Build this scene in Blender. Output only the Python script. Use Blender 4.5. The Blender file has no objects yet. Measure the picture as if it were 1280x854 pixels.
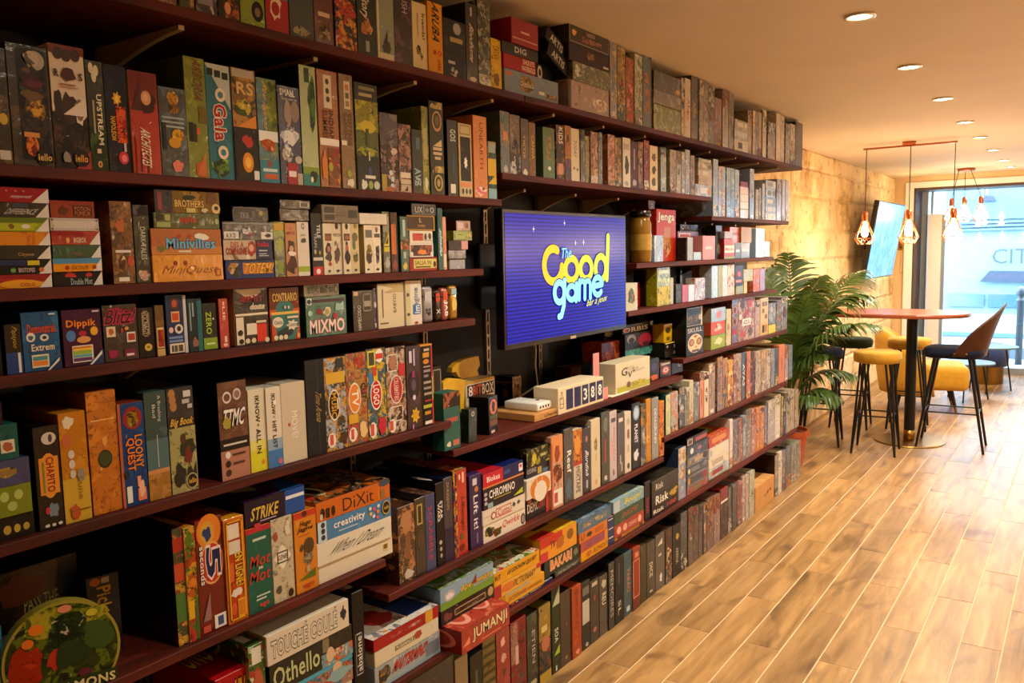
import bpy, bmesh, math, random
from mathutils import Vector, Matrix, Euler
R = random.Random(7)
scene = bpy.context.scene
COL = scene.collection

# ------------------------------------------------------------------ camera
H = 1.6                                   # eye height, metres
YAW, PITCH, ROLL, FPX = 0.60767, 0.104574, -0.021141, 1040.0
def _axes():
    cy, sy = math.cos(YAW), math.sin(YAW)
    fwd, right, up = Vector((-sy, cy, 0)), Vector((cy, sy, 0)), Vector((0, 0, 1))
    f = fwd * math.cos(PITCH) - up * math.sin(PITCH)
    u = up * math.cos(PITCH) + fwd * math.sin(PITCH)
    return (right * math.cos(ROLL) + u * math.sin(ROLL), u * math.cos(ROLL) - right * math.sin(ROLL), f)
AR, AU, AF = _axes()
cam = bpy.data.objects.new('camera', bpy.data.cameras.new('camera'))
COL.objects.link(cam)
cam.matrix_world = Matrix(((AR.x, AU.x, -AF.x, 0), (AR.y, AU.y, -AF.y, 0), (AR.z, AU.z, -AF.z, H), (0, 0, 0, 1)))
cam.data.sensor_width = 36.0
cam.data.lens = FPX / 1280 * 36
cam.data.clip_start = 0.02
scene.camera = cam

def proj(x, y, z):
    d = Vector((x, y, z - H)); w = d.dot(AF)
    return 640 + FPX * d.dot(AR) / w, 427 - FPX * d.dot(AU) / w
def ray(px, py):
    return AF * FPX + AR * (px - 640) - AU * (py - 427)
def on_y(px, py, Y):
    d = ray(px, py); d = d * (Y / d.y); return Vector((d.x, Y, d.z + H))
def on_x(px, py, X):
    d = ray(px, py); d = d * (X / d.x); return Vector((X, d.y, d.z + H))
def y_at(px, X, Z):                       # Y of the point of the line (X, *, Z) seen in column px
    k = (px - 640) / FPX; n = AR - AF * k
    return -(n.x * X + n.z * (Z - H)) / n.y
def z_at(py, X, Y):                       # Z of the point of the line (X, Y, *) seen in row py
    k = (427 - py) / FPX; n = AU - AF * k
    return H - (n.x * X + n.y * Y) / n.z

# ------------------------------------------------------------------ world, exposure
scene.view_settings.view_transform = 'Standard'
scene.view_settings.look = 'None'
scene.view_settings.gamma = 1.0
scene.view_settings.use_curve_mapping = False
scene.view_settings.exposure = 0.85
W = bpy.data.worlds.new('overcast_sky'); scene.world = W; W.use_nodes = True
bg = W.node_tree.nodes['Background']
bg.inputs['Color'].default_value = (0.74, 0.88, 1.0, 1); bg.inputs['Strength'].default_value = 13.0
scene.cycles.max_bounces = 8
scene.cycles.diffuse_bounces = 4
scene.cycles.glossy_bounces = 3
scene.cycles.transparent_max_bounces = 12
scene.cycles.sample_clamp_indirect = 6.0
scene.cycles.caustics_reflective = False
scene.cycles.caustics_refractive = False
scene.cycles.use_denoising = True

# ------------------------------------------------------------------ room constants
CEIL = 2.44
XW, XB = -2.04, -1.99          # stone wall face, black board face behind the shelves
XR, YB, YE = 3.4, -2.6, 11.4   # right wall, back wall, window wall
SPOT_E, ROW_E, PEND_FILL_E = 58.0, 22.0, 11.0
LAMP = (1.0, 0.89, 0.72)

def s2l(c):
    return c / 12.92 if c <= 0.04045 else ((c + 0.055) / 1.055) ** 2.4
def hexc(h):
    h = h.lstrip('#')
    if len(h) == 3: h = ''.join(a + a for a in h)
    return tuple(s2l(int(h[i:i + 2], 16) / 255) for i in (0, 2, 4))

# ------------------------------------------------------------------ materials
MATS = {}
def nodes(name):
    m = bpy.data.materials.new(name); m.use_nodes = True
    nt = m.node_tree; MATS[name] = m
    return m, nt, nt.nodes, nt.links, nt.nodes['Principled BSDF']
def mat(name, col, rough=0.5, metal=0.0, var=0.0, scale=8.0, bump=0.0, spec=0.5, coat=0.0, sheen=0.0, stretch=(1, 1, 1), emit=None, es=1.0):
    m, nt, N, L, P = nodes(name)
    c = hexc(col) if isinstance(col, str) else col
    P.inputs['Roughness'].default_value = rough; P.inputs['Metallic'].default_value = metal
    P.inputs['Specular IOR Level'].default_value = spec; P.inputs['Coat Weight'].default_value = coat
    P.inputs['Sheen Weight'].default_value = sheen
    P.inputs['Base Color'].default_value = (*c, 1)
    if emit:
        P.inputs['Emission Color'].default_value = (*hexc(emit), 1); P.inputs['Emission Strength'].default_value = es
    if var or bump:
        tc = N.new('ShaderNodeTexCoord'); mp = N.new('ShaderNodeMapping'); nz = N.new('ShaderNodeTexNoise')
        mp.inputs['Scale'].default_value = stretch
        nz.inputs['Scale'].default_value = scale; nz.inputs['Detail'].default_value = 6
        L.new(tc.outputs['Object'], mp.inputs['Vector']); L.new(mp.outputs['Vector'], nz.inputs['Vector'])
        if var:
            r = N.new('ShaderNodeValToRGB')
            r.color_ramp.elements[0].position = 0.3; r.color_ramp.elements[1].position = 0.7
            r.color_ramp.elements[0].color = (*[v * (1 - var) for v in c], 1)
            r.color_ramp.elements[1].color = (*[min(1, v * (1 + var)) for v in c], 1)
            L.new(nz.outputs['Fac'], r.inputs['Fac']); L.new(r.outputs['Color'], P.inputs['Base Color'])
        if bump:
            b = N.new('ShaderNodeBump'); b.inputs['Strength'].default_value = bump; b.inputs['Distance'].default_value = 0.01
            L.new(nz.outputs['Fac'], b.inputs['Height']); L.new(b.outputs['Normal'], P.inputs['Normal'])
    return m

def math_node(N, L, op, a, b=None, clamp=False):
    n = N.new('ShaderNodeMath'); n.operation = op; n.use_clamp = clamp
    for i, v in enumerate((a, b)):
        if v is None: continue
        if isinstance(v, (int, float)): n.inputs[i].default_value = v
        else: L.new(v, n.inputs[i])
    return n.outputs[0]
def mixc(N, L, f, a, b):
    n = N.new('ShaderNodeMix'); n.data_type = 'RGBA'
    for s, v in ((n.inputs[0], f), (n.inputs[6], a), (n.inputs[7], b)):
        if isinstance(v, (int, float)): s.default_value = v
        elif isinstance(v, tuple): s.default_value = (*v, 1)
        else: L.new(v, s)
    return n.outputs[2]

def make_print():
    """Printed card: base colour and two ink colours are stored on the faces; noise lays the inks out as picture-like patches."""
    m, nt, N, L, P = nodes('printed_card')
    A = {}
    for k in ('c1', 'c2', 'c3'):
        a = N.new('ShaderNodeAttribute'); a.attribute_name = k; A[k] = a
    tc = N.new('ShaderNodeTexCoord'); oi = N.new('ShaderNodeObjectInfo')
    off = N.new('ShaderNodeVectorMath'); off.operation = 'ADD'
    sc = N.new('ShaderNodeVectorMath'); sc.operation = 'SCALE'; sc.inputs[0].default_value = (37, 51, 23)
    L.new(oi.outputs['Random'], sc.inputs['Scale'])
    L.new(tc.outputs['Object'], off.inputs[0]); L.new(sc.outputs[0], off.inputs[1])
    amt = A['c1'].outputs['Alpha']; has = math_node(N, L, 'GREATER_THAN', amt, 0.02)
    def noise(scale, det, o):
        n = N.new('ShaderNodeTexNoise'); n.inputs['Scale'].default_value = scale; n.inputs['Detail'].default_value = det
        n.inputs['Roughness'].default_value = 0.55; n.inputs['Distortion'].default_value = 0.6
        v = N.new('ShaderNodeVectorMath'); v.operation = 'ADD'; v.inputs[1].default_value = (o, o * 1.7, -o)
        L.new(off.outputs[0], v.inputs[0]); L.new(v.outputs[0], n.inputs['Vector']); return n.outputs['Fac']
    def mask(n, k):
        thr = math_node(N, L, 'SUBTRACT', k, math_node(N, L, 'MULTIPLY', amt, 0.20))
        d = math_node(N, L, 'SUBTRACT', n, thr)
        return math_node(N, L, 'MULTIPLY', math_node(N, L, 'MULTIPLY', d, 34.0, True), has)
    n1, n2, n3 = noise(26, 3.5, 0), noise(46, 4, 5), noise(105, 3, 11)
    c = mixc(N, L, mask(n1, 0.66), A['c1'].outputs['Color'], A['c2'].outputs['Color'])
    c = mixc(N, L, mask(n2, 0.70), c, A['c3'].outputs['Color'])
    dk = N.new('ShaderNodeMix'); dk.data_type = 'RGBA'; dk.blend_type = 'MULTIPLY'
    L.new(math_node(N, L, 'MULTIPLY', mask(n3, 0.72), 0.7), dk.inputs[0]); L.new(c, dk.inputs[6]); dk.inputs[7].default_value = (0.25, 0.22, 0.2, 1)
    n4 = noise(70, 2, 19)
    lt = mixc(N, L, math_node(N, L, 'MULTIPLY', mask(n4, 0.86), 0.6), dk.outputs[2], (0.75, 0.68, 0.5))
    L.new(lt, P.inputs['Base Color'])
    P.inputs['Roughness'].default_value = 0.36
    wrap = A['c3'].outputs['Alpha']
    P.inputs['Specular IOR Level'].default_value = 0.28
    L.new(math_node(N, L, 'MULTIPLY', math_node(N, L, 'SUBTRACT', wrap, 0.3, True), 1.5, True), P.inputs['Coat Weight']); P.inputs['Coat Roughness'].default_value = 0.16
    b = N.new('ShaderNodeBump'); b.inputs['Distance'].default_value = 0.004
    L.new(math_node(N, L, 'MULTIPLY', wrap, 0.5), b.inputs['Strength'])
    w = N.new('ShaderNodeTexNoise'); w.inputs['Scale'].default_value = 38; w.inputs['Detail'].default_value = 4; w.inputs['Distortion'].default_value = 1.5
    L.new(off.outputs[0], w.inputs['Vector']); L.new(w.outputs['Fac'], b.inputs['Height']); L.new(b.outputs['Normal'], P.inputs['Coat Normal'])
    return m
PRINT = make_print()

def make_wood(name, dark, light, rough, axis='Y', grain=18, coat=0.0, per_object=0.0, knots=False):
    m, nt, N, L, P = nodes(name)
    tc = N.new('ShaderNodeTexCoord'); mp = N.new('ShaderNodeMapping'); oi = N.new('ShaderNodeObjectInfo')
    mp.inputs['Scale'].default_value = {'Y': (1, 0.10, 1), 'X': (0.10, 1, 1), 'Z': (1, 1, 0.1)}[axis]
    sc = N.new('ShaderNodeVectorMath'); sc.operation = 'SCALE'; sc.inputs[0].default_value = (31, 17, 7)
    ad = N.new('ShaderNodeVectorMath'); ad.operation = 'ADD'
    L.new(oi.outputs['Random'], sc.inputs['Scale']); L.new(tc.outputs['Object'], ad.inputs[0]); L.new(sc.outputs[0], ad.inputs[1])
    L.new(ad.outputs[0], mp.inputs['Vector'])
    n = N.new('ShaderNodeTexNoise'); n.inputs['Scale'].default_value = grain; n.inputs['Detail'].default_value = 8; n.inputs['Roughness'].default_value = 0.62; n.inputs['Distortion'].default_value = 0.8
    L.new(mp.outputs['Vector'], n.inputs['Vector'])
    r = N.new('ShaderNodeValToRGB'); r.color_ramp.elements[0].position = 0.30; r.color_ramp.elements[1].position = 0.68
    r.color_ramp.elements[0].color = (*hexc(dark), 1); r.color_ramp.elements[1].color = (*hexc(light), 1)
    L.new(n.outputs['Fac'], r.inputs['Fac'])
    out = r.outputs['Color']
    if knots:
        mp2 = N.new('ShaderNodeMapping'); mp2.inputs['Scale'].default_value = (1, 0.45, 1)
        L.new(ad.outputs[0], mp2.inputs['Vector'])
        k = N.new('ShaderNodeTexNoise'); k.inputs['Scale'].default_value = 5.0; k.inputs['Detail'].default_value = 3; k.inputs['Distortion'].default_value = 1.2
        L.new(mp2.outputs['Vector'], k.inputs['Vector'])
        kr = N.new('ShaderNodeValToRGB'); kr.color_ramp.elements[0].position = 0.56; kr.color_ramp.elements[1].position = 0.74
        kr.color_ramp.elements[0].color = (0, 0, 0, 1); kr.color_ramp.elements[1].color = (1, 1, 1, 1)
        L.new(k.outputs['Fac'], kr.inputs['Fac'])
        out = mixc(N, L, math_node(N, L, 'MULTIPLY', kr.outputs['Color'], 0.75), out, hexc('#4d3215'))
    if per_object:
        hs = N.new('ShaderNodeHueSaturation')
        v = math_node(N, L, 'ADD', 1 - per_object / 2, math_node(N, L, 'MULTIPLY', oi.outputs['Random'], per_object))
        L.new(v, hs.inputs['Value']); L.new(out, hs.inputs['Color']); out = hs.outputs['Color']
    L.new(out, P.inputs['Base Color'])
    P.inputs['Roughness'].default_value = rough; P.inputs['Coat Weight'].default_value = coat; P.inputs['Specular IOR Level'].default_value = 0.25 if rough > .55 else 0.5
    b = N.new('ShaderNodeBump'); b.inputs['Strength'].default_value = 0.10; b.inputs['Distance'].default_value = 0.004
    L.new(n.outputs['Fac'], b.inputs['Height']); L.new(b.outputs['Normal'], P.inputs['Normal'])
    return m
SHELFWOOD = make_wood('mahogany_stain', '#2c0c06', '#621f10', 0.6, 'Y', 22, 0.0)
PLANK = make_wood('oak_look_plank', '#79572c', '#b88f58', 0.36, 'Y', 16, 0.0, 0.32, True)
TABLEWOOD = make_wood('table_wood', '#7a3a24', '#a85a3c', 0.35, 'X', 10, 0.2)
BLACKWALL = mat('black_wall_paint', '#17161a', 0.7, var=0.3, scale=3)
PLASTER = mat('cream_plaster', '#d9bd92', 0.8, var=0.06, scale=3, bump=0.05)
CEILM = mat('ceiling_paint', '#dfcfb4', 0.75, var=0.05, scale=1.5)
SIDEWALL = mat('warm_wall_paint', '#c9a678', 0.8, var=0.05, scale=2)
GROUT = mat('pale_grout', '#dcc09a', 0.85, var=0.12, scale=20)
WHITE = mat('white_frame', '#eef0f0', 0.4)
GREYF = mat('grey_frame', '#8d97a2', 0.4, 0.2)
BROWNF = mat('brown_frame', '#4b3a30', 0.5)
RAILM = mat('rail_steel', '#b49f86', 0.4, 0.7, var=0.2, scale=30)
BRACKM = mat('bracket_enamel', '#d3b58c', 0.45, 0.1)
BLACKM = mat('black_metal', '#141416', 0.4, 0.3)
BLACKP = mat('black_plastic', '#0c0c0e', 0.25)
BRASS = mat('brass', '#8f6f38', 0.32, 1.0)
COPPER = mat('copper', '#c7764f', 0.3, 1.0, var=0.1, scale=20)
CORD = mat('black_cord', '#1b1412', 0.6)
YVEL = mat('mustard_velvet', '#b98d1a', 0.8, var=0.10, scale=25, sheen=0.15, bump=0.1)
NVEL = mat('navy_velvet', '#10162c', 0.85, var=0.15, scale=25, sheen=0.05, spec=.2, bump=0.1)
GVEL = mat('green_velvet', '#26371f', 0.85, var=0.15, scale=25, sheen=0.05, spec=.2, bump=0.1)
BVEL = mat('blue_velvet', '#1d3a78', 0.8, var=0.15, scale=25, sheen=0.4)
LEATHER = mat('brown_leather', '#3a150d', 0.42, var=0.25, scale=12, bump=0.1)
TERRA = mat('terracotta', '#b4552f', 0.7, var=0.15, scale=10)
SOIL = mat('soil', '#2a1c12', 0.95, var=0.4, scale=40, bump=0.5)
LEAF = mat('palm_leaf', '#456024', 0.38, var=0.35, scale=9, spec=0.5)
LEAFY = mat('moss_leaf', '#7d8a1e', 0.6, var=0.3, scale=20)
KRAFT = mat('kraft_card', '#b98548', 0.75, var=0.08, scale=30)
PALEW = mat('birch_ply', '#d9c7a4', 0.6, var=0.06, scale=15, stretch=(1, .2, 1))
ROUTERW = mat('white_plastic', '#e4e2dc', 0.35)

# ------------------------------------------------------------------ mesh helpers
class MB:
    def __init__(self): self.v = []; self.f = []; self.c = []; self.m = []; self.mat = 0
    def quad(self, pts, col=None):
        n = len(self.v); self.v += [tuple(p) for p in pts]; self.f.append(tuple(range(n, n + len(pts)))); self.c.append(col); self.m.append(self.mat)
    def box(self, x0, x1, y0, y1, z0, z1, col=None):
        p = [(x, y, z) for x in (x0, x1) for y in (y0, y1) for z in (z0, z1)]
        for q in ((0, 1, 3, 2), (4, 6, 7, 5), (0, 4, 5, 1), (2, 3, 7, 6), (0, 2, 6, 4), (1, 5, 7, 3)):
            self.quad([p[i] for i in q], col)
    def tube(self, pts, r, n=8, cap=True):
        pts = [Vector(p) for p in pts]; rs = r if isinstance(r, (list, tuple)) else [r] * len(pts)
        rings = []; base = len(self.v); up = None
        for i, p in enumerate(pts):
            t = (pts[min(i + 1, len(pts) - 1)] - pts[max(i - 1, 0)]).normalized()
            a = Vector((0, 0, 1)) if abs(t.z) < 0.95 else Vector((1, 0, 0))
            s = t.cross(a).normalized(); u = s.cross(t)
            for k in range(n):
                an = 2 * math.pi * k / n
                self.v.append(tuple(p + (s * math.cos(an) + u * math.sin(an)) * rs[i]))
        for i in range(len(pts) - 1):
            for k in range(n):
                a, b = base + i * n + k, base + i * n + (k + 1) % n
                self.f.append((a, b, b + n, a + n)); self.c.append(None); self.m.append(self.mat)
        if cap:
            self.f.append(tuple(base + k for k in reversed(range(n)))); self.c.append(None); self.m.append(self.mat)
            e = base + (len(pts) - 1) * n
            self.f.append(tuple(e + k for k in range(n))); self.c.append(None); self.m.append(self.mat)
    def lathe(self, prof, n=32, c=(0, 0), cap=True, sx=1.0, sy=1.0):
        base = len(self.v)
        for r, z in prof:
            for k in range(n):
                a = 2 * math.pi * k / n
                self.v.append((c[0] + r * math.cos(a) * sx, c[1] + r * math.sin(a) * sy, z))
        for i in range(len(prof) - 1):
            for k in range(n):
                a, b = base + i * n + k, base + i * n + (k + 1) % n
                self.f.append((a, b, b + n, a + n)); self.c.append(None); self.m.append(self.mat)
        if cap:
            self.f.append(tuple(base + k for k in reversed(range(n)))); self.c.append(None); self.m.append(self.mat)
            e = base + (len(prof) - 1) * n
            self.f.append(tuple(e + k for k in range(n))); self.c.append(None); self.m.append(self.mat)
    def mesh(self, name, mats, smooth=False):
        me = bpy.data.meshes.new(name); me.from_pydata(self.v, [], self.f)
        for m in (mats if isinstance(mats, (list, tuple)) else [mats]): me.materials.append(m)
        if any(self.m): me.polygons.foreach_set('material_index', self.m)
        if any(c is not None for c in self.c): paint(me, self.c)
        if smooth: me.polygons.foreach_set('use_smooth', [True] * len(me.polygons))
        me.update(); return me
    def obj(self, name, mats, parent=None, loc=None, smooth=False):
        return link(name, self.mesh(name, mats, smooth), parent, loc)
def paint(me, cols):
    for i, k in enumerate(('c1', 'c2', 'c3')):
        at = me.attributes.new(k, 'FLOAT_COLOR', 'CORNER'); buf = []
        for p, c in zip(me.polygons, cols):
            buf += list(c[i]) * p.loop_total
        at.data.foreach_set('color', buf)
def flat(h, wrap=0.25):
    c = hexc(h); return ((*c, 0.0), (*c, 0.0), (*c, wrap))
def link(name, data, parent=None, loc=None):
    o = bpy.data.objects.new(name, data); COL.objects.link(o)
    if parent: o.parent = parent
    if loc is not None: o.location = loc
    return o
LABELS = {}
def tag(o, label, cat, group=None):
    o['label'] = label; o['category'] = cat
    if group: o['group'] = group
    return o
def empty(name, loc, label, cat, group=None, rz=0):
    o = link(name, None, None, loc); o.empty_display_size = 0.1; o.rotation_euler.z = rz
    return tag(o, label, cat, group)
def struct(o):
    o['kind'] = 'structure'; return o
def bevel_box(name, sx, sy, sz, bev, mats, parent=None, loc=(0, 0, 0), seg=2, smooth=False):
    bm = bmesh.new(); bmesh.ops.create_cube(bm, size=1)
    for v in bm.verts: v.co = Vector((v.co.x * sx, v.co.y * sy, v.co.z * sz))
    if bev: bmesh.ops.bevel(bm, geom=bm.edges[:], offset=bev, segments=seg, profile=0.5, affect='EDGES')
    me = bpy.data.meshes.new(name); bm.to_mesh(me); bm.free()
    for m in (mats if isinstance(mats, (list, tuple)) else [mats]): me.materials.append(m)
    if smooth: me.polygons.foreach_set('use_smooth', [True] * len(me.polygons))
    return link(name, me, parent, loc)

FONT = {}
def glyphs(txt, bold, base=None):
    base = bold if base is None else base
    key = (txt, bold, base)
    if key not in FONT:
        cu = bpy.data.curves.new('lettering', 'FONT'); cu.body = txt; cu.size = 1; cu.resolution_u = 2; cu.offset = bold; cu.fill_mode = 'FRONT'
        cu.space_character = 1.0 + base * 3
        o = bpy.data.objects.new('lettering', cu); me = bpy.data.meshes.new_from_object(o)
        vs = [v.co.copy() for v in me.vertices]; fs = [tuple(p.vertices) for p in me.polygons]
        bpy.data.objects.remove(o); bpy.data.curves.remove(cu); bpy.data.meshes.remove(me)
        FONT[key] = (vs, fs)
    return FONT[key]
def put_text(mb, txt, fr, rect, col, rot='', out=None, bold=0.022, off=0.0009, shear=0.0, gap=0.0003):
    """Letters fitted into rect (fractions) of the face frame fr = (origin, U, V, normal)."""
    O, U, V, Nn = fr; u0, v0, u1, v1 = rect
    for b, c, o in (((bold + 0.04, out, off - gap),) if out else ()) + ((bold, col, off),):
        vs, fs = glyphs(txt, b, bold)
        ref = glyphs(txt, bold)[0]
        if not ref: return
        xs = [p.x for p in ref]; ys = [p.y for p in ref]
        x0, x1, y0, y1 = min(xs), max(xs), min(ys), max(ys); sx, sy = 1 / max(1e-6, x1 - x0), 1 / max(1e-6, y1 - y0)
        n = len(mb.v)
        for p in vs:
            a, d = (p.x - x0) * sx, (p.y - y0) * sy
            a += shear * (d - .5)
            if rot == 'd': a, d = d, 1 - a
            elif rot == 'u': a, d = 1 - d, a
            q = O + U * (u0 + a * (u1 - u0)) + V * (v0 + d * (v1 - v0)) + Nn * o
            mb.v.append(tuple(q))
        for f in fs:
            mb.f.append(tuple(i + n for i in f)); mb.c.append(flat(c) if isinstance(c, str) else c); mb.m.append(mb.mat)

# ================================================================== the room
def sbox(name, x0, x1, y0, y1, z0, z1, m, parent=None):
    mb = MB(); mb.box(x0, x1, y0, y1, z0, z1); o = mb.obj(name, m, parent)
    if parent is None: struct(o)
    return o
YG = YE + 0.45
floor = sbox('floor', -2.3, XR + .2, YB - .2, YG + .1, -0.12, -0.002, GROUT)
TW, TL, GR = 0.1466, 0.905, 0.005
_pm = {}
def plank_mesh(length):
    k = round(length, 3)
    if k not in _pm:
        mb = MB(); a, b, c = (TW - GR) / 2, length / 2, 0.0008
        p = [(-a, -b), (a, -b), (a, b), (-a, b)]; q = [(-a + c, -b + c), (a - c, -b + c), (a - c, b - c), (-a + c, b - c)]
        mb.quad([(x, y, 0) for x, y in q])
        for i in range(4):
            j = (i + 1) % 4
            mb.quad([(*p[i], -.0008), (*p[j], -.0008), (*q[j], 0), (*q[i], 0)])
            mb.quad([(*p[i], -.002), (*p[j], -.002), (*p[j], -.0008), (*p[i], -.0008)])
        _pm[k] = mb.mesh('plank', PLANK)
    return _pm[k]
rest = MB()
for k in range(-4, 34):
    xc = -1.542 + TW * (k + .5)
    if xc > XR: break
    y = 2.755 - 6 * TL + (0.45 if k % 2 else 0.0)
    while y < YG:
        y0, y1 = max(y, YB), min(y + TL, YG)
        if y1 - y0 > 0.06:
            vis = (-4 <= k <= 11 and y1 > (2.0 if k >= -1 else 5.3)) and (xc < 0.15 * y0 - 0.2 or k < 6)
            if vis:
                o = link('plank', plank_mesh(y1 - y0 - GR), floor, (xc, (y0 + y1) / 2, 0))
            else:
                a, b = (TW - GR) / 2, (y1 - y0 - GR) / 2; c = (y0 + y1) / 2
                rest.quad([(xc - a, c - b, -.0002), (xc + a, c - b, -.0002), (xc + a, c + b, -.0002), (xc - a, c + b, -.0002)])
        y += TL
o = rest.obj('planks', PLANK, floor); o['kind'] = 'stuff'

ceiling = sbox('ceiling', -2.3, XR + .2, YB - .2, YE + .6, CEIL, CEIL + .12, CEILM)
sbox('wall_back', -2.3, XR + .2, YB - .2, YB, -.12, CEIL, SIDEWALL)
sbox('wall_right', XR, XR + .2, YB, YE + .6, -.12, CEIL, SIDEWALL)
sbox('wall_shelving', -2.3, XB, YB, 5.78, -.12, CEIL, BLACKWALL)

# ---- stone wall: mortar bed and single blocks
def stone_mat():
    m, nt, N, L, P = nodes('limestone')
    tc = N.new('ShaderNodeTexCoord'); oi = N.new('ShaderNodeObjectInfo')
    n = N.new('ShaderNodeTexNoise'); n.inputs['Scale'].default_value = 3.2; n.inputs['Detail'].default_value = 9; n.inputs['Roughness'].default_value = 0.65
    ad = N.new('ShaderNodeVectorMath'); ad.operation = 'ADD'; L.new(tc.outputs['Object'], ad.inputs[0]); L.new(oi.outputs['Location'], ad.inputs[1])
    L.new(ad.outputs[0], n.inputs['Vector'])
    r = N.new('ShaderNodeValToRGB'); e = r.color_ramp.elements
    e[0].position = 0.30; e[0].color = (*hexc('#ad8a54'), 1); e[1].position = 0.72; e[1].color = (*hexc('#f2dfb8'), 1)
    k = e.new(0.48); k.color = (*hexc('#e6c892'), 1)
    L.new(n.outputs['Fac'], r.inputs['Fac'])
    n2 = N.new('ShaderNodeTexNoise'); n2.inputs['Scale'].default_value = 13; n2.inputs['Detail'].default_value = 5
    L.new(ad.outputs[0], n2.inputs['Vector'])
    pr = N.new('ShaderNodeValToRGB'); pr.color_ramp.elements[0].position = 0.60; pr.color_ramp.elements[1].position = 0.68
    L.new(n2.outputs['Fac'], pr.inputs['Fac'])
    c = mixc(N, L, math_node(N, L, 'MULTIPLY', pr.outputs['Color'], 0.55), r.outputs['Color'], hexc('#8a6536'))
    L.new(c, P.inputs['Base Color']); P.inputs['Roughness'].default_value = 0.9
    b = N.new('ShaderNodeBump'); b.inputs['Strength'].default_value = 0.6; b.inputs['Distance'].default_value = 0.02
    L.new(math_node(N, L, 'SUBTRACT', n.outputs['Fac'], math_node(N, L, 'MULTIPLY', pr.outputs['Color'], .4)), b.inputs['Height']); L.new(b.outputs['Normal'], P.inputs['Normal'])
    return m
STONE = stone_mat()
MORTAR = mat('lime_mortar', '#e8cd9c', 0.95, var=0.15, scale=9, bump=0.4)
wall_left = sbox('wall_left', -2.3, XW - .012, 5.78, YE + .6, -.12, CEIL, MORTAR)
RS = random.Random(3)
def stone(y0, y1, z0, z1):
    mb = MB(); ny, nz = 6, 4; pr = RS.uniform(-.004, .007); g = 0.004
    y0 += g; y1 -= g; z0 += g * .8; z1 -= g * .8
    grid = []
    for j in range(nz + 1):
        row = []
        for i in range(ny + 1):
            e = (i in (0, ny)) or (j in (0, nz))
            x = XW - .009 if e else XW + pr + RS.uniform(-.005, .005)
            fy = i / ny if i in (0, ny) else (0.07 + 0.86 * (i - 1) / (ny - 2))
            fz = j / nz if j in (0, nz) else (0.10 + 0.80 * (j - 1) / (nz - 2))
            row.append((x, y0 + (y1 - y0) * fy + (0 if i in (0, ny) and False else RS.uniform(-.006, .006)), z0 + (z1 - z0) * fz + RS.uniform(-.005, .005)))
        grid.append(row)
    for j in range(nz):
        for i in range(ny):
            mb.quad([grid[j][i], grid[j][i + 1], grid[j + 1][i + 1], grid[j + 1][i]])
    mb.obj('stone', STONE, wall_left, smooth=True)
z = 0.0
while z < CEIL - .05:
    hgt = RS.uniform(.20, .30)
    if z + hgt > CEIL - .14: hgt = CEIL - z
    y = 6.0 - RS.uniform(0, .3)
    while y < YE:
        w = RS.uniform(.32, .68); y1 = min(y + w, YE)
        if YE - y1 < .18: y1 = YE
        stone(max(y, 5.79), y1, z, z + hgt); y = y1
    z += hgt

# ---- window wall at the far end
we = struct(link('wall_front', None)); we.location = (0, YE, 0)
def epart(name, x0, x1, y0, y1, z0, z1, m, parent):
    mb = MB(); L0 = parent.location if parent.parent is None else Vector((0, 0, 0))
    mb.box(x0 - L0.x, x1 - L0.x, y0 - L0.y, y1 - L0.y, z0 - L0.z, z1 - L0.z); return mb.obj(name, m, parent)
OPX0, OPX1, OPZ = -1.83, 2.9, 2.305
epart('pier', -2.06, OPX0, YE, YE + .6, 0, CEIL, PLASTER, we)
epart('pier', OPX1, XR, YE, YE + .6, 0, CEIL, PLASTER, we)
epart('lintel', OPX0, OPX1, YE, YE + .6, OPZ, CEIL, PLASTER, we)
epart('picture_rail', -2.03, -1.93, YE - .012, YE, 2.30, 2.32, PLASTER, we)
win = struct(link('window_1', None)); win.location = (0, YG, 0)
epart('casing', -1.925, OPX0, YE - .02, YE - .001, 0, OPZ + .07, WHITE, win)
epart('casing', OPX0, OPX1, YE - .02, YE - .001, OPZ, OPZ + .07, WHITE, win)
epart('jamb', OPX0, OPX0 + .02, YE, YG + .08, 0, OPZ, BROWNF, win)
epart('head_frame', OPX0, OPX1, YE, YG + .08, OPZ - .03, OPZ, BROWNF, win)
epart('stile', -1.80, -1.735, YG - .02, YG + .06, 0, OPZ - .03, GREYF, win)
epart('post', -1.715, -1.56, YG - .10, YG + .05, 0, 1.99, WHITE, win)
epart('post', -1.70, -1.675, YG - .02, YG + .05, 1.99, OPZ - .03, GREYF, win)
epart('stile', -1.56, -1.53, YG - .03, YG + .05, 0, 1.98, GREYF, win)
for xm in (0.35, 1.7): epart('mullion', xm, xm + .06, YG - .03, YG + .05, 0, OPZ - .03, GREYF, win)
epart('threshold', -1.53, OPX1, YG - .05, YG + .08, 0, .075, GREYF, win)
def glass_mat():
    m = bpy.data.materials.new('window_glass'); m.use_nodes = True; N, L = m.node_tree.nodes, m.node_tree.links
    N.remove(N['Principled BSDF']); o = N['Material Output']
    t = N.new('ShaderNodeBsdfTransparent'); g = N.new('ShaderNodeBsdfGlossy'); g.inputs['Roughness'].default_value = 0.01
    f = N.new('ShaderNodeFresnel'); f.inputs['IOR'].default_value = 1.5; mx = N.new('ShaderNodeMixShader')
    t.inputs['Color'].default_value = (.93, .98, 1, 1)
    L.new(f.outputs[0], mx.inputs[0]); L.new(t.outputs[0], mx.inputs[1]); L.new(g.outputs[0], mx.inputs[2]); L.new(mx.outputs[0], o.inputs['Surface'])
    return m
GLASS = glass_mat()
for a, b in ((-1.53, 0.35), (0.41, 1.70), (1.76, 2.9)):
    epart('pane', a, b, YG, YG + .008, .075, OPZ - .03, GLASS, win)
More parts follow.
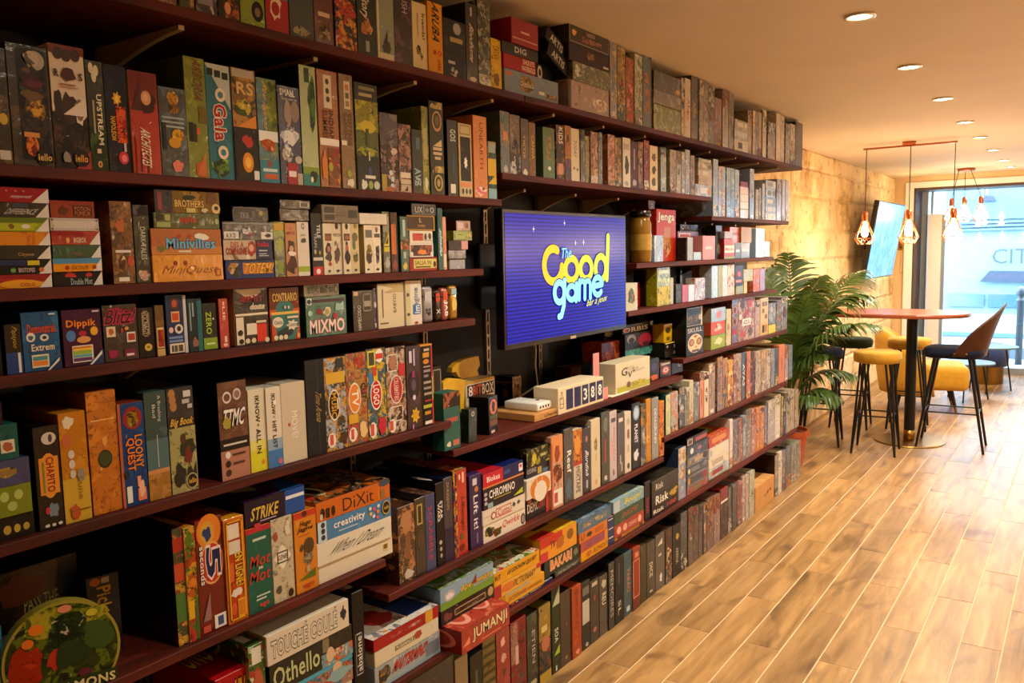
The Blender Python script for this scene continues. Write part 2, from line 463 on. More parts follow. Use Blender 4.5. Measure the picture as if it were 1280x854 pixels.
# socket and switch plate with a hanging cord on the pier
sw = tag(bevel_box('switch_plate', .012, .05, .14, .004, BRASS, None, (0, 0, 0)), 'small brass switch plate on the cream pier beside the window', 'switch')
sw.rotation_euler.z = math.pi / 2; sw.location = (-1.965, YE - .006, 1.62)
for dz in (-.035, .035):
    k = MB(); k.lathe([(.012, 0), (.012, .008), (.006, .012)], 12); o = k.obj('knob', BLACKP, sw); o.location = (.006, 0, dz); o.rotation_euler.y = math.pi / 2
    if True: o.location.x = -.006; o.rotation_euler.y = -math.pi / 2
c = MB(); c.tube([(-1.955, YE - .006, 1.545), (-1.95, YE - .008, 1.4), (-1.965, YE - .008, 1.3), (-1.945, YE - .008, 1.26), (-1.93, YE - .008, 1.32)], .004, 6)
tag(c.obj('cable', PALEW, smooth=True), 'thin pale cable hanging below the brass switch plate', 'cable')

# ---- street outside
PAVE = mat('pale_pavement', '#858d91', 0.9, var=0.06, scale=2)
pave = sbox('pavement', -14, 16, YG + .1, 24, -.25, -.06, PAVE)
kerb = sbox('kerb_wall', -14, 16, 13.9, 14.1, -.06, .10, mat('kerb_stone', '#4a5c6c', 0.9))
bl = empty('building', (0, 17.0, -.06), 'pale glass-fronted building across the street behind the window', 'building')
FAC = mat('pale_cyan_facade', '#53737c', 0.6, var=0.04, scale=1); NAVY = mat('navy_sign', '#12233a', 0.6); BAND = mat('blue_grey_band', '#375472', 0.6, var=.06, scale=2)
FACW = mat('white_facade', '#8c999f', 0.7)
Q = lambda px, py: on_y(px, py, 16.95)
zz_ = lambda py: Q(1240, py).z
epart('wall', -9, 14, 17.0, 17.4, -.06, 3.7, FAC, bl)
epart('plinth', -9, 14, 16.9, 17.0, -.06, zz_(393), FACW, bl)
epart('skirting', -9, 14, 16.86, 16.9, zz_(421), zz_(416), BAND, bl)
epart('header_band', Q(1184, 250).x, 14, 16.93, 17.0, zz_(274), zz_(205), BAND, bl)
for i in range(3): epart('louvre', Q(1200, 280).x, 14, 16.90, 16.99, zz_(279 + i * 4.5), zz_(276.5 + i * 4.5), BAND, bl)
TINT = mat('tinted_window', '#2e4c5a', 0.2)
for i in range(7): epart('lower_window', Q(1186, 375).x + i * .62, Q(1186, 375).x + i * .62 + .56, 16.95, 17.0, zz_(384), zz_(368), TINT, bl)
def sign(name, pts, m):
    k = MB(); p = [on_y(a, b, 16.88) - bl.location for a, b in pts]; n = len(p)
    k.v += [tuple(v) for v in p] + [(v.x, v.y + .06, v.z) for v in p]; k.f.append(tuple(range(n))); k.f.append(tuple(range(2 * n - 1, n - 1, -1)))
    for i in range(n): k.f.append((i, n + i, n + (i + 1) % n, (i + 1) % n))
    k.c = [None] * len(k.f); k.m = [0] * len(k.f); return k.obj(name, m, bl)
sign('awning', [(1224, 352.5), (1420, 355), (1420, 341), (1237, 338.5)], NAVY)
sign('sign_plate', [(1230, 252), (1245, 251), (1240, 245), (1230, 245)], NAVY)
def sign_text(txt, a, b, m, bold=0.0):
    p, q_ = on_y(*a, 16.88) - bl.location, on_y(*b, 16.88) - bl.location
    k = MB(); put_text(k, txt, (p, Vector((q_.x - p.x, 0, 0)), Vector((0, 0, q_.z - p.z)), Vector((0, -1, 0))), (0, 0, 1, 1), '#ffffff', bold=bold); k.c = [None] * len(k.f); return k.obj('sign_lettering', m, bl)
sign_text('CITY', (1240, 330), (1306, 310), mat('sign_letter_grey', '#1c2e3a', .6))
sign_text('IT', (1227, 243), (1238, 235), WHITE, .02)
bo = MB(); bo.lathe([(.045, 0), (.045, .85), (.06, .87), (.06, .90), (.03, .92), (.055, .96), (.065, 1.0), (.05, 1.05), (.015, 1.08)], 20)
tag(bo.obj('bollard', mat('bollard_paint', '#26323e', .5), None, (on_y(1274, 425, 13.3).x, 13.3, -.06), True), 'grey round-headed street bollard outside the window', 'bollard')

# ---- ceiling downlights
LENS = mat('lamp_lens', '#ffffff', 0.3, emit='#ffe2b0', es=24.0)
RING = mat('lamp_ring', '#d8cfc4', 0.3, 0.8)
_ring = MB(); _ring.lathe([(.042, -.001), (.054, -.001), (.056, -.006), (.043, -.009), (.042, -.001)], 28, cap=False); _ring = _ring.mesh('trim_ring', RING, True)
_lens = MB(); _lens.lathe([(.042, -.004), (.024, -.006), (.002, -.0065)], 28, cap=True); _lens = _lens.mesh('lens', LENS, True)
def downlight(x, y, label, e, group):
    d = empty('downlight', (x, y, CEIL), label, 'ceiling light', group)
    link('trim_ring', _ring, d); link('lens', _lens, d)
    l = bpy.data.lights.new('lamp', 'SPOT'); l.energy = e; l.color = LAMP; l.spot_size = math.radians(150); l.spot_blend = 0.9; l.shadow_soft_size = 0.035
    lo = link('lamp', l, d, (0, 0, -.02))
ORD = ['first', 'second', 'third', 'fourth', 'fifth', 'sixth', 'seventh', 'eighth', 'ninth', 'tenth', 'eleventh', 'twelfth', 'thirteenth', 'fourteenth', 'fifteenth', 'sixteenth', 'seventeenth', 'eighteenth', 'nineteenth', 'twentieth']
def nth(i):
    if i < 20: return ORD[i]
    return {2: 'twenty-', 3: 'thirty-', 4: 'forty-'}[(i + 1) // 10] + ORD[(i + 1) % 10 - 1] if (i + 1) % 10 else {3: 'thirtieth', 4: 'fortieth'}[(i + 1) // 10]
for i, (x, y) in enumerate(((-.73, 3.32), (-.74, 4.39), (-.74, 5.46), (-.75, 6.59), (-.755, 7.59), (-.76, 8.69), (-.77, 9.84), (-.77, 10.75))):
    downlight(x, y, 'round recessed ceiling downlight, %s in the row from the camera' % ORD[i], SPOT_E, 'ceiling downlights')
for x in (-.73,):
    for y, e_, w_ in ((2.25, .75, 'nearer'), (1.18, .35, 'nearest')): downlight(x, y, 'round recessed ceiling downlight, %s the camera, above the left shelves' % w_, SPOT_E * e_, 'ceiling downlights')
for x in (.95, 2.5):
    for i in range(6): downlight(x, 1.7 + i * 1.75, 'round recessed ceiling downlight, %s in the %s row right of view' % (ORD[i], 'near' if x < 2 else 'far'), ROW_E, 'side ceiling downlights')

# ================================================================== shelves, rails, brackets
XF, TH = -1.60, 0.022
SH = dict(A=(2.135, .3, 2.405), A2=(2.135, 2.41, 5.72), B=(1.78, .3, 2.26), C=(1.556, .3, 2.15), D=(1.40, .3, 2.10), E=(1.094, .3, 1.965), E2=(.752, .3, 1.655), E3=(.375, .3, 1.60),
          B2=(1.868, 2.265, 4.105), B3=(1.773, 4.11, 5.43), C2=(1.55, 3.25, 5.13), D2=(1.348, 3.17, 5.2), F=(.998, 1.97, 3.745), F2=(1.076, 3.75, 5.43), G1=(.643, 1.66, 3.525), G1b=(.732, 3.53, 5.44), G2=(.373, 1.63, 5.68))
SHNAME = dict(A='top left shelf', A2='top right shelf', B='second left shelf', C='third left shelf', D='fourth left shelf', E='fifth left shelf', E2='sixth left shelf', E3='lowest left shelf',
              B2='shelf above television', B3='far second shelf', C2='upper far shelf', D2='lower far shelf', F='television shelf', F2='far shelf beyond television',
              G1='shelf below the counter', G1b='far shelf by palm', G2='lowest right shelf', FL='floor row')
_br = {}
def bracket_mesh(tip):
    if tip not in _br:
        mb = MB(); L_ = -1.975 - tip    # negative run towards the room
        n = 6; w = .007
        top = [(0, -.004 - TH)] ; prof = []
        for i in range(n + 1):
            t = i / n; prof.append((-L_ * t, -.06 * (1 - t) ** 1.6 - .010))
        for s in range(n):
            (xa, za), (xb, zb) = prof[s], prof[s + 1]
            for y, flip in ((-w, 1), (w, 0)):
                q = [(xa, y, 0), (xb, y, 0), (xb, y, zb), (xa, y, za)]
                mb.quad(q if flip else q[::-1])
            mb.quad([(xa, -w, za), (xb, -w, zb), (xb, w, zb), (xa, w, za)][::-1])
        xe, ze = prof[-1]; mb.quad([(xe, -w, 0), (xe, w, 0), (xe, w, ze), (xe, -w, ze)])
        _br[tip] = mb.mesh('bracket', BRACKM)
    return _br[tip]
RAILY = [1.14 + .385 * k for k in range(0, 12)]
for key, (z, y0, y1) in SH.items():
    s = empty('wall_shelf', (XB + .012, (y0 + y1) / 2, z), 'reddish brown wooden wall shelf board, the %s' % SHNAME[key].replace(' shelf', '').replace('shelf ', '') , 'shelf', 'wall shelves')
    s['label'] = {'A': 'reddish wooden shelf board, topmost on the left, above the white upright spine with beaver', }.get(key, 'reddish brown wooden shelf board, the %s on the game wall' % SHNAME[key])
    mb = MB(); L0 = s.location
    bm_ = bevel_box('board', XF - XB - .012, y1 - y0, TH, .0015, SHELFWOOD, s, ((XF - XB - .012) / 2, 0, -TH / 2), 1)
    tip = -1.655 if key in ('A', 'A2') else -1.79
    for ry in RAILY:
        if y0 + .03 < ry < y1 - .02: link('bracket', bracket_mesh(tip), s, (-1.975 - L0.x, ry - L0.y, -TH - .0005))
for i, ry in enumerate(RAILY):
    top = 2.42
    r = empty('wall_rail', (XB, ry, 0), 'slotted vertical steel rail on the black wall, %s from the left' % ORD[i], 'rail', 'slotted wall rails')
    mb = MB()
    for a, b in ((-.012, -.005), (.005, .012)): mb.box(0.0005, .011, a, b, .02, top)
    zz = .02
    while zz < top - .02: mb.box(.0005, .0105, -.005, .005, zz, zz + .012); zz += .05
    mb.obj('slotted_strip', RAILM, r)
    k = MB(); k.box(.0005, .003, -.005, .005, .02, top); k.obj('slot_backing', BLACKM, r)

# ================================================================== game boxes
NAMES = [('black', '1b1a1c'), ('dark grey', '45464a'), ('grey', '85858a'), ('pale grey', 'bdbfc2'), ('white', 'ece8e0'), ('cream', 'e0d0a8'), ('tan', 'b89468'), ('brown', '6b4a30'), ('dark brown', '3c2a20'), ('red', 'c02a22'), ('dark red', '701c1c'),
         ('orange', 'e07a20'), ('yellow', 'eec22e'), ('olive green', '6f7a30'), ('green', '3c8040'), ('lime green', 'a0b830'), ('dark green', '24402c'), ('teal', '2f8c84'), ('pale blue', 'a0c4da'), ('blue', '3a70b8'), ('navy blue', '1e2a50'), ('purple', '5c2a68'), ('pink', 'd88a90'), ('pale green', 'a8c090')]
NAMES = [(n, hexc(h)) for n, h in NAMES]
def cname(h):
    c = hexc(h); f = lambda v: v ** .45
    return min(NAMES, key=lambda n: sum((f(a) - f(b)) ** 2 for a, b in zip(c, n[1])))[0]
def deep(h):
    return tuple(v ** 1.22 for v in hexc(h))
def ink(h1, h2, h3, amt, wrap):
    return ((*deep(h1), amt), (*deep(h2), 0.0), (*deep(h3), wrap))
def face_frame(face, x0, x1, y0, y1, z0, z1):
    w, h, d = y1 - y0, z1 - z0, x1 - x0
    if face == '^': return (Vector((x1, y0, z1)), Vector((0, w, 0)), Vector((-d, 0, 0)), Vector((0, 0, 1)))
    if face == '<': return (Vector((x0, y0, z0)), Vector((d, 0, 0)), Vector((0, 0, h)), Vector((0, -1, 0)))
    return (Vector((x1, y0, z0)), Vector((0, w, 0)), Vector((0, 0, h)), Vector((1, 0, 0)))
def add_deco(pm, tm, fr, it, k, rs):
    """it: 'K a b c d colour ...' in percent of the face. T text, R rectangle, C ellipse, B blob, F frame, D diamond, P wedge."""
    O, U, V, Nn = fr; t = it.split(); kind = t[0]
    if kind == 'T':
        txt = t[1].replace('_', ' '); a = [float(v) / 100 for v in t[2:6]]; col = '#' + t[6]; rot = ''; out = None; bold = .022; shear = 0
        for q in t[7:]:
            if q in 'du': rot = q
            elif q[0] == 'o': out = '#' + q[1:]
            elif q[0] == 'b': bold = float(q[1:]) / 1000
            elif q[0] == 's': shear = float(q[1:]) / 100
        put_text(tm, txt, fr, a, col, rot, out, bold, 0.0004 + .0002 * k + .00015, shear, .00008); return
    a = [float(v) / 100 for v in t[1:5]]; u0, v0, u1, v1 = a; col = flat('#' + t[5], .3)
    if len(t) > 7: col = ink('#' + t[5], '#' + t[6], '#' + t[7], float(t[8]) if len(t) > 8 else .8, .3)
    o = Nn * (0.0004 + 0.0002 * k)
    P = lambda u, v: O + U * u + V * v + o
    if kind == 'R': pm.quad([P(u0, v0), P(u1, v0), P(u1, v1), P(u0, v1)], col)
    elif kind == 'D': c, e = (u0 + u1) / 2, (v0 + v1) / 2; pm.quad([P(c, v0), P(u1, e), P(c, v1), P(u0, e)], col)
    elif kind == 'P': pm.quad([P(u0, v0), P(u1, v0), P(u1, v1)], col)
    elif kind == 'Q': pm.quad([P(u0, v1), P(u1, v1), P(u1, v0)], col)
    elif kind == 'F':
        tu = .0035 / U.length; tv = .0035 / V.length
        for q in ((u0, v0, u1, v0 + tv), (u0, v1 - tv, u1, v1), (u0, v0, u0 + tu, v1), (u1 - tu, v0, u1, v1)):
            pm.quad([P(q[0], q[1]), P(q[2], q[1]), P(q[2], q[3]), P(q[0], q[3])], col)
    else:
        n = 18 if kind == 'C' else 14; c, e, ru, rv = (u0 + u1) / 2, (v0 + v1) / 2, (u1 - u0) / 2, (v1 - v0) / 2; pts = []
        for i in range(n):
            g = 2 * math.pi * i / n; j = 1 if kind == 'C' else rs.uniform(.62, 1.05)
            if kind == 'S': j = 1 if i % 2 else .62
            pts.append(P(c + ru * j * math.cos(g), e + rv * j * math.sin(g)))
        pm.quad(pts, col)
BOXES = []
def game_box(x1, y0, y1, z0, z1, d, cols, amt, deco, label, cat='game box', group=None, lean=0.0, rz=0.0, rs=None, wrap=.35, name='game_box', side=None, seam=False):
    rs = rs or random.Random(int(y0 * 1e4) + int(z0 * 1e3))
    x0 = x1 - d; cx, cy = (x0 + x1) / 2, (y0 + y1) / 2
    a, b, c, e, f = x0 - cx, x1 - cx, y0 - cy, y1 - cy, z1 - z0
    bm = bmesh.new(); bmesh.ops.create_cube(bm, size=1)
    for v in bm.verts: v.co = Vector((v.co.x * d, v.co.y * (y1 - y0), (v.co.z + .5) * f))
    bmesh.ops.bevel(bm, geom=bm.edges[:], offset=min(.0016, (y1 - y0) * .06, f * .06), segments=1, profile=.5, affect='EDGES')
    me = bpy.data.meshes.new(name); bm.to_mesh(me); bm.free(); me.materials.append(PRINT)
    front, oth = ink(*cols, amt, wrap), ink(side or cols[0], cols[1], cols[2], min(amt, .45) if not side else 0.0, wrap * .8)
    paint(me, [front if p.normal.x > .9 else oth for p in me.polygons])
    o = link(name, me, None, (cx, cy, z0)); o.rotation_euler = (lean, 0, rz)
    tag(o, label, cat, group)
    sheets, titles = {}, []
    for k, it in enumerate([q.strip() for q in deco.split(';') if q.strip()]):
        face = it[0] if it[0] in '^<' else ''; fr = face_frame(face, a, b, c, e, 0, f); it = it[len(face):].strip()
        if it[0] == 'T':
            tm = MB(); add_deco(None, tm, fr, it, k, rs)
            if tm.f: titles.append(tm)
            continue
        if face not in sheets:                              # the printed sheet glued on that face
            pm = sheets[face] = MB(); O, U, V, Nn = fr
            pm.quad([O + U * p + V * q + Nn * .0002 for p, q in ((.004, .004), (.996, .004), (.996, .996), (.004, .996))], oth if face else front)
        add_deco(sheets[face], None, fr, it, k, rs)
    for face, pm in sheets.items(): pm.obj({'': 'cover_print', '^': 'lid_print', '<': 'side_print'}[face], PRINT, o)
    for tm in titles: tm.obj('title', PRINT, o)
    BOXES.append(o); return o
def screen_area(o):
    pts = [proj(*(o.matrix_basis @ Vector(c))) for c in o.bound_box]
    x0, x1, y0, y1 = max(0, min(p[0] for p in pts)), min(1280, max(p[0] for p in pts)), max(0, min(p[1] for p in pts)), min(854, max(p[1] for p in pts))
    d = o.dimensions
    f = [proj(*(o.matrix_basis @ Vector((o.bound_box[6][0], y, z)))) for y, z in ((o.bound_box[0][1], 0), (o.bound_box[6][1], 0), (o.bound_box[0][1], o.bound_box[6][2]))]
    return max(0, x1 - x0) and abs(f[1][0] - f[0][0]) * abs(f[2][1] - f[0][1])
def join_smallest(limit):
    """Past the largest `limit` boxes the rest become one object of kind stuff."""
    rest = sorted(BOXES, key=screen_area, reverse=True)[limit:]
    mb = MB()
    def take(o, M):
        n = len(mb.v); me = o.data; mb.v += [tuple(M @ v.co) for v in me.vertices]
        at = [me.attributes[k].data for k in ('c1', 'c2', 'c3')]
        for p in me.polygons:
            mb.f.append(tuple(i + n for i in p.vertices)); l = p.loop_start; mb.c.append(tuple(tuple(a[l].color) for a in at)); mb.m.append(0)
    for o in rest:
        M = o.matrix_basis.copy(); take(o, M)
        for ch in list(o.children): take(ch, M); bpy.data.objects.remove(ch)
        BOXES.remove(o); bpy.data.objects.remove(o)
    s = mb.obj('game_boxes', PRINT); s['kind'] = 'stuff'
    tag(s, 'remaining small game box spines packed along the far shelves', 'game boxes')

def auto_deco(rs, up, cols):
    """Small printed patches for boxes whose print cannot be read in the photograph."""
    pal = [c[1:] for c in cols[1:]] + rs.sample(['d8cba8', '2b2622', 'b8863a', '8c2f22', '4a6a78', 'c9c4ba', '6b6a3a'], 3)
    out = []
    if up:
        st = rs.random()
        if st < .4: out.append('R 0 %d 100 100 %s %s %s .9' % (rs.randint(62, 84), *rs.sample(pal, 3)))
        if st > .6: out.append('R 0 0 100 %d %s %s %s .9' % (rs.randint(12, 36), *rs.sample(pal, 3)))
        if rs.random() < .65: out.append('R %d %d %d %d %s %s %s 1' % (rs.randint(30, 42), rs.randint(26, 40), rs.randint(56, 66), rs.randint(62, 84), rs.choice(pal), cols[0][1:], cols[0][1:]))
        else: out.append('B 12 %d 88 %d %s %s %s .9' % (rs.randint(30, 45), rs.randint(55, 72), *rs.sample(pal, 3)))
        if rs.random() < .3: out.append('R 25 4 75 %d %s' % (rs.randint(8, 12), rs.choice(pal)))
    else:
        out.append('R %d 25 %d 75 %s' % (rs.randint(15, 35), rs.randint(55, 80), rs.choice(pal)))
        if rs.random() < .6: out.append('C 4 20 14 80 %s' % rs.choice(pal))
        if rs.random() < .4: out.append('B 70 10 98 90 %s' % rs.choice(pal))
    return ';'.join(out)

STATE = {}
COUNT = {}
def row(key, crop, text, xf=XF - .014):
    """One line per box, in pixels of the photograph (crop = origin and scale of the reading):
    [+|>] left right top colour [colour2 colour3 amount] [x= d= s=] | looks | print.   + stands on the box before, > keeps its own depth."""
    ox, oy, s = crop; zs = 0.0 if key == 'FL' else SH[key][0]
    zs += .0006
    st = STATE.setdefault(key, dict(y=-9, z=zs, n=0, col=None))
    for line in text.strip().split('\n'):
        line = line.strip()
        if not line or line[0] == '#': continue
        f = [q.strip() for q in line.split('|')] + ['', '']
        t = f[0].split(); mode = ''
        if t[0] in '+>=': mode = t[0]; t = t[1:]
        kv = dict(q.split('=') for q in t if '=' in q); t = [q for q in t if '=' not in q]
        xl, xr, yt = ox + float(t[0]) / s, ox + float(t[1]) / s, oy + float(t[2]) / s
        cols = ['#' + c for c in t[3:6]] if len(t) > 4 else ['#' + t[3]] * 3
        while len(cols) < 3: cols.append(cols[-1])
        amt = float(t[6]) if len(t) > 6 else (0.0 if len(t) <= 4 else .6)
        rs = random.Random(hash((key, round(xl), round(yt))) if False else int(xl * 131 + yt * 17))
        x1 = xf - float(kv.get('x', 0)) - (rs.uniform(0, .006) if mode not in '+=' or not mode else 0) + (.0 if 'x' in kv else 0)
        z0 = st['z'] if mode == '+' else st.get('zb', zs) if mode == '=' else zs
        zref = z0
        y0, y1 = y_at(xl, x1, zref), y_at(xr, x1, zref)
        if mode == '': y0 = max(y0, st['y'] + .0006)
        if y1 - y0 < .006: y1 = y0 + .006
        if 'h' in kv: z1 = z0 + float(kv['h'])
        else: z1 = z_at(yt, x1, y1 if 'r' in kv else y0)
        z1 = max(z1, z0 + .012)
        hh, ww = z1 - z0, y1 - y0
        up = hh > ww
        dd = float(kv['d']) if 'd' in kv else (max(.10, min(.30, hh)) if up else max(.12, min(.28, ww * 1.1)))
        dd = min(dd, x1 + 1.972)
        deco = f[2]
        if deco == 'auto' or (not deco and amt > 0 and not f[1]): deco = auto_deco(rs, up, cols)
        wrap = float(kv.get('w', rs.choice((.15, .3, .6, .9))))
        looks = f[1]
        if looks: label = looks
        else:
            desc = '%s and %s' % (cname(cols[0]), cname(cols[1])) if cname(cols[0]) != cname(cols[1]) else cname(cols[0])
            label = '%s box %s %s' % (desc, ('upright' if up else 'flat') if mode != '+' else 'stacked', ('in ' if key == 'FL' else 'on ') + SHNAME[key])
        if mode == '': st['y'] = y1
        o = game_box(x1, y0, y1, z0, z1, dd, cols, amt, deco, label, rs=rs, wrap=wrap, lean=math.radians(float(kv.get('lean', 0))), rz=math.radians(float(kv.get('rz', 0))), side='#' + kv['s'] if 's' in kv else None)
        o['group'] = 'game boxes, ' + SHNAME[key]
        o['_n'] = st['n']; o['_auto'] = 0 if looks else 1; o['_key'] = key
        st['n'] += 1; st['zb'] = z0
        if mode != '=': st['z'] = z1 + .0005
def finish_labels():
    """Boxes whose print cannot be read: tell look-alikes on one shelf apart by their place among them."""
    by = {}
    for o in BOXES: by.setdefault(o['label'], []).append(o)
    for lab, os_ in by.items():
        if len(os_) > 1:
            os_.sort(key=lambda o: (o.location.y, o.location.z))
            for i, o in enumerate(os_):
                o['label'] = lab + ', %s such from left' % nth(i)
    for o in BOXES:
        for k in ('_n', '_auto', '_key'):
            if k in o: del o[k]

# ---------------- top shelf, left
row('A', (180, 0, 5.333), '''
-80 225 0 7a5548 b89080 3c4a3a .9 h=.27 | pinkish brown picture box at the far left of the top shelf | 
228 340 0 5a6650 b08a60 2c3428 .8 h=.26 | grey green picture box second on the top shelf |
348 490 0 3c3c48 c8c8d0 787888 .5 h=.27 | dark grey box with white marks beside the black and orange one | R 10 8 80 20 8a8a96
498 638 0 241c1a c07030 5a2a18 .6 h=.27 | black box with orange figures beside the lime green box | C 30 5 60 15 e0a070; B 30 18 90 34 c08040
648 808 0 8fa81e b8cc40 6a8018 .3 h=.27 w=.9 | lime green shrink-wrapped box with black round badge on top shelf | C 45 5 95 22 141210;C 58 9 82 17 807050
818 968 0 7a90a4 a02028 b03030 .0 h=.27 | grey blue and red box with white ringed logo on top shelf | R 0 0 100 30 a8262a; B 12 10 75 34 e8d8c0; C 25 15 60 27 a8262a
976 1136 0 5c6468 6c7478 4c5458 .2 h=.28 | plain slate grey box on the top shelf beside dark red box | B 10 2 90 12 b0a890 807868 504840
1142 1270 0 6a2018 7c2a1e 501610 .3 h=.27 | dark red box with small square picture near its foot, top shelf | R 22 6 78 22 c8b490 4a3820 806a40 .9; R 20 26 80 30 d8c0a0
''')
row('A', (400, 0, 5.818), '''
115 275 0 1e1614 c04828 d8a030 .9 h=.27 | black box crowded with red and yellow figures on top shelf |
280 415 0 28382c 3a4a3c 1c2820 .2 h=.28 | dark green box with orange creature and white title on top shelf | T Story 15 34 65 56 d8d0c0 d s20; B 8 16 88 36 c08450 804828 e0b080; T . 40 8 60 12 d0c8b8; R 40 4 60 14 9aa090
420 545 0 9aa898 b0baa8 d8d0b0 .2 h=.28 w=.9 | pale grey green box with worn cream edges on the top shelf | R 4 0 14 100 d8d0b0; R 14 0 94 7 d8d0b0; B 25 6 85 20 4c4c44; P 40 17 60 30 3c3c3c
547 678 0 2a2028 6a4a5c 4a3040 .6 h=.28 w=.9 | dark purple shrink-wrapped box with pale lettering on top shelf | T HUSH 45 52 75 74 c0b0b8 d b0; R 22 70 36 92 b08040
680 785 0 e4d8b0 | cream box with black question lettering and small figures, top shelf | T friends? 66 46 84 86 241c14 d; B 20 22 55 38 8a7a4a 3c3420 c0a868; B 40 14 70 28 b09c60 4c4a28 d8c890; R 34 50 40 84 b0a078
790 898 0 e0a41c | bright yellow box with bold black title on the top shelf | T ARUBA 28 44 78 98 1c1408 d s12; T 0 62 26 92 34 c04020; B 30 25 55 35 a83818; T HABA 60 5 84 21 b03018 d
902 1066 118 34343a 4c4c54 585860 .3 | charcoal box with white cluster of marks near the foot, top shelf | B 22 2 62 20 d0ccc4 404040 90908c; R 20 24 50 29 b8b4a8; R 30 62 85 70 b0a070; C 44 76 78 96 a8acb0
1070 1152 10 222022 38342f 2c2828 .3 | black slim box with italic white title on top shelf | T Bloodborne 30 26 66 72 d8d0c0 d b5 s15; R 40 84 54 95 b0a89c; B 15 1 90 9 d0c8b8
1157 1246 -5 3c443c 7c8470 a8a890 .7 w=.9 | grey green glossy shrink-wrapped spine beside small yellow box, top shelf | R 0 0 100 14 c8c8b4 e8e8d8 606858
1248 1322 270 dcb81e e8cc3c 907018 .3 | small bright yellow box at the end of the top left shelf | T CATAN 20 60 80 86 5a4a10 d b0; B 15 4 85 34 7a5a28
''')
row('A2', (600, 0, 5.695), '''
> 175 558 478 8c9cac a8b4c0 748494 .2 d=.25 | pale blue grey flat box with round crest at a stack base, top right shelf | R 3 76 14 90 c05a40; C 26 20 52 90 8a7040 4c5a30 b09050; T Outback 27 42 52 64 e8e0c8 b0; R 62 26 72 40 e0dcd0; R 76 16 98 36 9a8468 6c5040 c0a888
+ 168 400 368 a81820 b82830 8c1018 .1 d=.22 | red flat box with white block lettering stacked on top right shelf | T SHOUTS 58 54 94 92 f0d8c8; T WATERGOLD 54 8 96 46 f0d8c8
= 402 520 445 181618 2a2428 101012 .2 d=.2 x=.06 | black flat box with white ring beside red lettered box, top right shelf | C 6 20 34 90 d8d4cc; C 13 36 28 74 181618
+ 155 415 280 151214 1c181a 101010 .1 d=.22 x=-.002 | black flat box titled in white pixel letters, top right shelf | T DIG 34 24 66 78 c8c4c0
+ 225 415 112 a02830 b03840 881820 .2 d=.23 x=-.01 | dark red flat box on top of the stack, top right shelf | R 4 18 96 24 c89088; R 34 46 66 54 d8a89c
> 632 918 558 a89088 c0a89c 806c64 .4 d=.30 w=.95 | wide glossy rosy brown box at the stack base, top right shelf | R 0 0 6 100 4c3c38; B 55 10 98 60 d8c8bc b0988c f0e4d8
+ 662 925 430 6a7058 8c9070 a8ac98 .6 d=.28 w=.9 | wide olive green shrink-wrapped box stacked on top right shelf | B 2 10 25 90 d0d0c0 707860 484c38
+ 634 920 292 3c2a2c 4a3438 2c2022 .2 d=.28 | wide dark brown box with gold crest stacked on top right shelf | B 40 30 65 80 a07848 c8a060 503428; R 84 14 98 26 c8bcb0
+ 634 920 152 403830 50463c 302a26 .3 d=.29 w=.7 | wide charcoal box with title plate on top of the stack, top right shelf | F 1 4 99 96 8a8478; R 28 20 80 52 584038 a07050 382820 .7; T EGYPT 50 26 80 46 c08860; B 5 36 18 74 d8a860; B 38 54 66 84 887060
928 976 270 8a929c b0946c c8b898 .6 w=.9 |  |
980 1036 325 a08850 c8b070 5c4a30 .6 | |
1040 1096 400 a0644c b87858 7c3c2c .6 | orange brown slim box beside white and green box, top right shelf | R 15 20 85 60 c88468 9c5444 e0a888; B 25 4 75 18 c03c2c
1098 1156 378 b8b8a4 7c8a6c d8d4c4 .7 w=.9 | |
1160 1216 395 68787c 7c8890 505c60 .3 | grey blue slim box with orange column of letters, top right shelf | R 25 20 75 78 c08450 8c6c50 68787c .8
''')
row('A2', (800, 70, 3.713), '''
14 44 8 5c5c58 8c8470 3c3c3c .5 | |
64 190 218 707830 98a058 b0b890 .5 d=.28 w=.9 | olive green shrink-wrapped flat box at a stack base, top right shelf |
+ 64 190 152 7c7870 a8a498 5c5850 .5 d=.28 w=.9 | grey shrink-wrapped flat box mid stack on the olive one, top right shelf |
+ 64 188 62 4c4c4e 7c7c80 38383a .4 d=.28 w=.9 | dark grey flat box on top of the olive green stack, top right shelf | B 80 10 98 40 c09040
191 208 98 b89878 d0b8a0 6c5038 .6
209 235 100 d0c8b8 b03c34 e4e0d4 .2 w=.8 | off-white slim spine with red lettering, top right shelf | T Aldie 30 30 75 68 b03830 d b5
238 271 76 4c4c50 60605c 8c8878 .3 w=.9 | dark grey tall slim spine with tan lettering, top right shelf | R 25 32 75 70 b09c78 5c5850 4c4c50 .8
273 295 108 a09488 7c7068 c0b4a8 .6 w=.9
296 318 120 8c8880 b0a89c 5c5850 .6 w=.9
319 345 135 4c4840 90887c 302c28 .6 w=.8
346 377 190 8c6458 6c4840 a89084 .5
382 409 155 989088 b4aca0 706860 .4 w=.9
411 434 168 6c6860 9c948c 484440 .5 w=.9
+ 436 500 0 3 3 3 0 h=.001 | x |
'''.replace("+ 436 500 0 3 3 3 0 h=.001 | x |\n", ''))
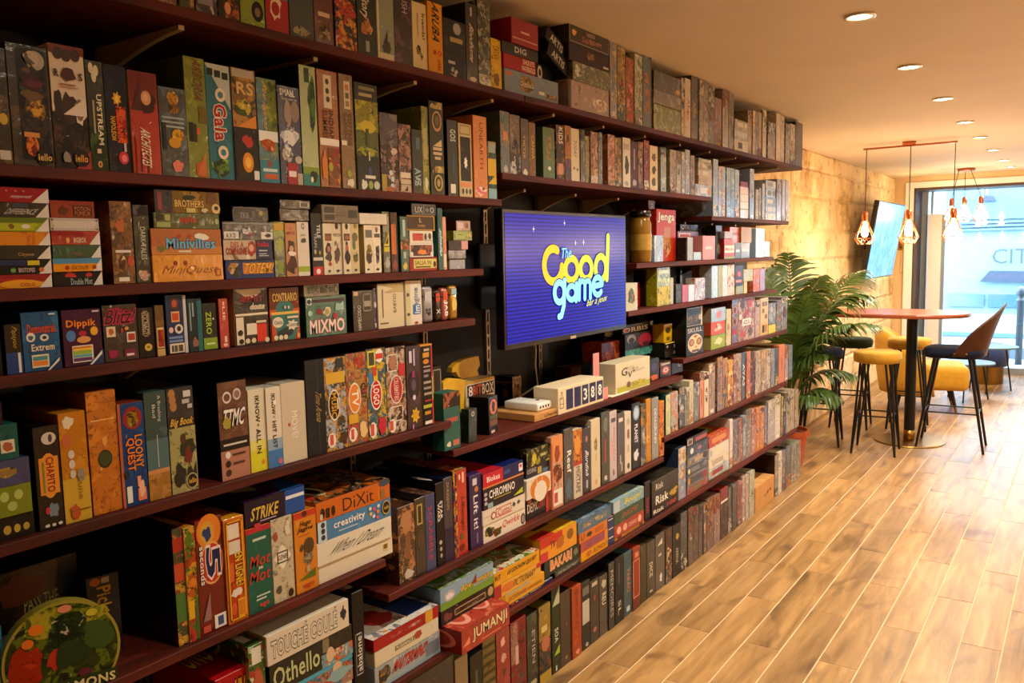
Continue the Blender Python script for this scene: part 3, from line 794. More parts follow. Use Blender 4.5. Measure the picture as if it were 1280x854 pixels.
row('A2', (800, 70, 3.713), '''
> 438 500 380 c0b8a8 d8d0c0 98907f .4 d=.25 w=.9
+ 438 500 330 8c98a0 b8bcc0 606c74 .5 d=.25 w=.9
+ 440 500 290 a0a098 c8c4b8 606058 .5 d=.25 w=.9
500 519 250 98887c b8a494 6c5c50 .5 w=.9
520 534 252 a89888 7c6c60 c8b8a8 .5 w=.9
535 548 256 8c8078 b0a090 605650 .5 w=.9
549 562 260 a4988c 7c7068 c8c0b4 .5 w=.9
568 585 248 b8b0a4 d8d0c4 807870 .3 w=.9
592 626 302 6c6860 a09c90 48443f .5 w=.9
631 650 262 c4b8a8 dcd4c8 908478 .3 w=.9
651 668 275 b4a898 d0c8bc 807468 .3 w=.9
674 694 310 807c78 b0aca4 54504c .5 w=.9
696 718 312 908c84 b8b4ac 605c58 .5 w=.9
720 753 302 3c3430 4c4440 2c2624 .3 w=.5 | dark brown spine closing the top right shelf |
''')
# ---------------- second shelf, left
row('B', (0, 50, 5.176), '''
-30 88 30 1c1a1c 6a5a30 38343a .7 w=.9 | black picture box cut by the left edge of the second shelf | R 30 4 90 12 c8c0b0; C 40 34 88 44 c8a838
95 357 5 2a2624 5c4a3a 3c3a38 .5 w=.95 | dark shrink-wrapped box with a bat-winged emblem, drum and round badge | R 22 5 94 97 221e1e 4a4038 2c2c34 .6; C 45 80 92 96 b0a89c; B 24 68 84 84 40302c 7a5838 2c2220;B 30 36 88 66 5c4c28 b08a30 38402c; C 48 42 78 56 c8942c d8ac40 7a5418; B 22 60 90 72 2c4038; B 26 52 84 66 6a5230; C 30 8 62 26 b04820 e08838 8a2c14 .9; R 28 24 66 28 d09040; B 24 62 94 76 3c1420; B 36 64 84 72 5c2434; C 52 1 96 15 181614; F 55 4 94 12 181614; T iello 58 5 92 11 d8b060; B 34 82 80 96 c8c0a8 a8a090 706858
368 590 15 ded2c0 | white box with a brown animal and dark crowd picture, second shelf | R 0 0 100 46 3a302c 5c4438 241e1c .8; B 0 40 36 66 2c2220; B 20 36 74 64 3a2a24; B 60 36 98 56 ded2c0; C 66 40 90 58 7c6858; P 30 44 98 60 ded2c0; R 0 93 100 100 702c1e; C 12 88 38 98 38241c; C 36 87 62 97 40281e; C 62 88 88 98 38241c; T R 10 74 24 80 38201a b30; T S 80 73 92 79 38201a b30; B 24 70 78 84 4a241a; R 24 68 70 69 a05848; R 24 66 78 66.8 b07868; P 55 0 100 16 a03038; C 48 2 96 16 16100e; T iello 54 6 90 12 d89c40; B 18 4 42 14 8c8478
597 706 122 24302c 3c5030 1c2428 .4 w=.8 | dark green box with white bee hexagons and a downward title, second shelf | R 0 0 100 40 2c4020 4c6a30 1c2c18 .6; T UPSTREAM 52 24 82 70 e8dcb8 d; R 28 34 38 64 a89c70; C 16 88 44 98 d8d0b0; C 44 86 74 96 d8d0b0; C 30 80 60 92 d8d0b0; C 36 3 62 9 d8b878; C 42 4 56 8 a03020; R 36 16 60 20 d8c8a0
''')
row('B', (130, 70, 5.51), '''
40 194 48 14182c 1c2848 0c0e1c .4 | dark blue box with red and yellow flaming title, second shelf | S 30 62 74 76 e0a020; S 42 64 62 73 f0d050; R 44 28 88 62 b8281c e06820 801810 .8; T MECANIK 46 28 70 62 e05820 d; T NAPOLEON 18 30 40 52 e0a828 d; C 44 8 88 20 c83040; C 56 10 80 17 e88080; R 0 0 40 18 1c1c20 38383c 0c0c10; R 70 20 80 28 c8c0b8
208 400 92 b02418 a01c14 c83424 .2 s=d0c0a0 | red box with a pale portrait and white slanted title, second shelf | R 2 70 98 100 6a2018; B 18 58 98 82 381812; C 40 68 76 82 d09868; B 44 72 66 80 e0b080; P 2 62 40 92 4a2018; R 28 2 32 22 7a1810; R 50 0 54 18 7a1810; R 10 0 14 36 801c12; T ARCHITECTES 30 8 64 44 e8d8b8 d s10 b10
405 590 202 3c4a50 5c7078 28343a .5 w=.9 | slate blue shrink-wrapped box with small gold figures and a pink bear, second shelf | C 32 80 74 96 c09038 6c5020 e0c070; B 30 70 80 84 8a6030 583c20 b88848; R 8 55 90 57 a8b0b0; R 8 60 90 62 98a4a8; R 8 65 90 67 98a4a8; C 42 40 88 54 d8a828 b07818 f0d060; C 28 32 74 44 c89020; R 8 30 22 60 1c2428; B 34 4 80 20 d87868
592 733 -8 7c8818 8c9820 98a428 .4 s=5c6418 | olive green box with brown slanted title on its spine, second shelf | T ARBORIA 40 64 86 98 6a3418 d s10; R 8 30 32 46 1c2014; C 44 36 62 42 d05020; R 34 30 46 45 28301c; B 30 0 96 16 b05420; P 36 2 80 22 c86830; R 60 46 100 60 6c5a18
736 905 42 3c7c88 488a94 306874 .3 | teal blue spine with a large red and white curly title, second shelf | Q 0 62 96 100 b8c0b8; R 8 90 30 96 20241c; R 36 89 60 95 20241c; R 66 88 90 94 20241c; B 2 0 90 20 6c8c30 2c4018 a0b848; T Gaia 24 34 76 66 a81c20 d of0e0c8 b30; C 34 68 76 80 e0d0b0; C 44 71 66 77 3c7c88; C 34 18 76 30 e0d0b0; C 44 21 66 27 3c7c88
''')
row('B', (280, 70, 5.176), '''
75 232 66 8a6a34 b88a3c 3c2c1c .7 | dark box with gold title, orange tent and glowing bowl, second shelf | R 4 92 94 99 b0a898; B 12 78 92 90 7a5c34 b08848; T RS 20 77 90 88 d8b470; B 2 58 84 74 c8b440 4c6028 e0cc60; P 2 46 96 60 d8882c; R 0 0 98 48 241814 38241c 140e0c .5; B 30 30 84 42 b83024; C 30 8 76 26 d88820; C 40 12 66 22 f0b848; R 76 2 98 10 e0dcd0
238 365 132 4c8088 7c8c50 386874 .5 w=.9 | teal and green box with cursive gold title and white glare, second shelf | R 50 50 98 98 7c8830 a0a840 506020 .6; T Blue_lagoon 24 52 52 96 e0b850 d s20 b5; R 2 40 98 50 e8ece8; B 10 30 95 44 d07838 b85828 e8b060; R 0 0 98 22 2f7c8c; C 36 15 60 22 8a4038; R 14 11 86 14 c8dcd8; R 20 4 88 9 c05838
371 510 184 2c3c60 4c5c80 c8ccd0 .4 w=.9 | dark blue box with white feathery picture and small red panel, second shelf | T SMALL 10 90 80 97 e8e4dc; T Square 16 85 88 89 c8ccd0 b0; C 26 58 60 86 b0a090 705c50 e0d8cc .4; C 56 64 96 86 8c7c70; B 2 38 98 60 e8e8e4 c8ccd0 8890a0 .5; B 4 22 60 40 c0b8b0 5c6478 e8e4e0; R 30 0 76 22 a02430; R 36 8 70 14 e8d8d0; C 66 22 100 30 b8aca0; R 76 0 100 12 b0a898
517 620 50 b8c498 c4cca4 a8b488 .2 s=2c3420 | pale green box with a leafy tree and a black bird, second shelf | B 44 44 104 98 3c6424 507c30 2c4c1c .8; B 58 56 100 74 4c7028; R 30 86 60 98 2c4a24; R 0 10 100 16 7c9830; R 0 0 100 10 2c8070; B 38 2 92 14 181c14; C 44 3 60 8 e8e4d0
630 757 78 a86c38 b87c44 906030 .3 w=.8 | orange brown box with white icon strip and large dark title, second shelf | R 30 68 70 96 dcd4bc; C 40 88 58 93 4c3c28; C 40 80 58 85 4c3c28; C 42 73 60 78 4c3c28; T INDIAN 50 40 74 66 4c2c18 d; T SUMMER 20 40 44 66 5c3820 d; R 2 36 98 42 f0e8d8; R 40 2 98 34 8a5a38 a83c30 c89850 .7; C 40 14 62 22 a8a030; B 4 2 36 34 c87838
770 855 108 8a6c40 a08050 705430 .3 w=.8 | tan box with white icon strip and two-word title, second shelf | R 34 70 80 94 d8ccac; R 44 86 70 91 c07858; R 44 79 70 84 6c5838; R 44 72 70 77 a08850; T COTTAGE 56 38 82 66 4c3820 d b0; T GARDEN 24 44 48 66 5c4428 d b0; C 34 10 66 17 98a030; B 24 1 90 10 d8d0b8 706048; R 2 38 40 42 e8dcc0
''')  # glare on the teal and green box is a white band in its print
row('B', (430, 100, 5.695), '''
100 258 10 5c6820 788428 384018 .4 | green and yellow box with a mushroom-like tree picture, second shelf | R 0 84 100 100 2c2a1c; R 18 88 76 91 b0a878; R 18 94 88 97 8a8460; R 0 56 100 84 98942c c0b838 5c6420 .6; B 8 52 94 66 c8b428; R 42 40 56 58 404c18; B 2 30 100 42 b0b030 88a028 4c5818; R 0 0 100 32 20241c; B 12 0 42 10 d8d8c8; C 46 1 66 9 98a858; C 70 1 96 9 c0c8b0; C 46 14 62 22 384878; R 32 11 78 14 d8d8cc; R 50 28 56 36 c8ccb0
270 394 224 5c4c44 a8887c 3c302c .9 | grey brown picture box with three small round badges, second shelf | R 0 60 100 99 6c6468 8c8488 54484c .5; B 55 46 96 58 c8b8a0; R 2 0 30 22 a89038; C 44 21 66 28 c8ccd0; C 52 13 74 20 c8ccd0; C 50 4 72 11 c8ccd0; B 20 0 80 8 b06030
399 487 307 8a5c50 b08878 48342c .9 | reddish brown crowded picture box with white panels, second shelf | R 10 22 90 30 d8c8b0; R 10 13 90 20 c8b498; R 10 2 90 12 c0a888; P 36 3 64 11 28201c
490 564 347 1c2c2c 284040 141e20 .4 | dark teal slim box with white letters at its foot, second shelf | T AVZ 20 12 80 40 9cb0b0 d; R 40 70 80 88 506868; T 7 30 12 70 24 a8b8b8
567 612 182 8c8c38 a8a850 6c702c .6 w=.7 | yellow green narrow spine behind the dark teal box, second shelf | R 20 40 80 75 a8a070; B 20 4 80 20 d0d0b8
622 719 142 1e2a14 283418 141c0e .3 | dark green box with gold oval crests and scrolls, second shelf | R 8 92 92 99 b89c60 3c3c20 d8c080; C 20 68 88 90 c08850; C 28 71 80 88 2c3818; B 36 73 72 86 6c5c38; P 20 52 84 60 c8b080; R 20 48 84 51 c8b080; R 20 43 84 46 c8b080; R 30 38 74 41 c8b080; R 6 24 94 31 a8904c 4c4420 d8c47c .8; C 20 4 84 22 b09850; C 30 6 74 20 30381c; C 40 9 64 17 a89060
745 814 278 182428 223438 101a1e .3 | dark blue green slim box with white ornate initials, second shelf | T GOS 30 72 84 88 c0c4bc d; R 24 4 74 16 d8d0b8; B 40 26 70 60 2c4c54
825 916 303 cdbc90 | cream framed box with a dark night picture and white light, second shelf | R 8 84 92 99 c0ac78; F 10 85 90 98 8a7a4c; R 12 22 90 82 2c2620 4c4438 1c1814 .4; S 36 38 66 56 e8e0d0; R 8 14 92 20 d88858; R 12 4 92 12 d0c098; C 14 4 34 12 4c4434; C 42 4 60 12 4c4434; C 68 4 88 12 4c4434
930 1025 246 d08850 dc9860 c07c48 .2 | orange spine with thin downward title beside the shelf end, second shelf | T UNEARTH 44 36 70 92 5c3018 d b0; B 6 1 96 16 d87c70 f0c8b8 8a3c38 .8
1030 1088 432 3c5048 b89828 688890 .4 | small yellow and blue box at the right end of the second shelf | R 0 40 100 70 c8a020; P 0 26 100 44 d0a828; R 0 0 100 18 7ca0a8; R 10 80 90 96 90988c
''')
# ---------------- shelf above the television
row('B2', (600, 120, 5.695), '''
150 215 102 5c7070 8c7058 3c5458 .6 w=.9 | grey teal spine with orange figure, first on the shelf above the television | R 30 54 80 68 c87c48; B 20 0 80 14 a8a49c
218 290 126 6c5848 8a7460 504038 .5 w=.9
293 348 156 403830 5c5044 2c2824 .5 w=.8 | dark spine with yellow lettering, shelf above the television | T TIETJE 24 30 54 72 c8a040 d b0; B 20 0 90 12 c8c0ac
351 400 182 86663c a08050 6a4c2c .4 | tan spine with yellow lettering, shelf above the television | T CANVA 40 32 76 76 d8b858 d b0
452 534 216 6a8060 7c9070 587050 .3 s=4c6048 d=.3 | green box with gold column of letters, shelf above the television | R 30 36 70 82 b08838 8c7c48 6a8060 .7; C 40 16 66 24 e0d8c8
546 604 202 443428 a87048 6c5444 .7 | dark brown spine with white block letters, shelf above the television | T KIDS 30 66 80 96 d8d0c0 d; R 20 10 80 30 c08868
605 650 206 b07830 c8943c 584c58 .5 | orange and violet sunset spine, shelf above the television | R 0 0 100 40 605468 8c5c58 404050 .6; C 30 70 70 84 3c2c1c
652 711 226 d8ccae | cream spine with thin dark title, shelf above the television | T TODAY 30 46 64 78 4c4434 d b0; C 20 22 44 28 a05038; C 60 20 80 26 60583c
713 749 236 505450 888c84 343834 .6 w=.9
751 779 282 847c50 a8a068 5c5438 .6
790 841 250 a4785c c49c7c 70503c .8
846 872 256 6c706c 9ca09c 4c504c .6 w=.9
912 961 270 b07860 cca088 7c4c40 .7 | |
963 1007 292 8c7048 b89868 5c4830 .7
1018 1072 292 d4ccb8 | off-white spine with dark ape silhouette, shelf above the television | B 20 22 90 60 302c28; B 24 44 70 66 383430; R 12 76 84 88 a89c88; B 20 2 80 14 9c9484 5c544c
1075 1124 318 501c20 682c30 3c1418 .4 | dark red slim spine with silver marks, shelf above the television | B 20 4 80 20 a89890; R 40 40 56 84 a88888
1127 1164 322 6c4434 a07450 443028 .8
1166 1203 312 883c30 a8604c 58281f .7
''')
row('B2', (800, 70, 3.713), '''
46 82 413 d0bc8c c0a878 e0d0a8 .2 | cream spine with three brown figures, shelf above the television | B 20 64 84 84 5c4828; B 24 36 80 58 483420; B 22 8 78 30 54442c
97 121 422 a0a49c c0c4bc 70746c .4 w=.9
139 168 432 988c6c 6c6450 c0b898 .5 w=.9
170 189 440 b0a48c d0c8b4 807460 .4 w=.9
192 208 443 9c988c c8c4b8 6c685c .4 w=.9
210 231 433 a0a4a8 c8ccd0 74787c .4 w=.9
234 253 460 988478 c0aca0 6c5c54 .5 w=.8
256 332 592 a8b0b8 d0d4d8 7c848c .4 d=.27 w=.9
+ 272 334 556 b89c68 d0b888 8c7448 .4 d=.25
+ 270 333 523 c0b8ac d8d4cc 908880 .4 d=.25
+ 270 333 490 b0a494 d0c8bc 847868 .4 d=.25
+ 272 330 472 989c98 c0c4c0 70746f .4 d=.25
''')
row('B3', (800, 70, 3.713), '''
339 361 476 98a8b8 c0ccd8 6c7c8c .4 w=.9
363 378 510 90a0b0 b89078 d0d8e0 .4 w=.9
379 395 512 a0a8b0 b07c68 c8d0d8 .4 w=.9
401 419 516 90a4b4 b8c8d4 6c808c .5 w=.9
420 438 520 88a0b0 b0c4d0 60788c .5 w=.9
439 459 526 98a8b4 c0ccd4 707c88 .5 w=.9
466 503 710 e0dcd4 d0ccc4 f0ece4 .2 d=.25 | white flat box at the base of the red topped stack, far second shelf |
+ 466 503 675 e4d8c4 d0c4b0 f0e8d8 .2 d=.25 | cream flat box second in the red topped stack, far second shelf |
+ 466 503 640 d8d4d0 c0bcb8 ece8e4 .2 d=.25 | white flat box third in the red topped stack, far second shelf |
+ 466 503 605 dcc8b4 c8b4a0 ece0d0 .2 d=.25 | beige flat box fourth in the red topped stack, far second shelf |
+ 466 501 580 8c3040 a04858 701c2c .2 d=.25 | dark red flat box topping the small stack, far second shelf |
509 528 522 98a4b4 bcc8d4 6c7884 .4 w=.9
536 549 618 b0a890 d0c8b4 807860 .4
552 562 612 a8a8a0 ccccc4 787870 .4 w=.9
564 578 590 b0b0a8 d4d4cc 80807c .3 w=.9
581 630 728 a8a488 c4c0a8 807c64 .4 d=.24
+ 582 630 690 98acc0 b8c8d8 708498 .4 d=.24
+ 582 630 655 90a8c0 b0c4d8 688098 .4 d=.24
+ 584 627 612 a0b0bc c0ccd8 748490 .4 d=.24
+ 584 630 575 b8bcc0 d4d8dc 888c90 .3 d=.24
633 654 570 a8a49c c8c4bc 7c7870 .3 w=.9
658 672 572 b4aca0 d0c8bc 888074 .3 w=.9
675 690 574 c0b4a4 d8ccbc 948878 .3 w=.9
''')
# ---------------- third shelf, left
row('C', (0, 225, 5.89), '''
> -120 385 705 d88a1c b82820 e4a040 .0 d=.18 | yellow and red flat box at the base of the slanted-corner stack, third shelf | R 0 45 100 100 8c1c1c; R 0 62 60 70 c02c24; P 80 0 100 100 d8d4cc; T COLO 46 10 74 40 a03018; C 22 0 86 62 e09c24; T COLO 52 12 74 38 a82c18
+ -120 382 590 181c1c 283434 101414 .2 d=.18 | black flat box with green and orange dots in the slanted-corner stack | R 20 60 62 96 1c2c54; R 64 60 82 92 c8b828; P 80 0 100 100 d4d0c8; T BIOTOPES 50 12 74 42 c8b0a8; C 38 12 46 42 68a048; C 80 12 88 44 c86828
+ -120 376 485 2c2e26 383a30 22241e .2 d=.18 | charcoal flat box with thin gold title in the slanted-corner stack | P 78 0 100 100 d8d4cc; T Citysue 50 18 74 48 b89868 b0
+ -120 372 380 d8942c c87c20 e4a848 .4 d=.18 | orange flat box in the slanted-corner stack | P 80 0 100 100 dcd8d0
+ -120 362 270 9aa81c 7c8c18 b4c030 .3 d=.18 | yellow green flat box in the slanted-corner stack | R 0 64 100 100 5c7018; P 78 0 100 100 dcd8d0; B 34 12 46 60 70541c; C 56 20 68 54 4c3c14; R 22 8 76 58 a8b424; B 36 14 46 56 7c5c20; C 56 22 70 52 d8d4c0
+ -120 362 157 101214 1c2024 0a0c0e .2 d=.18 | black flat box with white italic title in the slanted-corner stack | P 78 0 100 100 d4d0c8; T DIFFERENCE 34 20 80 58 c8c8c4 s20 b0; R 44 66 68 96 303c44
+ -120 360 42 a01828 8c1020 b42838 .2 d=.18 | crimson flat box on top of the slanted-corner stack | P 72 0 100 100 d8d4cc; T tastypurest! 40 24 72 52 e0c8c0 s15 b5; C 20 70 24 82 d06878; C 32 70 36 82 d06878; C 46 70 50 82 d06878; C 58 70 62 82 d06878
397 757 680 1c1a20 3c2c3c 101014 .4 d=.19 | black flat box with a white script title below the blue and orange one, third shelf | P 80 0 100 100 d8d4cc; B 18 55 48 100 c0382c; B 64 56 80 100 b02c3c; T Double_Mixt 34 8 78 52 b8c8c8 b0
+ 394 752 580 e09c20 d08c18 e8b040 .2 d=.19 | orange flat box with a blue upper band, third shelf | R 0 60 100 100 4888b0; P 80 0 100 100 d8d4cc; T TIKTACK 36 14 72 44 8a4c10 s10 b0; C 24 14 32 46 a83018; C 80 14 88 46 a83018
+ 390 745 480 185840 206c4c 104430 .3 d=.19 | dark green flat box in the second slanted-corner stack | P 78 0 100 100 d8d4cc; B 36 16 64 52 5c5038
+ 382 738 374 a83420 b84028 902818 .3 d=.19 | brick red flat box with white lettering in the second slanted-corner stack | R 0 62 66 100 8c1c18; P 76 0 100 100 d8d4cc; T BIGBOX 44 14 70 52 e0c8a8; C 28 12 36 52 d8a060
+ 372 730 278 d4ccc4 dcd4cc c8c0b8 .2 d=.19 | plain white flat box in the second slanted-corner stack | F 2 6 98 94 b8b0a8
+ 374 698 148 9c4420 a84c28 883818 .3 d=.15 | rust brown flat box on top of the second slanted-corner stack | R 0 78 100 100 8a2c1c; R 50 10 94 74 3c1c10; T POTION 54 42 90 68 c87848 b0; T FUMEUR 54 14 90 40 c87848 b0; B 16 10 40 70 5c3018
842 1002 153 7c5428 9c7038 50381c .8 w=.9 | brown shrink-wrapped picture box standing beside dark green spine, third shelf | B 20 60 70 80 b06030; R 15 38 85 41 d8d0c4; B 20 14 60 36 c09858 684828 d8c090; C 66 20 96 34 b04830; R 22 3 70 8 e0d8cc
1011 1124 182 18301c 203c24 0e2012 .3 | dark green spine with pale gothic title, third shelf | R 0 86 100 100 2c2434 68606c 181420 .6; T DARK_TALES 38 30 72 72 b8c4b0 d b5; B 4 2 96 18 c8a890 8a5048 e0d0c0 .8
''')
row('C', (180, 225, 5.818), '''
> 70 580 547 d8961c e0a42c c88818 .2 d=.25 | wide orange box with thin brown script title, third shelf | T MiniQuest 14 24 92 60 7c3c10 s10 b-8; C 28 60 34 78 8a3018; C 42 60 48 78 8a3018; R 88 16 96 44 a04818; R 90 20 94 38 d8961c
+ 57 567 352 b87848 c88850 a86838 .2 d=.25 | wide peach brown box with sky blue bubbly title, third shelf | R 0 0 100 30 c0783c; T Minivilles 20 22 90 64 68b0d8 o1c3450 b20; B 34 62 42 80 a83c28; B 50 62 56 80 a83c28; B 56 56 84 84 e0dcd0; B 6 10 20 36 6c7030; R 36 8 54 16 d8c8a8
+ 72 551 234 485818 5c6c20 384814 .3 d=.25 | wide green box with red painted title, third shelf | T epic 38 28 64 80 b03820 o6c2c14; R 4 52 14 88 30301c; R 16 52 24 88 a0a060; R 4 8 24 40 98a060; C 92 30 98 70 a8a878
+ 82 553 66 8a6c28 a8843c 6c5420 .4 d=.25 | wide mustard box with cream carved title and animals, third shelf | R 0 0 26 100 4c4c4c 6a4c58 38383c .5; R 4 10 10 90 8c3c48; T BROTHERS 29 26 74 58 e0b868 o3c2010; B 40 56 64 84 28341c; B 76 40 98 100 6c4420 a87038; C 86 0 100 46 d0b880; C 90 16 97 36 4c2c18; R 46 2 60 22 c8b470; B 68 0 80 26 c8b890
597 952 583 1c3c78 284c8c 142c5c .2 d=.22 | blue flat box with slanted orange title and squirrel, third shelf | B 4 4 32 96 8c6438 3c2c1c d8b488; R 34 24 96 84 c87820; T TOTEM! 36 24 96 82 f0b040 o301808 s12 b20; B 6 50 22 90 a87840
+ 582 938 438 2c3058 3c4068 1c2044 .2 d=.22 | dark blue flat box with red title and small portrait, third shelf | R 0 0 64 100 c8b8a0 8a6c48 e0d8c8 .4; T DES_A 14 62 40 92 a82c20; T COMPAGNIE 4 26 46 60 b03424 o501410; B 46 6 66 98 983428; C 50 40 60 78 d8a080; T haba 68 66 92 94 c02840; R 70 42 88 48 c8ccd4; R 70 26 86 30 c8ccd4; R 70 16 90 20 c8ccd4
+ 574 943 301 343c3c 485050 242c2c .3 d=.22 w=.9 | dark grey glossy flat box with white corner plates and crest, third shelf | Q 0 6 34 48 343c3c; R 2 8 30 46 d8d4cc; T A_X_D 6 12 24 38 2c2c2c; R 74 6 98 44 d8d4cc; B 80 12 94 38 2c2c2c; B 36 20 68 84 a8a8a8 6c7070 e0dcd8; T ART 46 24 60 40 b03830; R 0 88 100 93 90989c
+ 644 905 192 24262c 34363c 181a20 .3 d=.14 | small black box with faint lettering lying on the crest box, third shelf | T TKE 20 24 44 60 8c8c90; B 72 40 88 80 a89060; F 1 3 99 97 50545a
958 1035 302 5c6c1c 8ca030 384410 .8 | green snake-patterned slim box, third shelf | R 8 84 92 97 c89828; B 20 40 80 75 a0a848; B 10 5 90 30 7c9030 
1041 1120 312 c89468 | peach slim box with dark red title and dark portrait, third shelf | T MITO 12 78 88 84 8c1c18; C 40 86 56 91 c86038; B 6 36 94 70 402014; B 2 0 100 40 3c1810 5c2818 28100c .6; C 30 46 70 58 c89878; B 8 38 92 48 e0d8cc; C 66 4 96 16 a87858
1126 1210 302 ded6c8 | white slim box with lime green band at its foot, third shelf | R 0 8 100 18 98ac28; C 40 86 66 97 2c2c2c; C 46 88 60 95 ded6c8; B 28 60 80 70 4c4844; R 30 74 70 77 a8a098
+ 986 1202 206 2a2422 40342c 1c1816 .5 d=.14 w=.9 | small dark brown box lying on the white slim box, third shelf |
+ 990 1208 142 38383a 50504e 28282a .4 d=.14 w=.9 | small dark grey box with barcode on top of the dark brown one, third shelf | R 64 20 96 80 c8c4b8; R 68 26 92 74 5c5850; B 4 20 20 80 90908c
''')
row('C', (380, 240, 5.818), '''
66 142 152 16161a 24242a 0e0e12 .2 | black slim box with white title and red square badge, third shelf | R 8 0 98 14 c01828; C 34 2 74 11 e8d8d8; T TELE 52 60 84 82 d8d8d8 d; T TRAPS 22 44 46 68 c8c8c8 d b0; C 18 34 40 42 a8a8a0; C 62 33 82 40 a89838; R 8 24 98 29 c8c4bc
150 214 226 e0d4bc | first of four cream spines with costumed figures, third shelf | R 20 66 94 80 6c4430; T HERO 22 68 92 76 b07040; B 16 38 96 66 241c1c; C 40 44 74 56 b07868; B 16 24 92 46 3c2c28; B 50 16 90 26 a03828; C 40 5 70 10 2c2420
215 282 227 dcd0b8 | second of four cream spines with costumed figures, third shelf | T WITCH 10 74 90 80 38302c; C 34 88 70 100 241c18; B 10 20 86 56 5c4840; P 20 30 60 64 4c3c34; C 22 56 44 66 806050; C 34 5 66 10 2c2420
283 349 228 e0d4bc | third of four cream spines with costumed figures, third shelf | R 14 66 90 80 5c3428; B 20 68 86 78 a0603c; C 34 88 70 100 241c18; C 30 42 66 60 b05848; B 14 18 92 48 18141a; B 30 56 60 66 201818; C 30 5 66 10 2c2420
350 407 228 d4c49c | fourth of four cream spines with costumed figures, third shelf | C 14 64 88 82 6c6440; B 10 44 60 70 607038; B 16 18 90 48 908848 5c5c30 c8c080; C 40 90 80 100 8c7c4c; C 30 5 66 10 2c2420
+ 132 396 90 8a7c68 a0907c 6c6050 .3 d=.16 | grey brown carton lying on the four cream spines, third shelf | R 4 10 36 94 948874; R 6 54 34 90 3c3830; R 6 14 34 46 3c3830; R 72 30 96 74 2c3428; R 44 40 66 44 4c443c; P 40 50 66 80 746856
446 510 240 dcd2bc d4c8b0 e4dccc .2 s=b8a470 | cream spine with black and gold crest beside its twin, third shelf | R 16 74 90 90 6c6864; B 14 18 90 60 342c28 8c7844 504438 .9; C 30 50 74 60 8a7430; C 20 6 50 10 2c2420
511 565 240 dcd2bc d4c8b0 e4dccc .2 | cream spine with grey crest, right of its twin, third shelf | R 16 74 90 82 4c4844; C 30 84 66 96 6c5c4c; B 20 18 84 62 3c3c40 78787c 28282c .9; C 26 5 70 10 2c2420
+ 404 606 152 cfc8ba d8d0c4 c0b8ac .2 d=.16 w=.9 | white carton lying on the twin cream spines, third shelf |
584 631 142 5c5c48 8c8c70 3c3c30 .6 w=.7 | grey slim box with a yellow warning triangle, third shelf | P 10 44 90 66 d8c828; P 25 47 78 60 3c3c20; R 8 34 92 42 c8b820; B 10 4 90 26 a8a498
640 688 147 54382c 7c5440 382420 .5 | brown slim box with a long orange stripe, third shelf | R 10 30 76 80 c86828; R 50 24 60 84 a84c18; B 10 2 90 22 8c4038 5c2c28
710 766 177 1c5c50 246c5c 144840 .2 | dark teal slim box with busy middle panel, third shelf | R 0 40 100 58 a83c28 d8b050 3c4828 .9; R 30 64 62 94 a8c0b8; B 20 2 80 18 c8b848; R 30 24 62 36 98b0a8
770 972 476 a82020 b83030 901818 .1 d=.2 | red flat box with cream title plate, third shelf | R 14 18 96 86 d8c870; T SALSA_IN 18 44 76 76 5c3818 b10; R 20 24 74 34 5c3c20; C 84 24 94 70 3c2820
+ 770 942 374 e0dcd4 | white framed flat box with a dark picture and orange glow, third shelf | R 4 8 94 88 5c2c34 a85838 2c2024 .8; B 30 10 76 60 e08030; C 2 4 14 40 d8d0c8; C 86 2 98 40 d8d0c8
+ 770 936 282 dcd4c4 | white flat box with a salmon red patch, third shelf | R 12 20 58 80 c85848 e08878 a83828 .6; C 62 24 74 80 4c4034; C 80 30 94 84 504438; R 60 20 96 28 a89c8c
+ 748 950 168 4c3018 5c3c20 3c2410 .3 d=.2 | brown wooden chest-like flat box with gold trim, third shelf | R 0 0 100 10 a87828; R 0 92 100 100 a07428; R 96 0 100 100 b8882c; T toretz 38 24 64 42 c8a060 b0; R 44 56 47 84 c8b090; R 44 54 52 58 c8b090
+ 782 960 82 101012 1a1a1e 0a0a0c .2 d=.16 | black flat box with white symbols on top of a stack, third shelf | F 2 6 98 94 585858; T UX 14 22 44 74 c8c8c8 b0; R 48 20 50 80 a8a8a8; T <> 56 32 68 64 a8a8a8; C 74 26 90 72 c8c8c8; C 77 32 87 66 101012
976 1016 117 3c6c6c 4c7c78 2c5858 .3 | teal slim box with white handwritten title, third shelf | T similo 30 22 86 64 d8e4e0 d s20; B 10 70 90 96 284848
1017 1040 180 c88048 b07040 d89860 .4 | orange slim spine beside the teal one, third shelf | R 10 5 90 30 d8c8b0
1060 1174 490 a8a8ac c8c8cc 8c8c90 .3 d=.1 | small pale grey box at the base of the little stack, third shelf end |
+ 1052 1180 422 68686c 888890 505054 .5 d=.1 | small grey box second in the little stack, third shelf end |
+ 1052 1192 353 3c2820 503428 281c18 .4 d=.1 | small dark brown box with pink end in the little stack, third shelf end | R 66 4 100 96 c89088
+ 1088 1222 282 7c8c38 94a44c 64742c .4 d=.1 | small green box in the little stack, third shelf end | R 10 16 60 84 98a860; B 66 8 96 92 c0b060 5c4c28 d8cc90; R 22 56 48 64 4c5828
+ 1108 1210 208 a88070 c0988a 8c6858 .3 d=.1 s=4c1814 | small rosy brown box on top of the little stack, third shelf end | R 8 20 50 84 c0a8b0; B 60 20 90 80 6c4838
''')

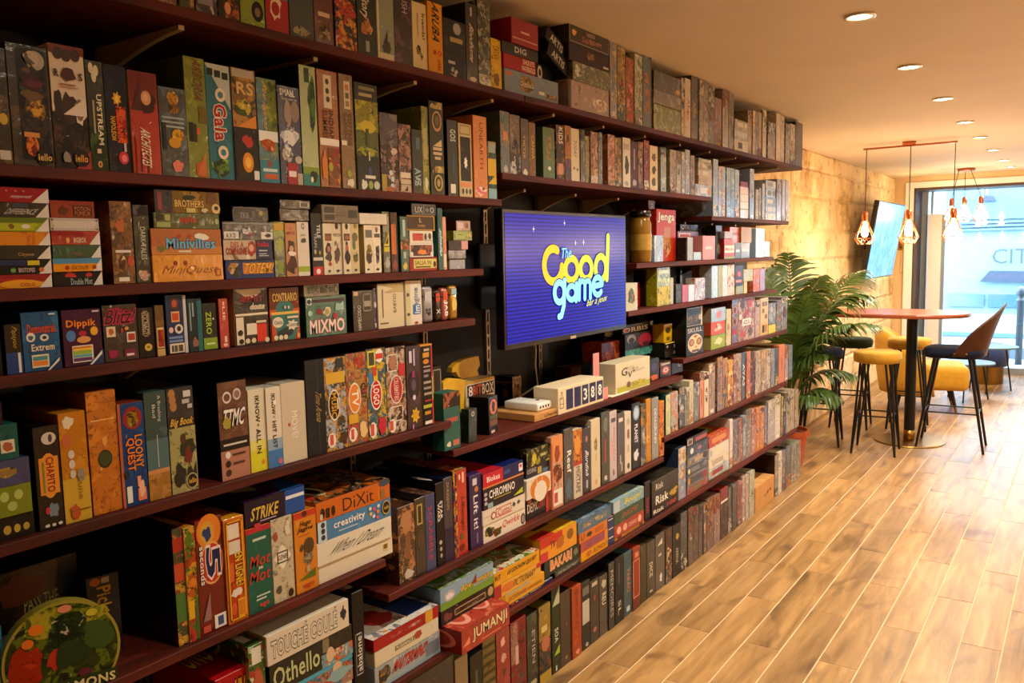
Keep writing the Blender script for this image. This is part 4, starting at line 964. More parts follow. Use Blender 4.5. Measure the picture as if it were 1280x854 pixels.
# ---------------- fourth shelf, left
row('D', (0, 360, 6.4), '''
-60 30 300 181418 281c20 101014 .4 | dark box cut by the left edge of the fourth shelf |
62 192 296 141012 1c1618 0c0a0c .2 d=.12 | narrow black and blue box with yellow script, left of the sky blue box | R 0 0 100 43 1c3c78; R 72 2 88 42 d8d4c8; T Papayoo 36 52 76 94 b8983c d s15 b0
200 495 202 2c6490 3c7aa4 1c4c74 .5 d=.11 | sky blue box with red bubble title and cards, fourth shelf | T Demonstrak 14 64 92 80 c85038 o3c1c18 s0; T Extrem 22 34 84 46 d8d0bc o50484c; C 10 50 34 66 e0dccc; B 14 52 30 62 4c6078; C 46 50 70 62 d8d4c8; C 52 53 64 59 28343c; R 20 6 66 28 d8d0b8; R 23 9 62 17 d88030; R 23 18 62 25 4c8c88; P 56 0 100 24 182c54; P 60 0 94 20 d8d8d4; P 66 0 100 18 182c54; R 72 94 90 97 b0c8d4
521 830 182 4c1240 5c1c4c 3c0c32 .3 d=.11 | purple box with orange bubble title and rainbow cards, fourth shelf | T Dippik 10 66 86 82 e88420 o4c1408 s0; C 8 44 32 64 4878b8; C 40 52 60 62 a82438; C 70 52 90 68 e0a828; C 34 40 70 52 d89858; R 20 6 74 36 e0d8c4; R 22 8 70 14 5c3068; R 22 15 70 20 58a0a0; R 22 21 70 26 88b038; R 22 27 70 31 e8c030; R 22 31 70 34 d07028; P 56 0 100 26 20345c; P 62 0 96 24 d8d8d4; P 68 0 100 20 20345c; R 76 94 94 97 d0b8c8
845 1115 142 18101a 281420 100a10 .3 d=.11 w=.9 | black glossy box with big pink brushed title and playing cards, fourth shelf | B 4 62 98 96 902044 c03858 501028 .6; T Blitz! 10 66 94 92 1c0c14 oc03058 s15 b10; R 8 44 34 62 d8c8a8; B 12 46 30 60 b06030; R 66 32 92 50 d8d4cc; R 70 35 90 47 a83c28; B 8 4 40 24 901848; R 56 6 90 20 6c1c3c; R 62 8 84 12 e0d0d0; C 48 50 56 58 b03040; C 60 54 72 60 d89860
1121 1250 163 1c1614 28201c 120e0c .3 | black spine with cream downward title and gold circle, fourth shelf | T VOCNAGY 30 46 62 92 d8c49c d b0; F 24 42 70 94 8c7c5c; C 32 13 78 28 d0b048; C 44 18 64 23 8a6c20
''')
row('D', (180, 350, 5.818), '''
90 159 187 6c5020 86662c 503c18 .3 | olive gold narrow box with red framed panel, fourth shelf | R 10 16 92 56 d8c088; R 20 18 90 52 8c2c1c b84828 601c14 .7; R 6 0 96 14 c0a060
178 302 112 243c68 2c4878 1c3058 .3 d=.1 s=1c2c4c | blue box back with barcode and speech bubbles, fourth shelf | R 28 76 76 94 4c2c28; C 36 79 66 92 b05038; R 28 54 76 72 d8a068; R 33 57 70 69 c04830; C 10 36 36 46 d8b8b0; C 44 34 92 50 d8d0c0; C 56 38 80 47 2c2c38; R 8 26 88 30 6888b8; R 8 20 88 24 6888b8; R 8 2 94 18 d8ccb0; R 18 4 84 15 4c4434; R 30 4 36 15 a89c80; R 50 4 60 15 a89c80
303 326 112 c8ccd0 b8bcc4 e0e0e4 .2 d=.1 | pale grey narrow edge of the barcode box, fourth shelf |
332 434 138 14343c 1c444c 0e282e .3 | dark teal slim box with tiny white downward lettering, fourth shelf | R 14 40 24 92 7c9498; R 34 66 44 92 90a4a8; B 20 6 70 28 8a6050 c09880; R 66 0 100 96 1c6068
440 538 172 2c2c28 3c3c38 20201c .2 | dark box with lime green slanted title and lime foot, fourth shelf | R 0 2 100 26 7c9824; T ZERO 22 34 62 82 a0bc30 d; R 20 12 80 15 d8e0b0; C 70 64 82 68 d8d4cc
560 623 138 b84438 c45044 a83830 .2 d=.12 | coral red narrow box with pale lettering, fourth shelf | T LIE 40 56 66 84 e8c8b8 d; R 44 86 64 94 e0b8a8; C 30 3 80 10 e0c0b0; R 46 12 74 24 e0c0b0
671 914 67 1e1a18 2a2422 141210 .2 d=.14 s=c8bc9c | black and cream box with a white torn-paper picture and red card, fourth shelf | R 2 52 98 56 d8ccb0; Q 2 66 80 98 d8ccb4; T LIMIT_OK 22 78 88 88 b02c2c s10; T doute 44 62 88 72 d8ccb4 s5; P 20 70 98 98 1e1a18; T LIMIT 24 76 86 86 8c2428; R 2 2 24 50 d8ccb4; R 32 18 62 38 d8d0bc; R 62 4 92 36 c82c20; C 8 3 22 12 181412; C 26 3 40 12 d0c4a8; C 44 3 58 12 d0c4a8; C 84 2 98 11 d0c4a8; C 6 18 20 28 181412; T doute 46 62 88 74 e0d4bc s5 b10; R 60 38 90 42 d0c4a8
925 1139 62 783218 883c1c c84c24 .2 d=.13 | rust red box with arched gold title and teal cartoon panel, fourth shelf | R 0 46 100 60 c04820; C 20 46 80 76 286c68; R 4 42 96 55 d8b048; T CONTRARIO 10 74 92 90 d8b058 o38180c; R 4 2 96 50 286c68; R 4 2 18 36 b84420; P 80 2 96 30 c04c24; B 16 4 86 26 1c2c30; C 6 26 42 46 d8d0b8; T Choisis 12 32 38 40 384040 b0; S 50 18 94 40 d8d0b8; T Contra! 58 26 88 34 384040 b0; C 8 3 22 12 d8c8a8; C 24 3 38 12 d8c8a8; C 40 3 54 12 d8c8a8; R 86 4 96 12 d89850; C 46 60 52 66 d8c8a8; C 58 60 64 66 d8c8a8; R 54 42 92 46 d0c8b0
''')
row('D', (360, 340, 5.333), '''
126 394 168 287468 30806f 1f6459 .2 d=.16 s=184840 | teal box with big white and pink title and dice, fourth shelf | R 2 74 98 76 1c5850; T MIXMO 8 8 94 42 e8d4cc o8c1c34 b25; R 14 84 96 92 3c2430; R 3 80 14 95 d8dcd4; B 3 80 14 95 1c3c38; B 40 48 62 72 d8c8a0; C 26 54 38 70 8c1c2c; C 4 52 14 66 a8c8c0; P 70 62 92 84 b0ccc0; B 70 58 92 82 90b8ac; C 64 40 76 56 a02438; B 44 52 58 68 a89468
+ 108 340 66 8a8270 9c9482 746c5c .2 d=.13 | grey beige carton with dark stamps lying on the teal box, fourth shelf | R 10 20 40 76 6c7058 4c503c 8a8270 .8; R 44 20 66 70 5c5448 8a8270 3c342c .7; C 84 14 98 72 3c342c; C 87 22 95 64 8a8270; R 70 20 82 56 4c4840
440 575 128 24201c 2e2a26 1c1814 .3 d=.14 w=.7 | black box with white downward title and ringed emblem, fourth shelf | R 4 88 26 98 c8a888; R 46 46 92 94 34302c; F 48 48 90 92 8c8474; R 54 60 84 74 9c9484; T HAMECODO 20 4 36 64 d0ccc0 u b0
576 597 110 20204c 2c2c5c 18183c .3 d=.13 | navy narrow ragged edge beside the cream box, fourth shelf | B 10 50 90 70 c8c4cc; R 30 5 70 15 c0b8a0
599 776 82 d8ccae dcd2b8 cfc2a0 .1 d=.12 | cream box with thin upward title, fourth shelf | Q 2 82 98 98 b09c68; T BABYIO 58 34 70 76 302820 u b0; R 16 24 20 88 6c5c44; R 6 10 38 13 5c4c38; P 20 80 98 96 b8a470
790 895 61 ded8cc | white box with blue handwritten upward title, fourth shelf | R 0 0 30 100 c8bc94; B 2 64 26 74 4c4c30; B 4 20 26 30 3c3c28; T imagine 48 24 86 84 4c7c98 u b5; R 44 24 90 46 2c68a0; T im 52 26 84 44 e0e8ec u; C 52 2 74 8 b83030
''')
def tin(x0, x1, px_top, cols, label, key='D'):
    """small card-game tin with rounded corners"""
    z0 = SH[key][0] + .0006; xf = XF - .02
    y0, y1 = y_at(x0, xf, z0), y_at(x1, xf, z0) - .001; z1 = z_at(px_top, xf, y0)
    o = bevel_box('card_tin', .075, y1 - y0, z1 - z0, min(.011, (y1 - y0) * .45), mat('tin_' + cols[0], '#' + cols[0], .25, .4, coat=.5), None, (xf - .0375, (y0 + y1) / 2, (z0 + z1) / 2), 3, True)
    tag(o, label, 'tin', 'card tins on the fourth shelf')
    pm = MB(); fr = face_frame('', -.0375, .0375, -(y1 - y0) / 2, (y1 - y0) / 2, -(z1 - z0) / 2, (z1 - z0) / 2); rs = random.Random(x0)
    for k, it in enumerate(cols[1].split(';')): add_deco(pm, pm, fr, it.strip(), k + 2, rs)
    pm.obj('cover_print', PRINT, o)
    k = MB(); k.box(-.0380, .0384, -(y1 - y0) / 2 - .0004, (y1 - y0) / 2 + .0004, .024, .0265); k.obj('lid_seam', BLACKM, o)
tin(529, 543, 358, ('8c8c90', 'T SP 26 20 70 40 1c1c20 d; R 20 60 80 84 b8b8bc'), 'silver card tin with a black mark, first of four, fourth shelf')
tin(544, 552.5, 362, ('38241f', 'R 20 62 80 88 c03420; T X 24 24 76 40 d0ccc4 d'), 'dark card tin with a red top patch, second of four, fourth shelf')
tin(553, 562, 360, ('b06a58', 'T JAB 24 14 80 60 f0e8e0 d; R 20 64 80 88 c8402c'), 'rosy red card tin with white letters, third of four, fourth shelf')
tin(562.8, 573.5, 357, ('a87c34', 'B 20 20 80 70 d8b858; R 20 74 80 90 90b0b8'), 'gold card tin at the right end of the fourth shelf')

# ---------------- fifth shelf, left
row('E', (0, 470, 4.069), '''
> -160 180 682 201e1c 302c28 161412 .3 r=1 d=.27 | dark flat box with gold dice at the base of the left stack, fifth shelf | C 52 24 64 62 a89038; C 68 24 78 60 b09840; C 82 26 92 58 a89038
+ -160 168 537 7c8c18 8c9c20 6c7c14 .2 r=1 d=.26 | olive lime flat box with pale leaf icons in the left stack, fifth shelf | C 50 50 64 84 a8b860; C 72 50 86 84 a8b860; C 60 16 76 48 a0b058
+ -160 157 407 404c7c 4c588c 343f6c .2 r=1 d=.25 | slate blue flat box with patterned title in the left stack, fifth shelf | B 40 30 84 74 6c5c30 a8904c 3c3424; R 48 42 78 62 8a7038
+ -160 100 237 1c6460 247470 145450 .2 r=1 d=.24 | dark teal flat box with small picture tiles in the left stack, fifth shelf | R 64 20 92 56 d0c8b0; B 68 22 90 54 a05838; C 40 16 58 52 c8d0c4; B 46 60 66 92 a01c28
+ -160 18 130 3c1830 4c2440 2c1024 .3 r=1 d=.18 | purple box on top of the left stack, fifth shelf |
206 330 268 1a1210 241a16 120c0a .3 | black spine with orange scroll plate and little mouse, fifth shelf | C 14 30 92 74 d88c30; R 14 34 92 70 d88c30; T CHAPITO 42 36 74 70 8c2018 d; R 26 36 34 66 7c7c30; C 30 82 90 94 c8c0b8; C 58 84 74 92 4c4440; B 34 10 84 26 6c7c8c; C 26 15 44 22 b83048; B 16 2 40 6 c8c4bc; B 46 2 66 6 c8c4bc; B 72 2 92 6 c8c4bc
336 470 196 c08420 cc9434 b07418 .4 | ochre yellow spine with chicken and lantern drawings, fifth shelf | R 0 0 100 40 c09c30; B 6 84 58 98 d8ccb0 c07850; B 4 68 40 82 c0603c; C 26 58 50 66 c8c0b0; C 26 49 50 57 c8c0b0; C 28 40 50 48 c0b8a8; C 54 36 84 48 8a8474; T Lune 56 20 76 40 8c5c1c d b-5; B 14 2 60 18 b04c28 e0c8a0; R 20 10 96 11 7a5418
479 626 87 c07818 d0882c a86410 .6 s=9c6418 | golden yellow tall box with a dark round hole, fifth shelf | C 26 37 76 52 2c3018; C 30 39 72 51 3c4220; R 10 76 90 77 e0b060; B 44 54 62 64 d89848
''')
row('E', (120, 460, 4.495), '''
152 300 207 184c84 205c98 103c6c .4 s=8a4428 | bright blue spine with orange bubble letters and round portrait, fifth shelf | R 0 0 10 100 b05c30; C 18 74 92 96 8c2420; B 28 76 78 94 a08420 c8b040 4c3818; T LOONY 58 36 88 68 d88838 d o40180c; T QUEST 22 34 56 66 e07c30 d o40180c; R 16 4 36 20 d8dcd8; R 58 18 72 28 e09478; R 58 4 90 16 d87c60; B 60 6 88 26 e0b090; C 10 28 30 36 1c2c30
305 425 142 385858 4c6c68 2c4848 .3 w=.6 | grey teal spine with small white title over a sand coloured foot, fifth shelf | R 0 0 100 24 a87c3c b88c4c 8c6430 .5; R 0 24 100 28 c08850; R 0 28 100 56 48686c; T A_Breaking 56 72 74 96 d0d0c0 d b-4; T Bad 34 76 48 88 d0d0c0 d b-4; R 48 30 51 60 c0c4b8
430 575 120 2c3038 3c4048 202428 .3 w=.7 | dark spine with gold title over a striding man picture, fifth shelf | C 6 90 32 99 a87848; C 8 84 34 93 a87848; C 10 78 36 87 a87848; R 62 90 90 96 c8c8c4; R 56 84 84 88 b0b0ac; R 76 79 94 83 b0b0ac; R 0 0 100 62 a8a470 c0b888 6c6c48 .5; T Big_Book 8 62 94 71 d0a840 o4c3414 s10; B 34 28 100 52 28301c; C 40 46 62 56 4c3020; B 50 24 84 44 6c2c24; B 8 4 60 30 242420; B 60 6 84 26 282820; P 70 8 96 28 242420; C 54 2 98 17 b8a888; C 57 3 95 16 181410; T iello 62 7 92 12 d8a848
710 868 87 6a4438 7c5444 58382c .5 s=181210 w=.9 | brown shrink-wrapped box with white slanted initials and pink foot, fifth shelf | C 16 78 46 90 d8d0c8; C 20 80 42 88 6a4438; C 52 80 80 92 c8c0b8; C 56 82 76 90 8a6c5c; R 0 30 100 42 181210; R 0 0 100 30 a87460; T TTMC 12 54 88 72 e8e4dc o281c18 s15 b20; B 10 50 40 66 9c9438; R 10 35 92 37 c8c4bc; C 14 22 32 29 e0d8d0; C 14 13 32 20 281c18; C 14 4 32 11 382820; R 40 24 84 26 4c3028; R 40 15 80 17 4c3028; <R 4 40 70 80 5c5420; <R 20 4 70 18 2c2420; <R 20 8 40 16 d8d0c4
''')
row('E', (220, 430, 4.495), '''
425 517 263 dcd6c0 | cream spine with black downward title over a yellow foot, fifth shelf | R 0 0 100 26 d0cc30; R 0 26 100 38 d8d270; T IKNOW 40 60 66 92 2c2824 d; R 50 55 58 58 6c685c; T ALL_IN 40 22 66 52 2c2824 d; C 66 8 84 14 d88030
518 605 250 dcd6c8 | cream spine with black downward title over a blue foot, fifth shelf | R 0 0 100 22 3c74b4; R 0 22 100 36 88a4c0; T IKNOW 36 66 62 92 2c2824 d; R 46 62 54 64 6c685c; T HIT_LIST 36 24 62 58 2c2824 d; B 60 2 96 12 b86878; C 46 78 66 84 e8e8e4
607 740 228 cfc6b2 d4ccba c8bea8 .1 | plain beige box with faint white downward title, fifth shelf | T MOVE! 40 30 64 64 e8e4dc d b0; R 24 46 34 50 b04838
746 850 97 1c2630 26323c 141c24 .3 s=1c2226 d=.31 | navy black tall box with gold cursive title, fifth shelf | T Time_Arena 50 34 80 66 b09448 d s15 b0; R 62 0 65 100 34404c; <R 20 86 70 88 58646c; <R 30 82 72 84 58646c
''')
row('E', (380, 420, 5.339), '''
155 296 152 4c4844 c89838 a8b0b8 .95 d=.30 s=4c3830 | collage spine with a black and gold oval badge, fifth shelf | C 14 32 70 66 d8d4c8; C 18 34 66 64 1c1612; T MUSIC 28 36 52 62 d8a030 d; R 54 44 62 56 d8c8a0; R 6 72 94 84 d0a438 e0c060; R 56 88 90 98 2c3034; C 4 4 42 20 e0d4c4; R 14 7 30 18 c05048; B 60 4 100 20 4c2c20
297 432 122 7c7468 b08848 b85040 .95 d=.30 s=4c3830 | collage spine with an orange oval badge and red pop lettering, fifth shelf | C 10 34 70 68 e0d4c0; C 14 36 66 66 d88030; T TV 26 42 58 60 f0e8dc d; T POP 44 82 92 96 b82c28; T CUT 70 48 96 66 2c241c d; C 4 4 44 20 e0d8c8; R 14 7 28 18 c84840; B 50 6 98 24 d8b880; R 6 24 50 34 d0a030
433 560 92 5c6460 c8b040 3c7088 .95 d=.30 s=4c3830 | collage spine with a red oval badge and coloured cubes, fifth shelf | C 16 32 76 66 e8dcd0; C 20 34 72 64 b81c24; T LOGO 30 38 62 60 f0e4dc d; R 8 62 30 74 3c78a8; R 34 64 56 76 d8b030; R 30 70 50 80 c04030; R 6 80 46 98 d8c840; R 12 82 40 96 40402c; C 44 84 88 99 e8e4dc; R 46 88 86 94 c83c30; C 2 2 40 20 e0d8cc; R 8 5 26 18 c84c40; B 44 2 96 26 b8203c
563 689 82 5c4034 b08868 c8b8a8 .95 d=.30 s=4c3830 | portrait collage spine with a red ring badge, fifth shelf | C 16 34 84 68 d8c8bc; C 20 36 80 66 a82830; T CELEBRITIES 38 38 60 64 e8d4cc d b0; F 6 72 60 92 d8d0c4; C 14 74 50 90 a87058; F 8 14 80 32 d0c8bc; C 4 2 40 18 e0d8cc; R 8 5 26 16 c84c40; R 62 66 96 80 b83038
691 785 72 2c1434 441c4c 1c0c24 .4 d=.30 | purple spine with dark disc and yellow sticker, fifth shelf | C 6 36 94 70 141018; C 14 40 86 66 2c2028; C 34 46 66 60 584860; S 24 6 90 26 d8b02c; C 36 11 78 22 c89c20; R 40 62 60 70 8c3060; S 36 34 64 42 e0c8d8; R 20 80 40 94 c8c0d0; R 50 76 62 96 b0a8c0; R 30 0 40 6 b878b0
790 868 62 120c10 1c1418 0c080a .2 d=.30 s=c88428 | black spine with red and yellow border and gold emblems, fifth shelf | R 90 0 100 100 b03028; R 0 98 100 100 c89030; R 92 30 100 60 c8a038; R 20 84 72 90 c88c38; C 20 76 70 82 c07c28; R 22 72 78 73.5 a8988c; R 22 66 78 69 90848c; R 22 60 60 63 8c8088; R 18 52 80 55 9c9088; R 18 45 80 48 8c8480; R 20 38 84 41 a09488; R 24 30 78 32 a03028; R 10 22 82 26 a8b038; R 20 14 70 18 c08828; R 20 2 80 6 d8d0c4; R 24 92 70 95 b8a898
''')
# ---------------- sixth shelf, left
row('E2', (100, 660, 4.4), '''
545 600 12 8a4018 c8a030 305030 .95 d=.30 s=241610 | thick dark sided picture box with a red and green striped edge, sixth shelf | R 0 80 100 92 a03020; R 0 55 100 70 b84828; R 0 20 100 45 487030
601 665 6 c89c28 b04820 587828 .9 d=.30 | yellow jungle picture spine beside the number five box, sixth shelf | C 8 38 96 60 b86c28 d89038 7c3c18; R 6 20 60 36 d0a428; B 10 74 96 98 688028 c8a838 9c3820; R 66 2 96 30 4c5c28; R 20 0 50 10 b02c28
668 811 -28 7a1c10 902414 601008 .4 d=.29 | red spine with a big blue five and ringed circles, sixth shelf | C 4 74 96 104 d87c28; C 16 78 70 98 c89c38; B 24 80 62 94 28386c; C 10 42 98 80 d8a060; C 14 44 95 78 b8301c; T 5 32 48 86 75 161c48 oe0d0c8 d b30; T seconds 10 44 28 78 e8dcd0 d o301010; R 52 2 96 14 e0dcd4; R 64 4 86 12 34507c; R 8 2 36 8 b84c3c; P 10 12 40 36 8c6c68
''')
row('E2', (0, 600, 3.362), '''
946 1045 172 c87818 d88a24 b05c14 .3 d=.29 s=d8a020 | orange spine with yellow frame and letters spilling down, sixth shelf | R 8 4 92 96 b84c1c d06828 9c3414 .5; R 14 80 74 94 d8d0c0; R 20 66 76 78 d0c8b8; T EN_LIGNE? 46 34 88 66 e8c038 d o241408; R 16 40 38 58 c86030; B 14 24 80 34 d8d0c4; R 50 4 86 22 d8a028; R 54 6 82 20 c87820; C 14 8 44 20 c85028; F 10 3 90 97 d8a428
''')
row('E2', (280, 600, 5.023), '''
163 314 320 286c5c 307868 1f5a4c .2 d=.26 s=c88018 | sea green spine with two red brushed words, sixth shelf | R 0 94 100 100 b02430; R 36 96 62 104 b83040; R 26 84 80 87 b8ccbc; T Mot 12 54 94 68 b83c2c s10 b15; T Mot 8 36 92 50 b83c2c s10 b15; R 44 50 62 53 c0b8a0; R 30 18 86 20 b8c8b8; R 28 14 70 16 b8c8b8; T ego 40 4 80 10 c84038
318 449 258 c4bca4 b0a890 8c8674 .5 d=.26 | grey cream doodle patterned spine with a white diamond, sixth shelf | D 8 38 88 68 e0d8c4; F 22 46 74 60 4c443c; T GENIE 26 50 70 56 3c342c b0; C 62 1 96 14 b8a070; C 66 2 92 12 281c14; B 10 10 40 22 504838; B 60 74 92 94 d0c8b0 8c8470; B 6 74 30 86 a04840
> 133 508 192 2c1838 3c2048 200f2a .3 h=.062 d=.27 x=.004 z=1 | dark purple flat box with gold title and a bright blue corner, across two spines | R 66 0 100 100 1c4c98; T STRIKE 10 20 54 70 d0b040 o281430 s8; R 24 10 50 14 b8a8c0; R 67 62 99 76 d8dce4; ^R 0 0 100 100 40184c 703c7c 281034 .6; ^B 20 20 60 70 c8b890 8c4878; ^P 60 0 100 60 1c4c98
'''.replace('> 133', '+ 133'))
row('E2', (280, 600, 5.023), '''
459 595 218 d08818 dc9828 c07c14 .2 d=.26 | amber spine with a hedgehog in sunglasses on a green leaf, sixth shelf | R 0 92 100 100 b83820; C 36 93 60 100 4c2018; T Hugo 26 80 76 88 281c10 s15; T Jagne 14 74 84 81 281c10 s15; R 20 70 64 71 b04c20; B 30 28 86 64 a89878 c8b898 7c6c50; C 40 46 86 66 4c3c28; B 20 50 40 60 504030; P 10 16 88 26 4c6818; R 46 24 62 32 a89878; T ego 30 4 80 10 b82c28
596 1060 548 d8d2c0 dcd6c6 cfc8b4 .1 d=.29 | plain cream flat box with small gold square at the stack base, sixth shelf | R 86 40 93 72 a88c30; R 87.5 44 91.5 68 6c5820; R 86 30 93 34 b09c58
+ 588 1055 408 dcd6c6 e0dacc d0cab8 .1 d=.29 | cream flat box with flowing black script title, sixth shelf | T When_I_Dream 20 30 88 78 2c2824 s25 b-6
+ 592 1050 275 3c88b8 4898c8 2c78a8 .2 d=.29 | sky blue flat box with white rounded title and dots, sixth shelf | R 0 0 11 100 b8ccd8; C 4 68 9 96 34302c; C 4 38 9 66 34302c; C 4 8 9 34 34302c; T creativity 20 34 62 80 e8e8e4 b20; R 26 24 52 28 c8dce4; C 68 40 72 60 d8b040; C 73 60 77 80 d04858; C 72 24 76 42 e0e0d8; C 78 40 82 62 d87838; C 79 70 83 88 d8d4cc; C 67 70 71 88 d8d8d0; C 77 14 81 32 d85068; C 86 20 98 94 c0a048; C 87 26 97 88 1c1814; T iello 89 48 96 66 d0a848 s10
+ 580 1043 152 c87020 d07c2c b86018 .2 d=.29 | orange flat box with playful black title at the stack top, sixth shelf | T DiXit 34 14 76 80 2c1a10 b-4; C 5 10 11 66 2c1a10; R 12 10 17 60 301c10; C 19 10 24 64 2c1a10; C 4 6 8 40 c8b8a0; R 86 10 92 60 8a6c3c; C 84 74 100 110 38485c; ^R 0 0 100 100 c06c20 38281c 8c6c4c .9; ^C 14 14 34 50 c8bc8c; ^C 18 20 30 44 1c1410; ^B 50 10 96 90 5c4c44 2c2420 a89078 .9; ^C 2 8 12 40 a82c20
''')
# ---------------- lowest shelf, left
row('E3', (230, 720, 5.565), '''
490 596 640 4c7028 c8d0a8 b04838 .7 d=.28 h=.30 | green box with small white panels squeezed beside the white battleship box | B 10 50 90 80 b05838; R 20 84 80 98 d8d8cc; ^R 20 10 70 50 d8dcd0
600 1178 746 c8c0b8 8c8c98 e0d8cc .4 d=.27 h=.075 | pale box at the base of the battleship stack, lowest left shelf |
+ 600 1178 700 a8907c 5888a0 c86838 .8 d=.27 h=.075 x=.001 | seaside picture box under the green lettered one, lowest left shelf | R 0 84 100 100 48a0c0; B 30 10 60 80 c86830 d8a060; C 74 40 86 100 d0b088; B 64 20 100 80 88a8b0
+ 602 1174 640 201e18 2c2a22 181610 .2 d=.27 h=.082 | black flat box with large pale green title, lowest left shelf | T Othello 4 18 58 82 b8c088 o10100c b15; R 62 50 70 100 7c7458; R 60 0 100 44 88a8b0 c87850 d8c8b0 .8; C 66 10 76 60 d0b490
+ 582 1150 430 d8d0be dcd6c6 cec4b0 .1 d=.30 x=-.004 | white flat box with outlined black capitals on its front and lid, lowest left shelf | T TOUCHÉ_COULÉ 5 18 84 90 d8d0be o1c1814 b20; B 88 32 97 76 2c2c3c; R 92 30 93.5 84 2c2c3c; ^T TOUCHÉ_COULÉ 4 30 96 72 d8d0be o1c1814 b20; <R 10 20 90 70 3c3834; <T COULÉ 14 24 86 66 c8c0ae
1196 1272 90 121114 1c1a1e 0c0b0e .2 d=.3 r=0 | black upright box with a white rounded upward title, lowest left shelf | F 20 24 80 62 c8c4bc; R 22 25 78 61 2c2a28; T abalone 30 27 72 59 e0dcd4 u b10; ^R 10 10 90 60 c8b8b0 8c4038 e0d8d0 .8
''')
_a, _b = on_x(268.6, 852, XF - .03), on_x(314.5, 831, XF - .03)
game_box(XF - .03, _a.y, _b.y, SH['E3'][0] + .0006, _a.z, .26, ['#b01420', '#c02030', '#98101a'], .1, 'T UNO 50 52 94 92 e0b82c o1c1208 s12 b20; ^T UNO 8 34 74 86 e0b82c o1c1208 s12 b20', 'red cubic box with a yellow and black slanted title on top, lowest left shelf', 'game box', 'game boxes, lowest left shelf', 0, 0, None, .3)
# ---------------- shelf below the television shelf
row('G1', (480, 560, 5.023), '''
100 204 382 5c3c2c b07c50 38281c .9 d=.28 w=.9 | brown shrink-wrapped picture spine at the left end below the television shelf | R 40 30 70 70 7c5038; B 20 2 90 18 b8b0a8 a04838; B 10 60 90 96 a87850 5c3828
206 268 326 1c1814 28221c 120f0c .3 d=.28 | black spine with a gold cartouche, below the television shelf | R 20 66 74 92 b09c54; R 30 68 64 90 383020; B 10 30 90 60 4c3c2c 7c6448
270 332 302 3c4c78 48588a 303f66 .2 d=.28 | slate blue spine with red downward letters, below the television shelf | T SCRABBLE 30 14 66 84 b83844 d b0; ^R 0 0 100 60 5c4038 8c6c58 38281f .7
338 384 228 0e0c10 16141a 08080a .2 d=.30 | black spine with white block title, below the television shelf | T STAR 52 56 84 78 e0dcd4 d; T WARS 18 54 48 76 e0dcd4 d; C 30 26 66 31 b8b4ac; C 34 18 66 23 b0aca4; C 36 10 66 15 a8a49c; ^B 40 10 90 40 c8c4bc 2c2c30
386 441 196 1c2040 282c50 141830 .3 d=.30 | dark navy spine with tan downward letters, below the television shelf | T DUNGEON 34 62 60 94 a08860 d b0; R 34 4 56 9 c04850; R 0 0 100 40 241c38
446 528 152 b8281a c83420 a02014 .2 d=.30 s=3c2030 | bright red spine with a yellow and blue block edge, below the television shelf | R 0 0 14 100 c89828 28305c b84020 .95; R 14 0 26 100 2c2c50 c8a030 28305c .95; T Ubongo 52 28 84 68 5c1410 d s10; R 66 84 80 96 e0b8a8; C 40 88 54 95 e0c0b0; C 44 18 66 26 4c5c28; B 36 4 80 14 6c1810; ^R 0 0 100 100 a83020 28305c c8a030 .9
546 622 182 44305c 503a6c 38264e .2 d=.28 | violet spine with big white downward title, below the television shelf | T Lift_it! 30 26 66 72 e0dce4 d b15; R 26 86 60 95 c8c0d0; C 40 76 70 84 b07848; R 50 6 58 20 8c78a0
624 888 492 dcd4c8 e0dacf cfc6b8 .1 d=.24 | white flat box with red title and dark gem tiles, below the television shelf | T Qwirkle 44 36 86 80 b83028 s10 b10; B 2 20 30 84 2c2c24 587038 b09030 .8; B 20 10 44 60 302c28 486830 a03830 .8; C 88 6 99 70 4c4440; C 90 16 97 58 8c8478
+ 620 886 402 d8d0c4 e0d8cc ccc2b4 .1 d=.24 | white flat box with small red title and outline figures, below the television shelf | T Cutts 34 24 62 70 b84038 b10; F 30 16 66 80 c05048; C 18 16 30 70 a85848; C 21 26 28 58 d8d0c4; B 68 40 76 76 4c4844; B 80 44 88 78 4c4844; R 2 50 14 54 b89888
+ 624 880 255 2c2438 382e46 221a2c .2 d=.24 | dark violet flat box with white outlined title, below the television shelf | R 0 92 100 100 c87838; T CHROMINO 14 42 76 78 e8e4e0 o14101c b15; R 24 32 66 36 a8a028; P 72 10 96 36 a8b428; R 10 2 22 24 8ca8b8; C 2 60 9 76 b8b0b8; C 2 40 9 56 b8b0b8; C 2 20 9 36 b8b0b8
+ 622 874 170 1c2c64 243878 142050 .1 d=.26 | deep blue flat box with a red title half, below the television shelf | R 0 0 48 100 b82030; T Blokus 9 28 40 70 f0e0dc b20; R 50 40 66 70 38487c; R 88 20 98 80 e0d8d8; C 90 46 96 74 c04858; ^R 0 0 48 100 a81c2c
''')
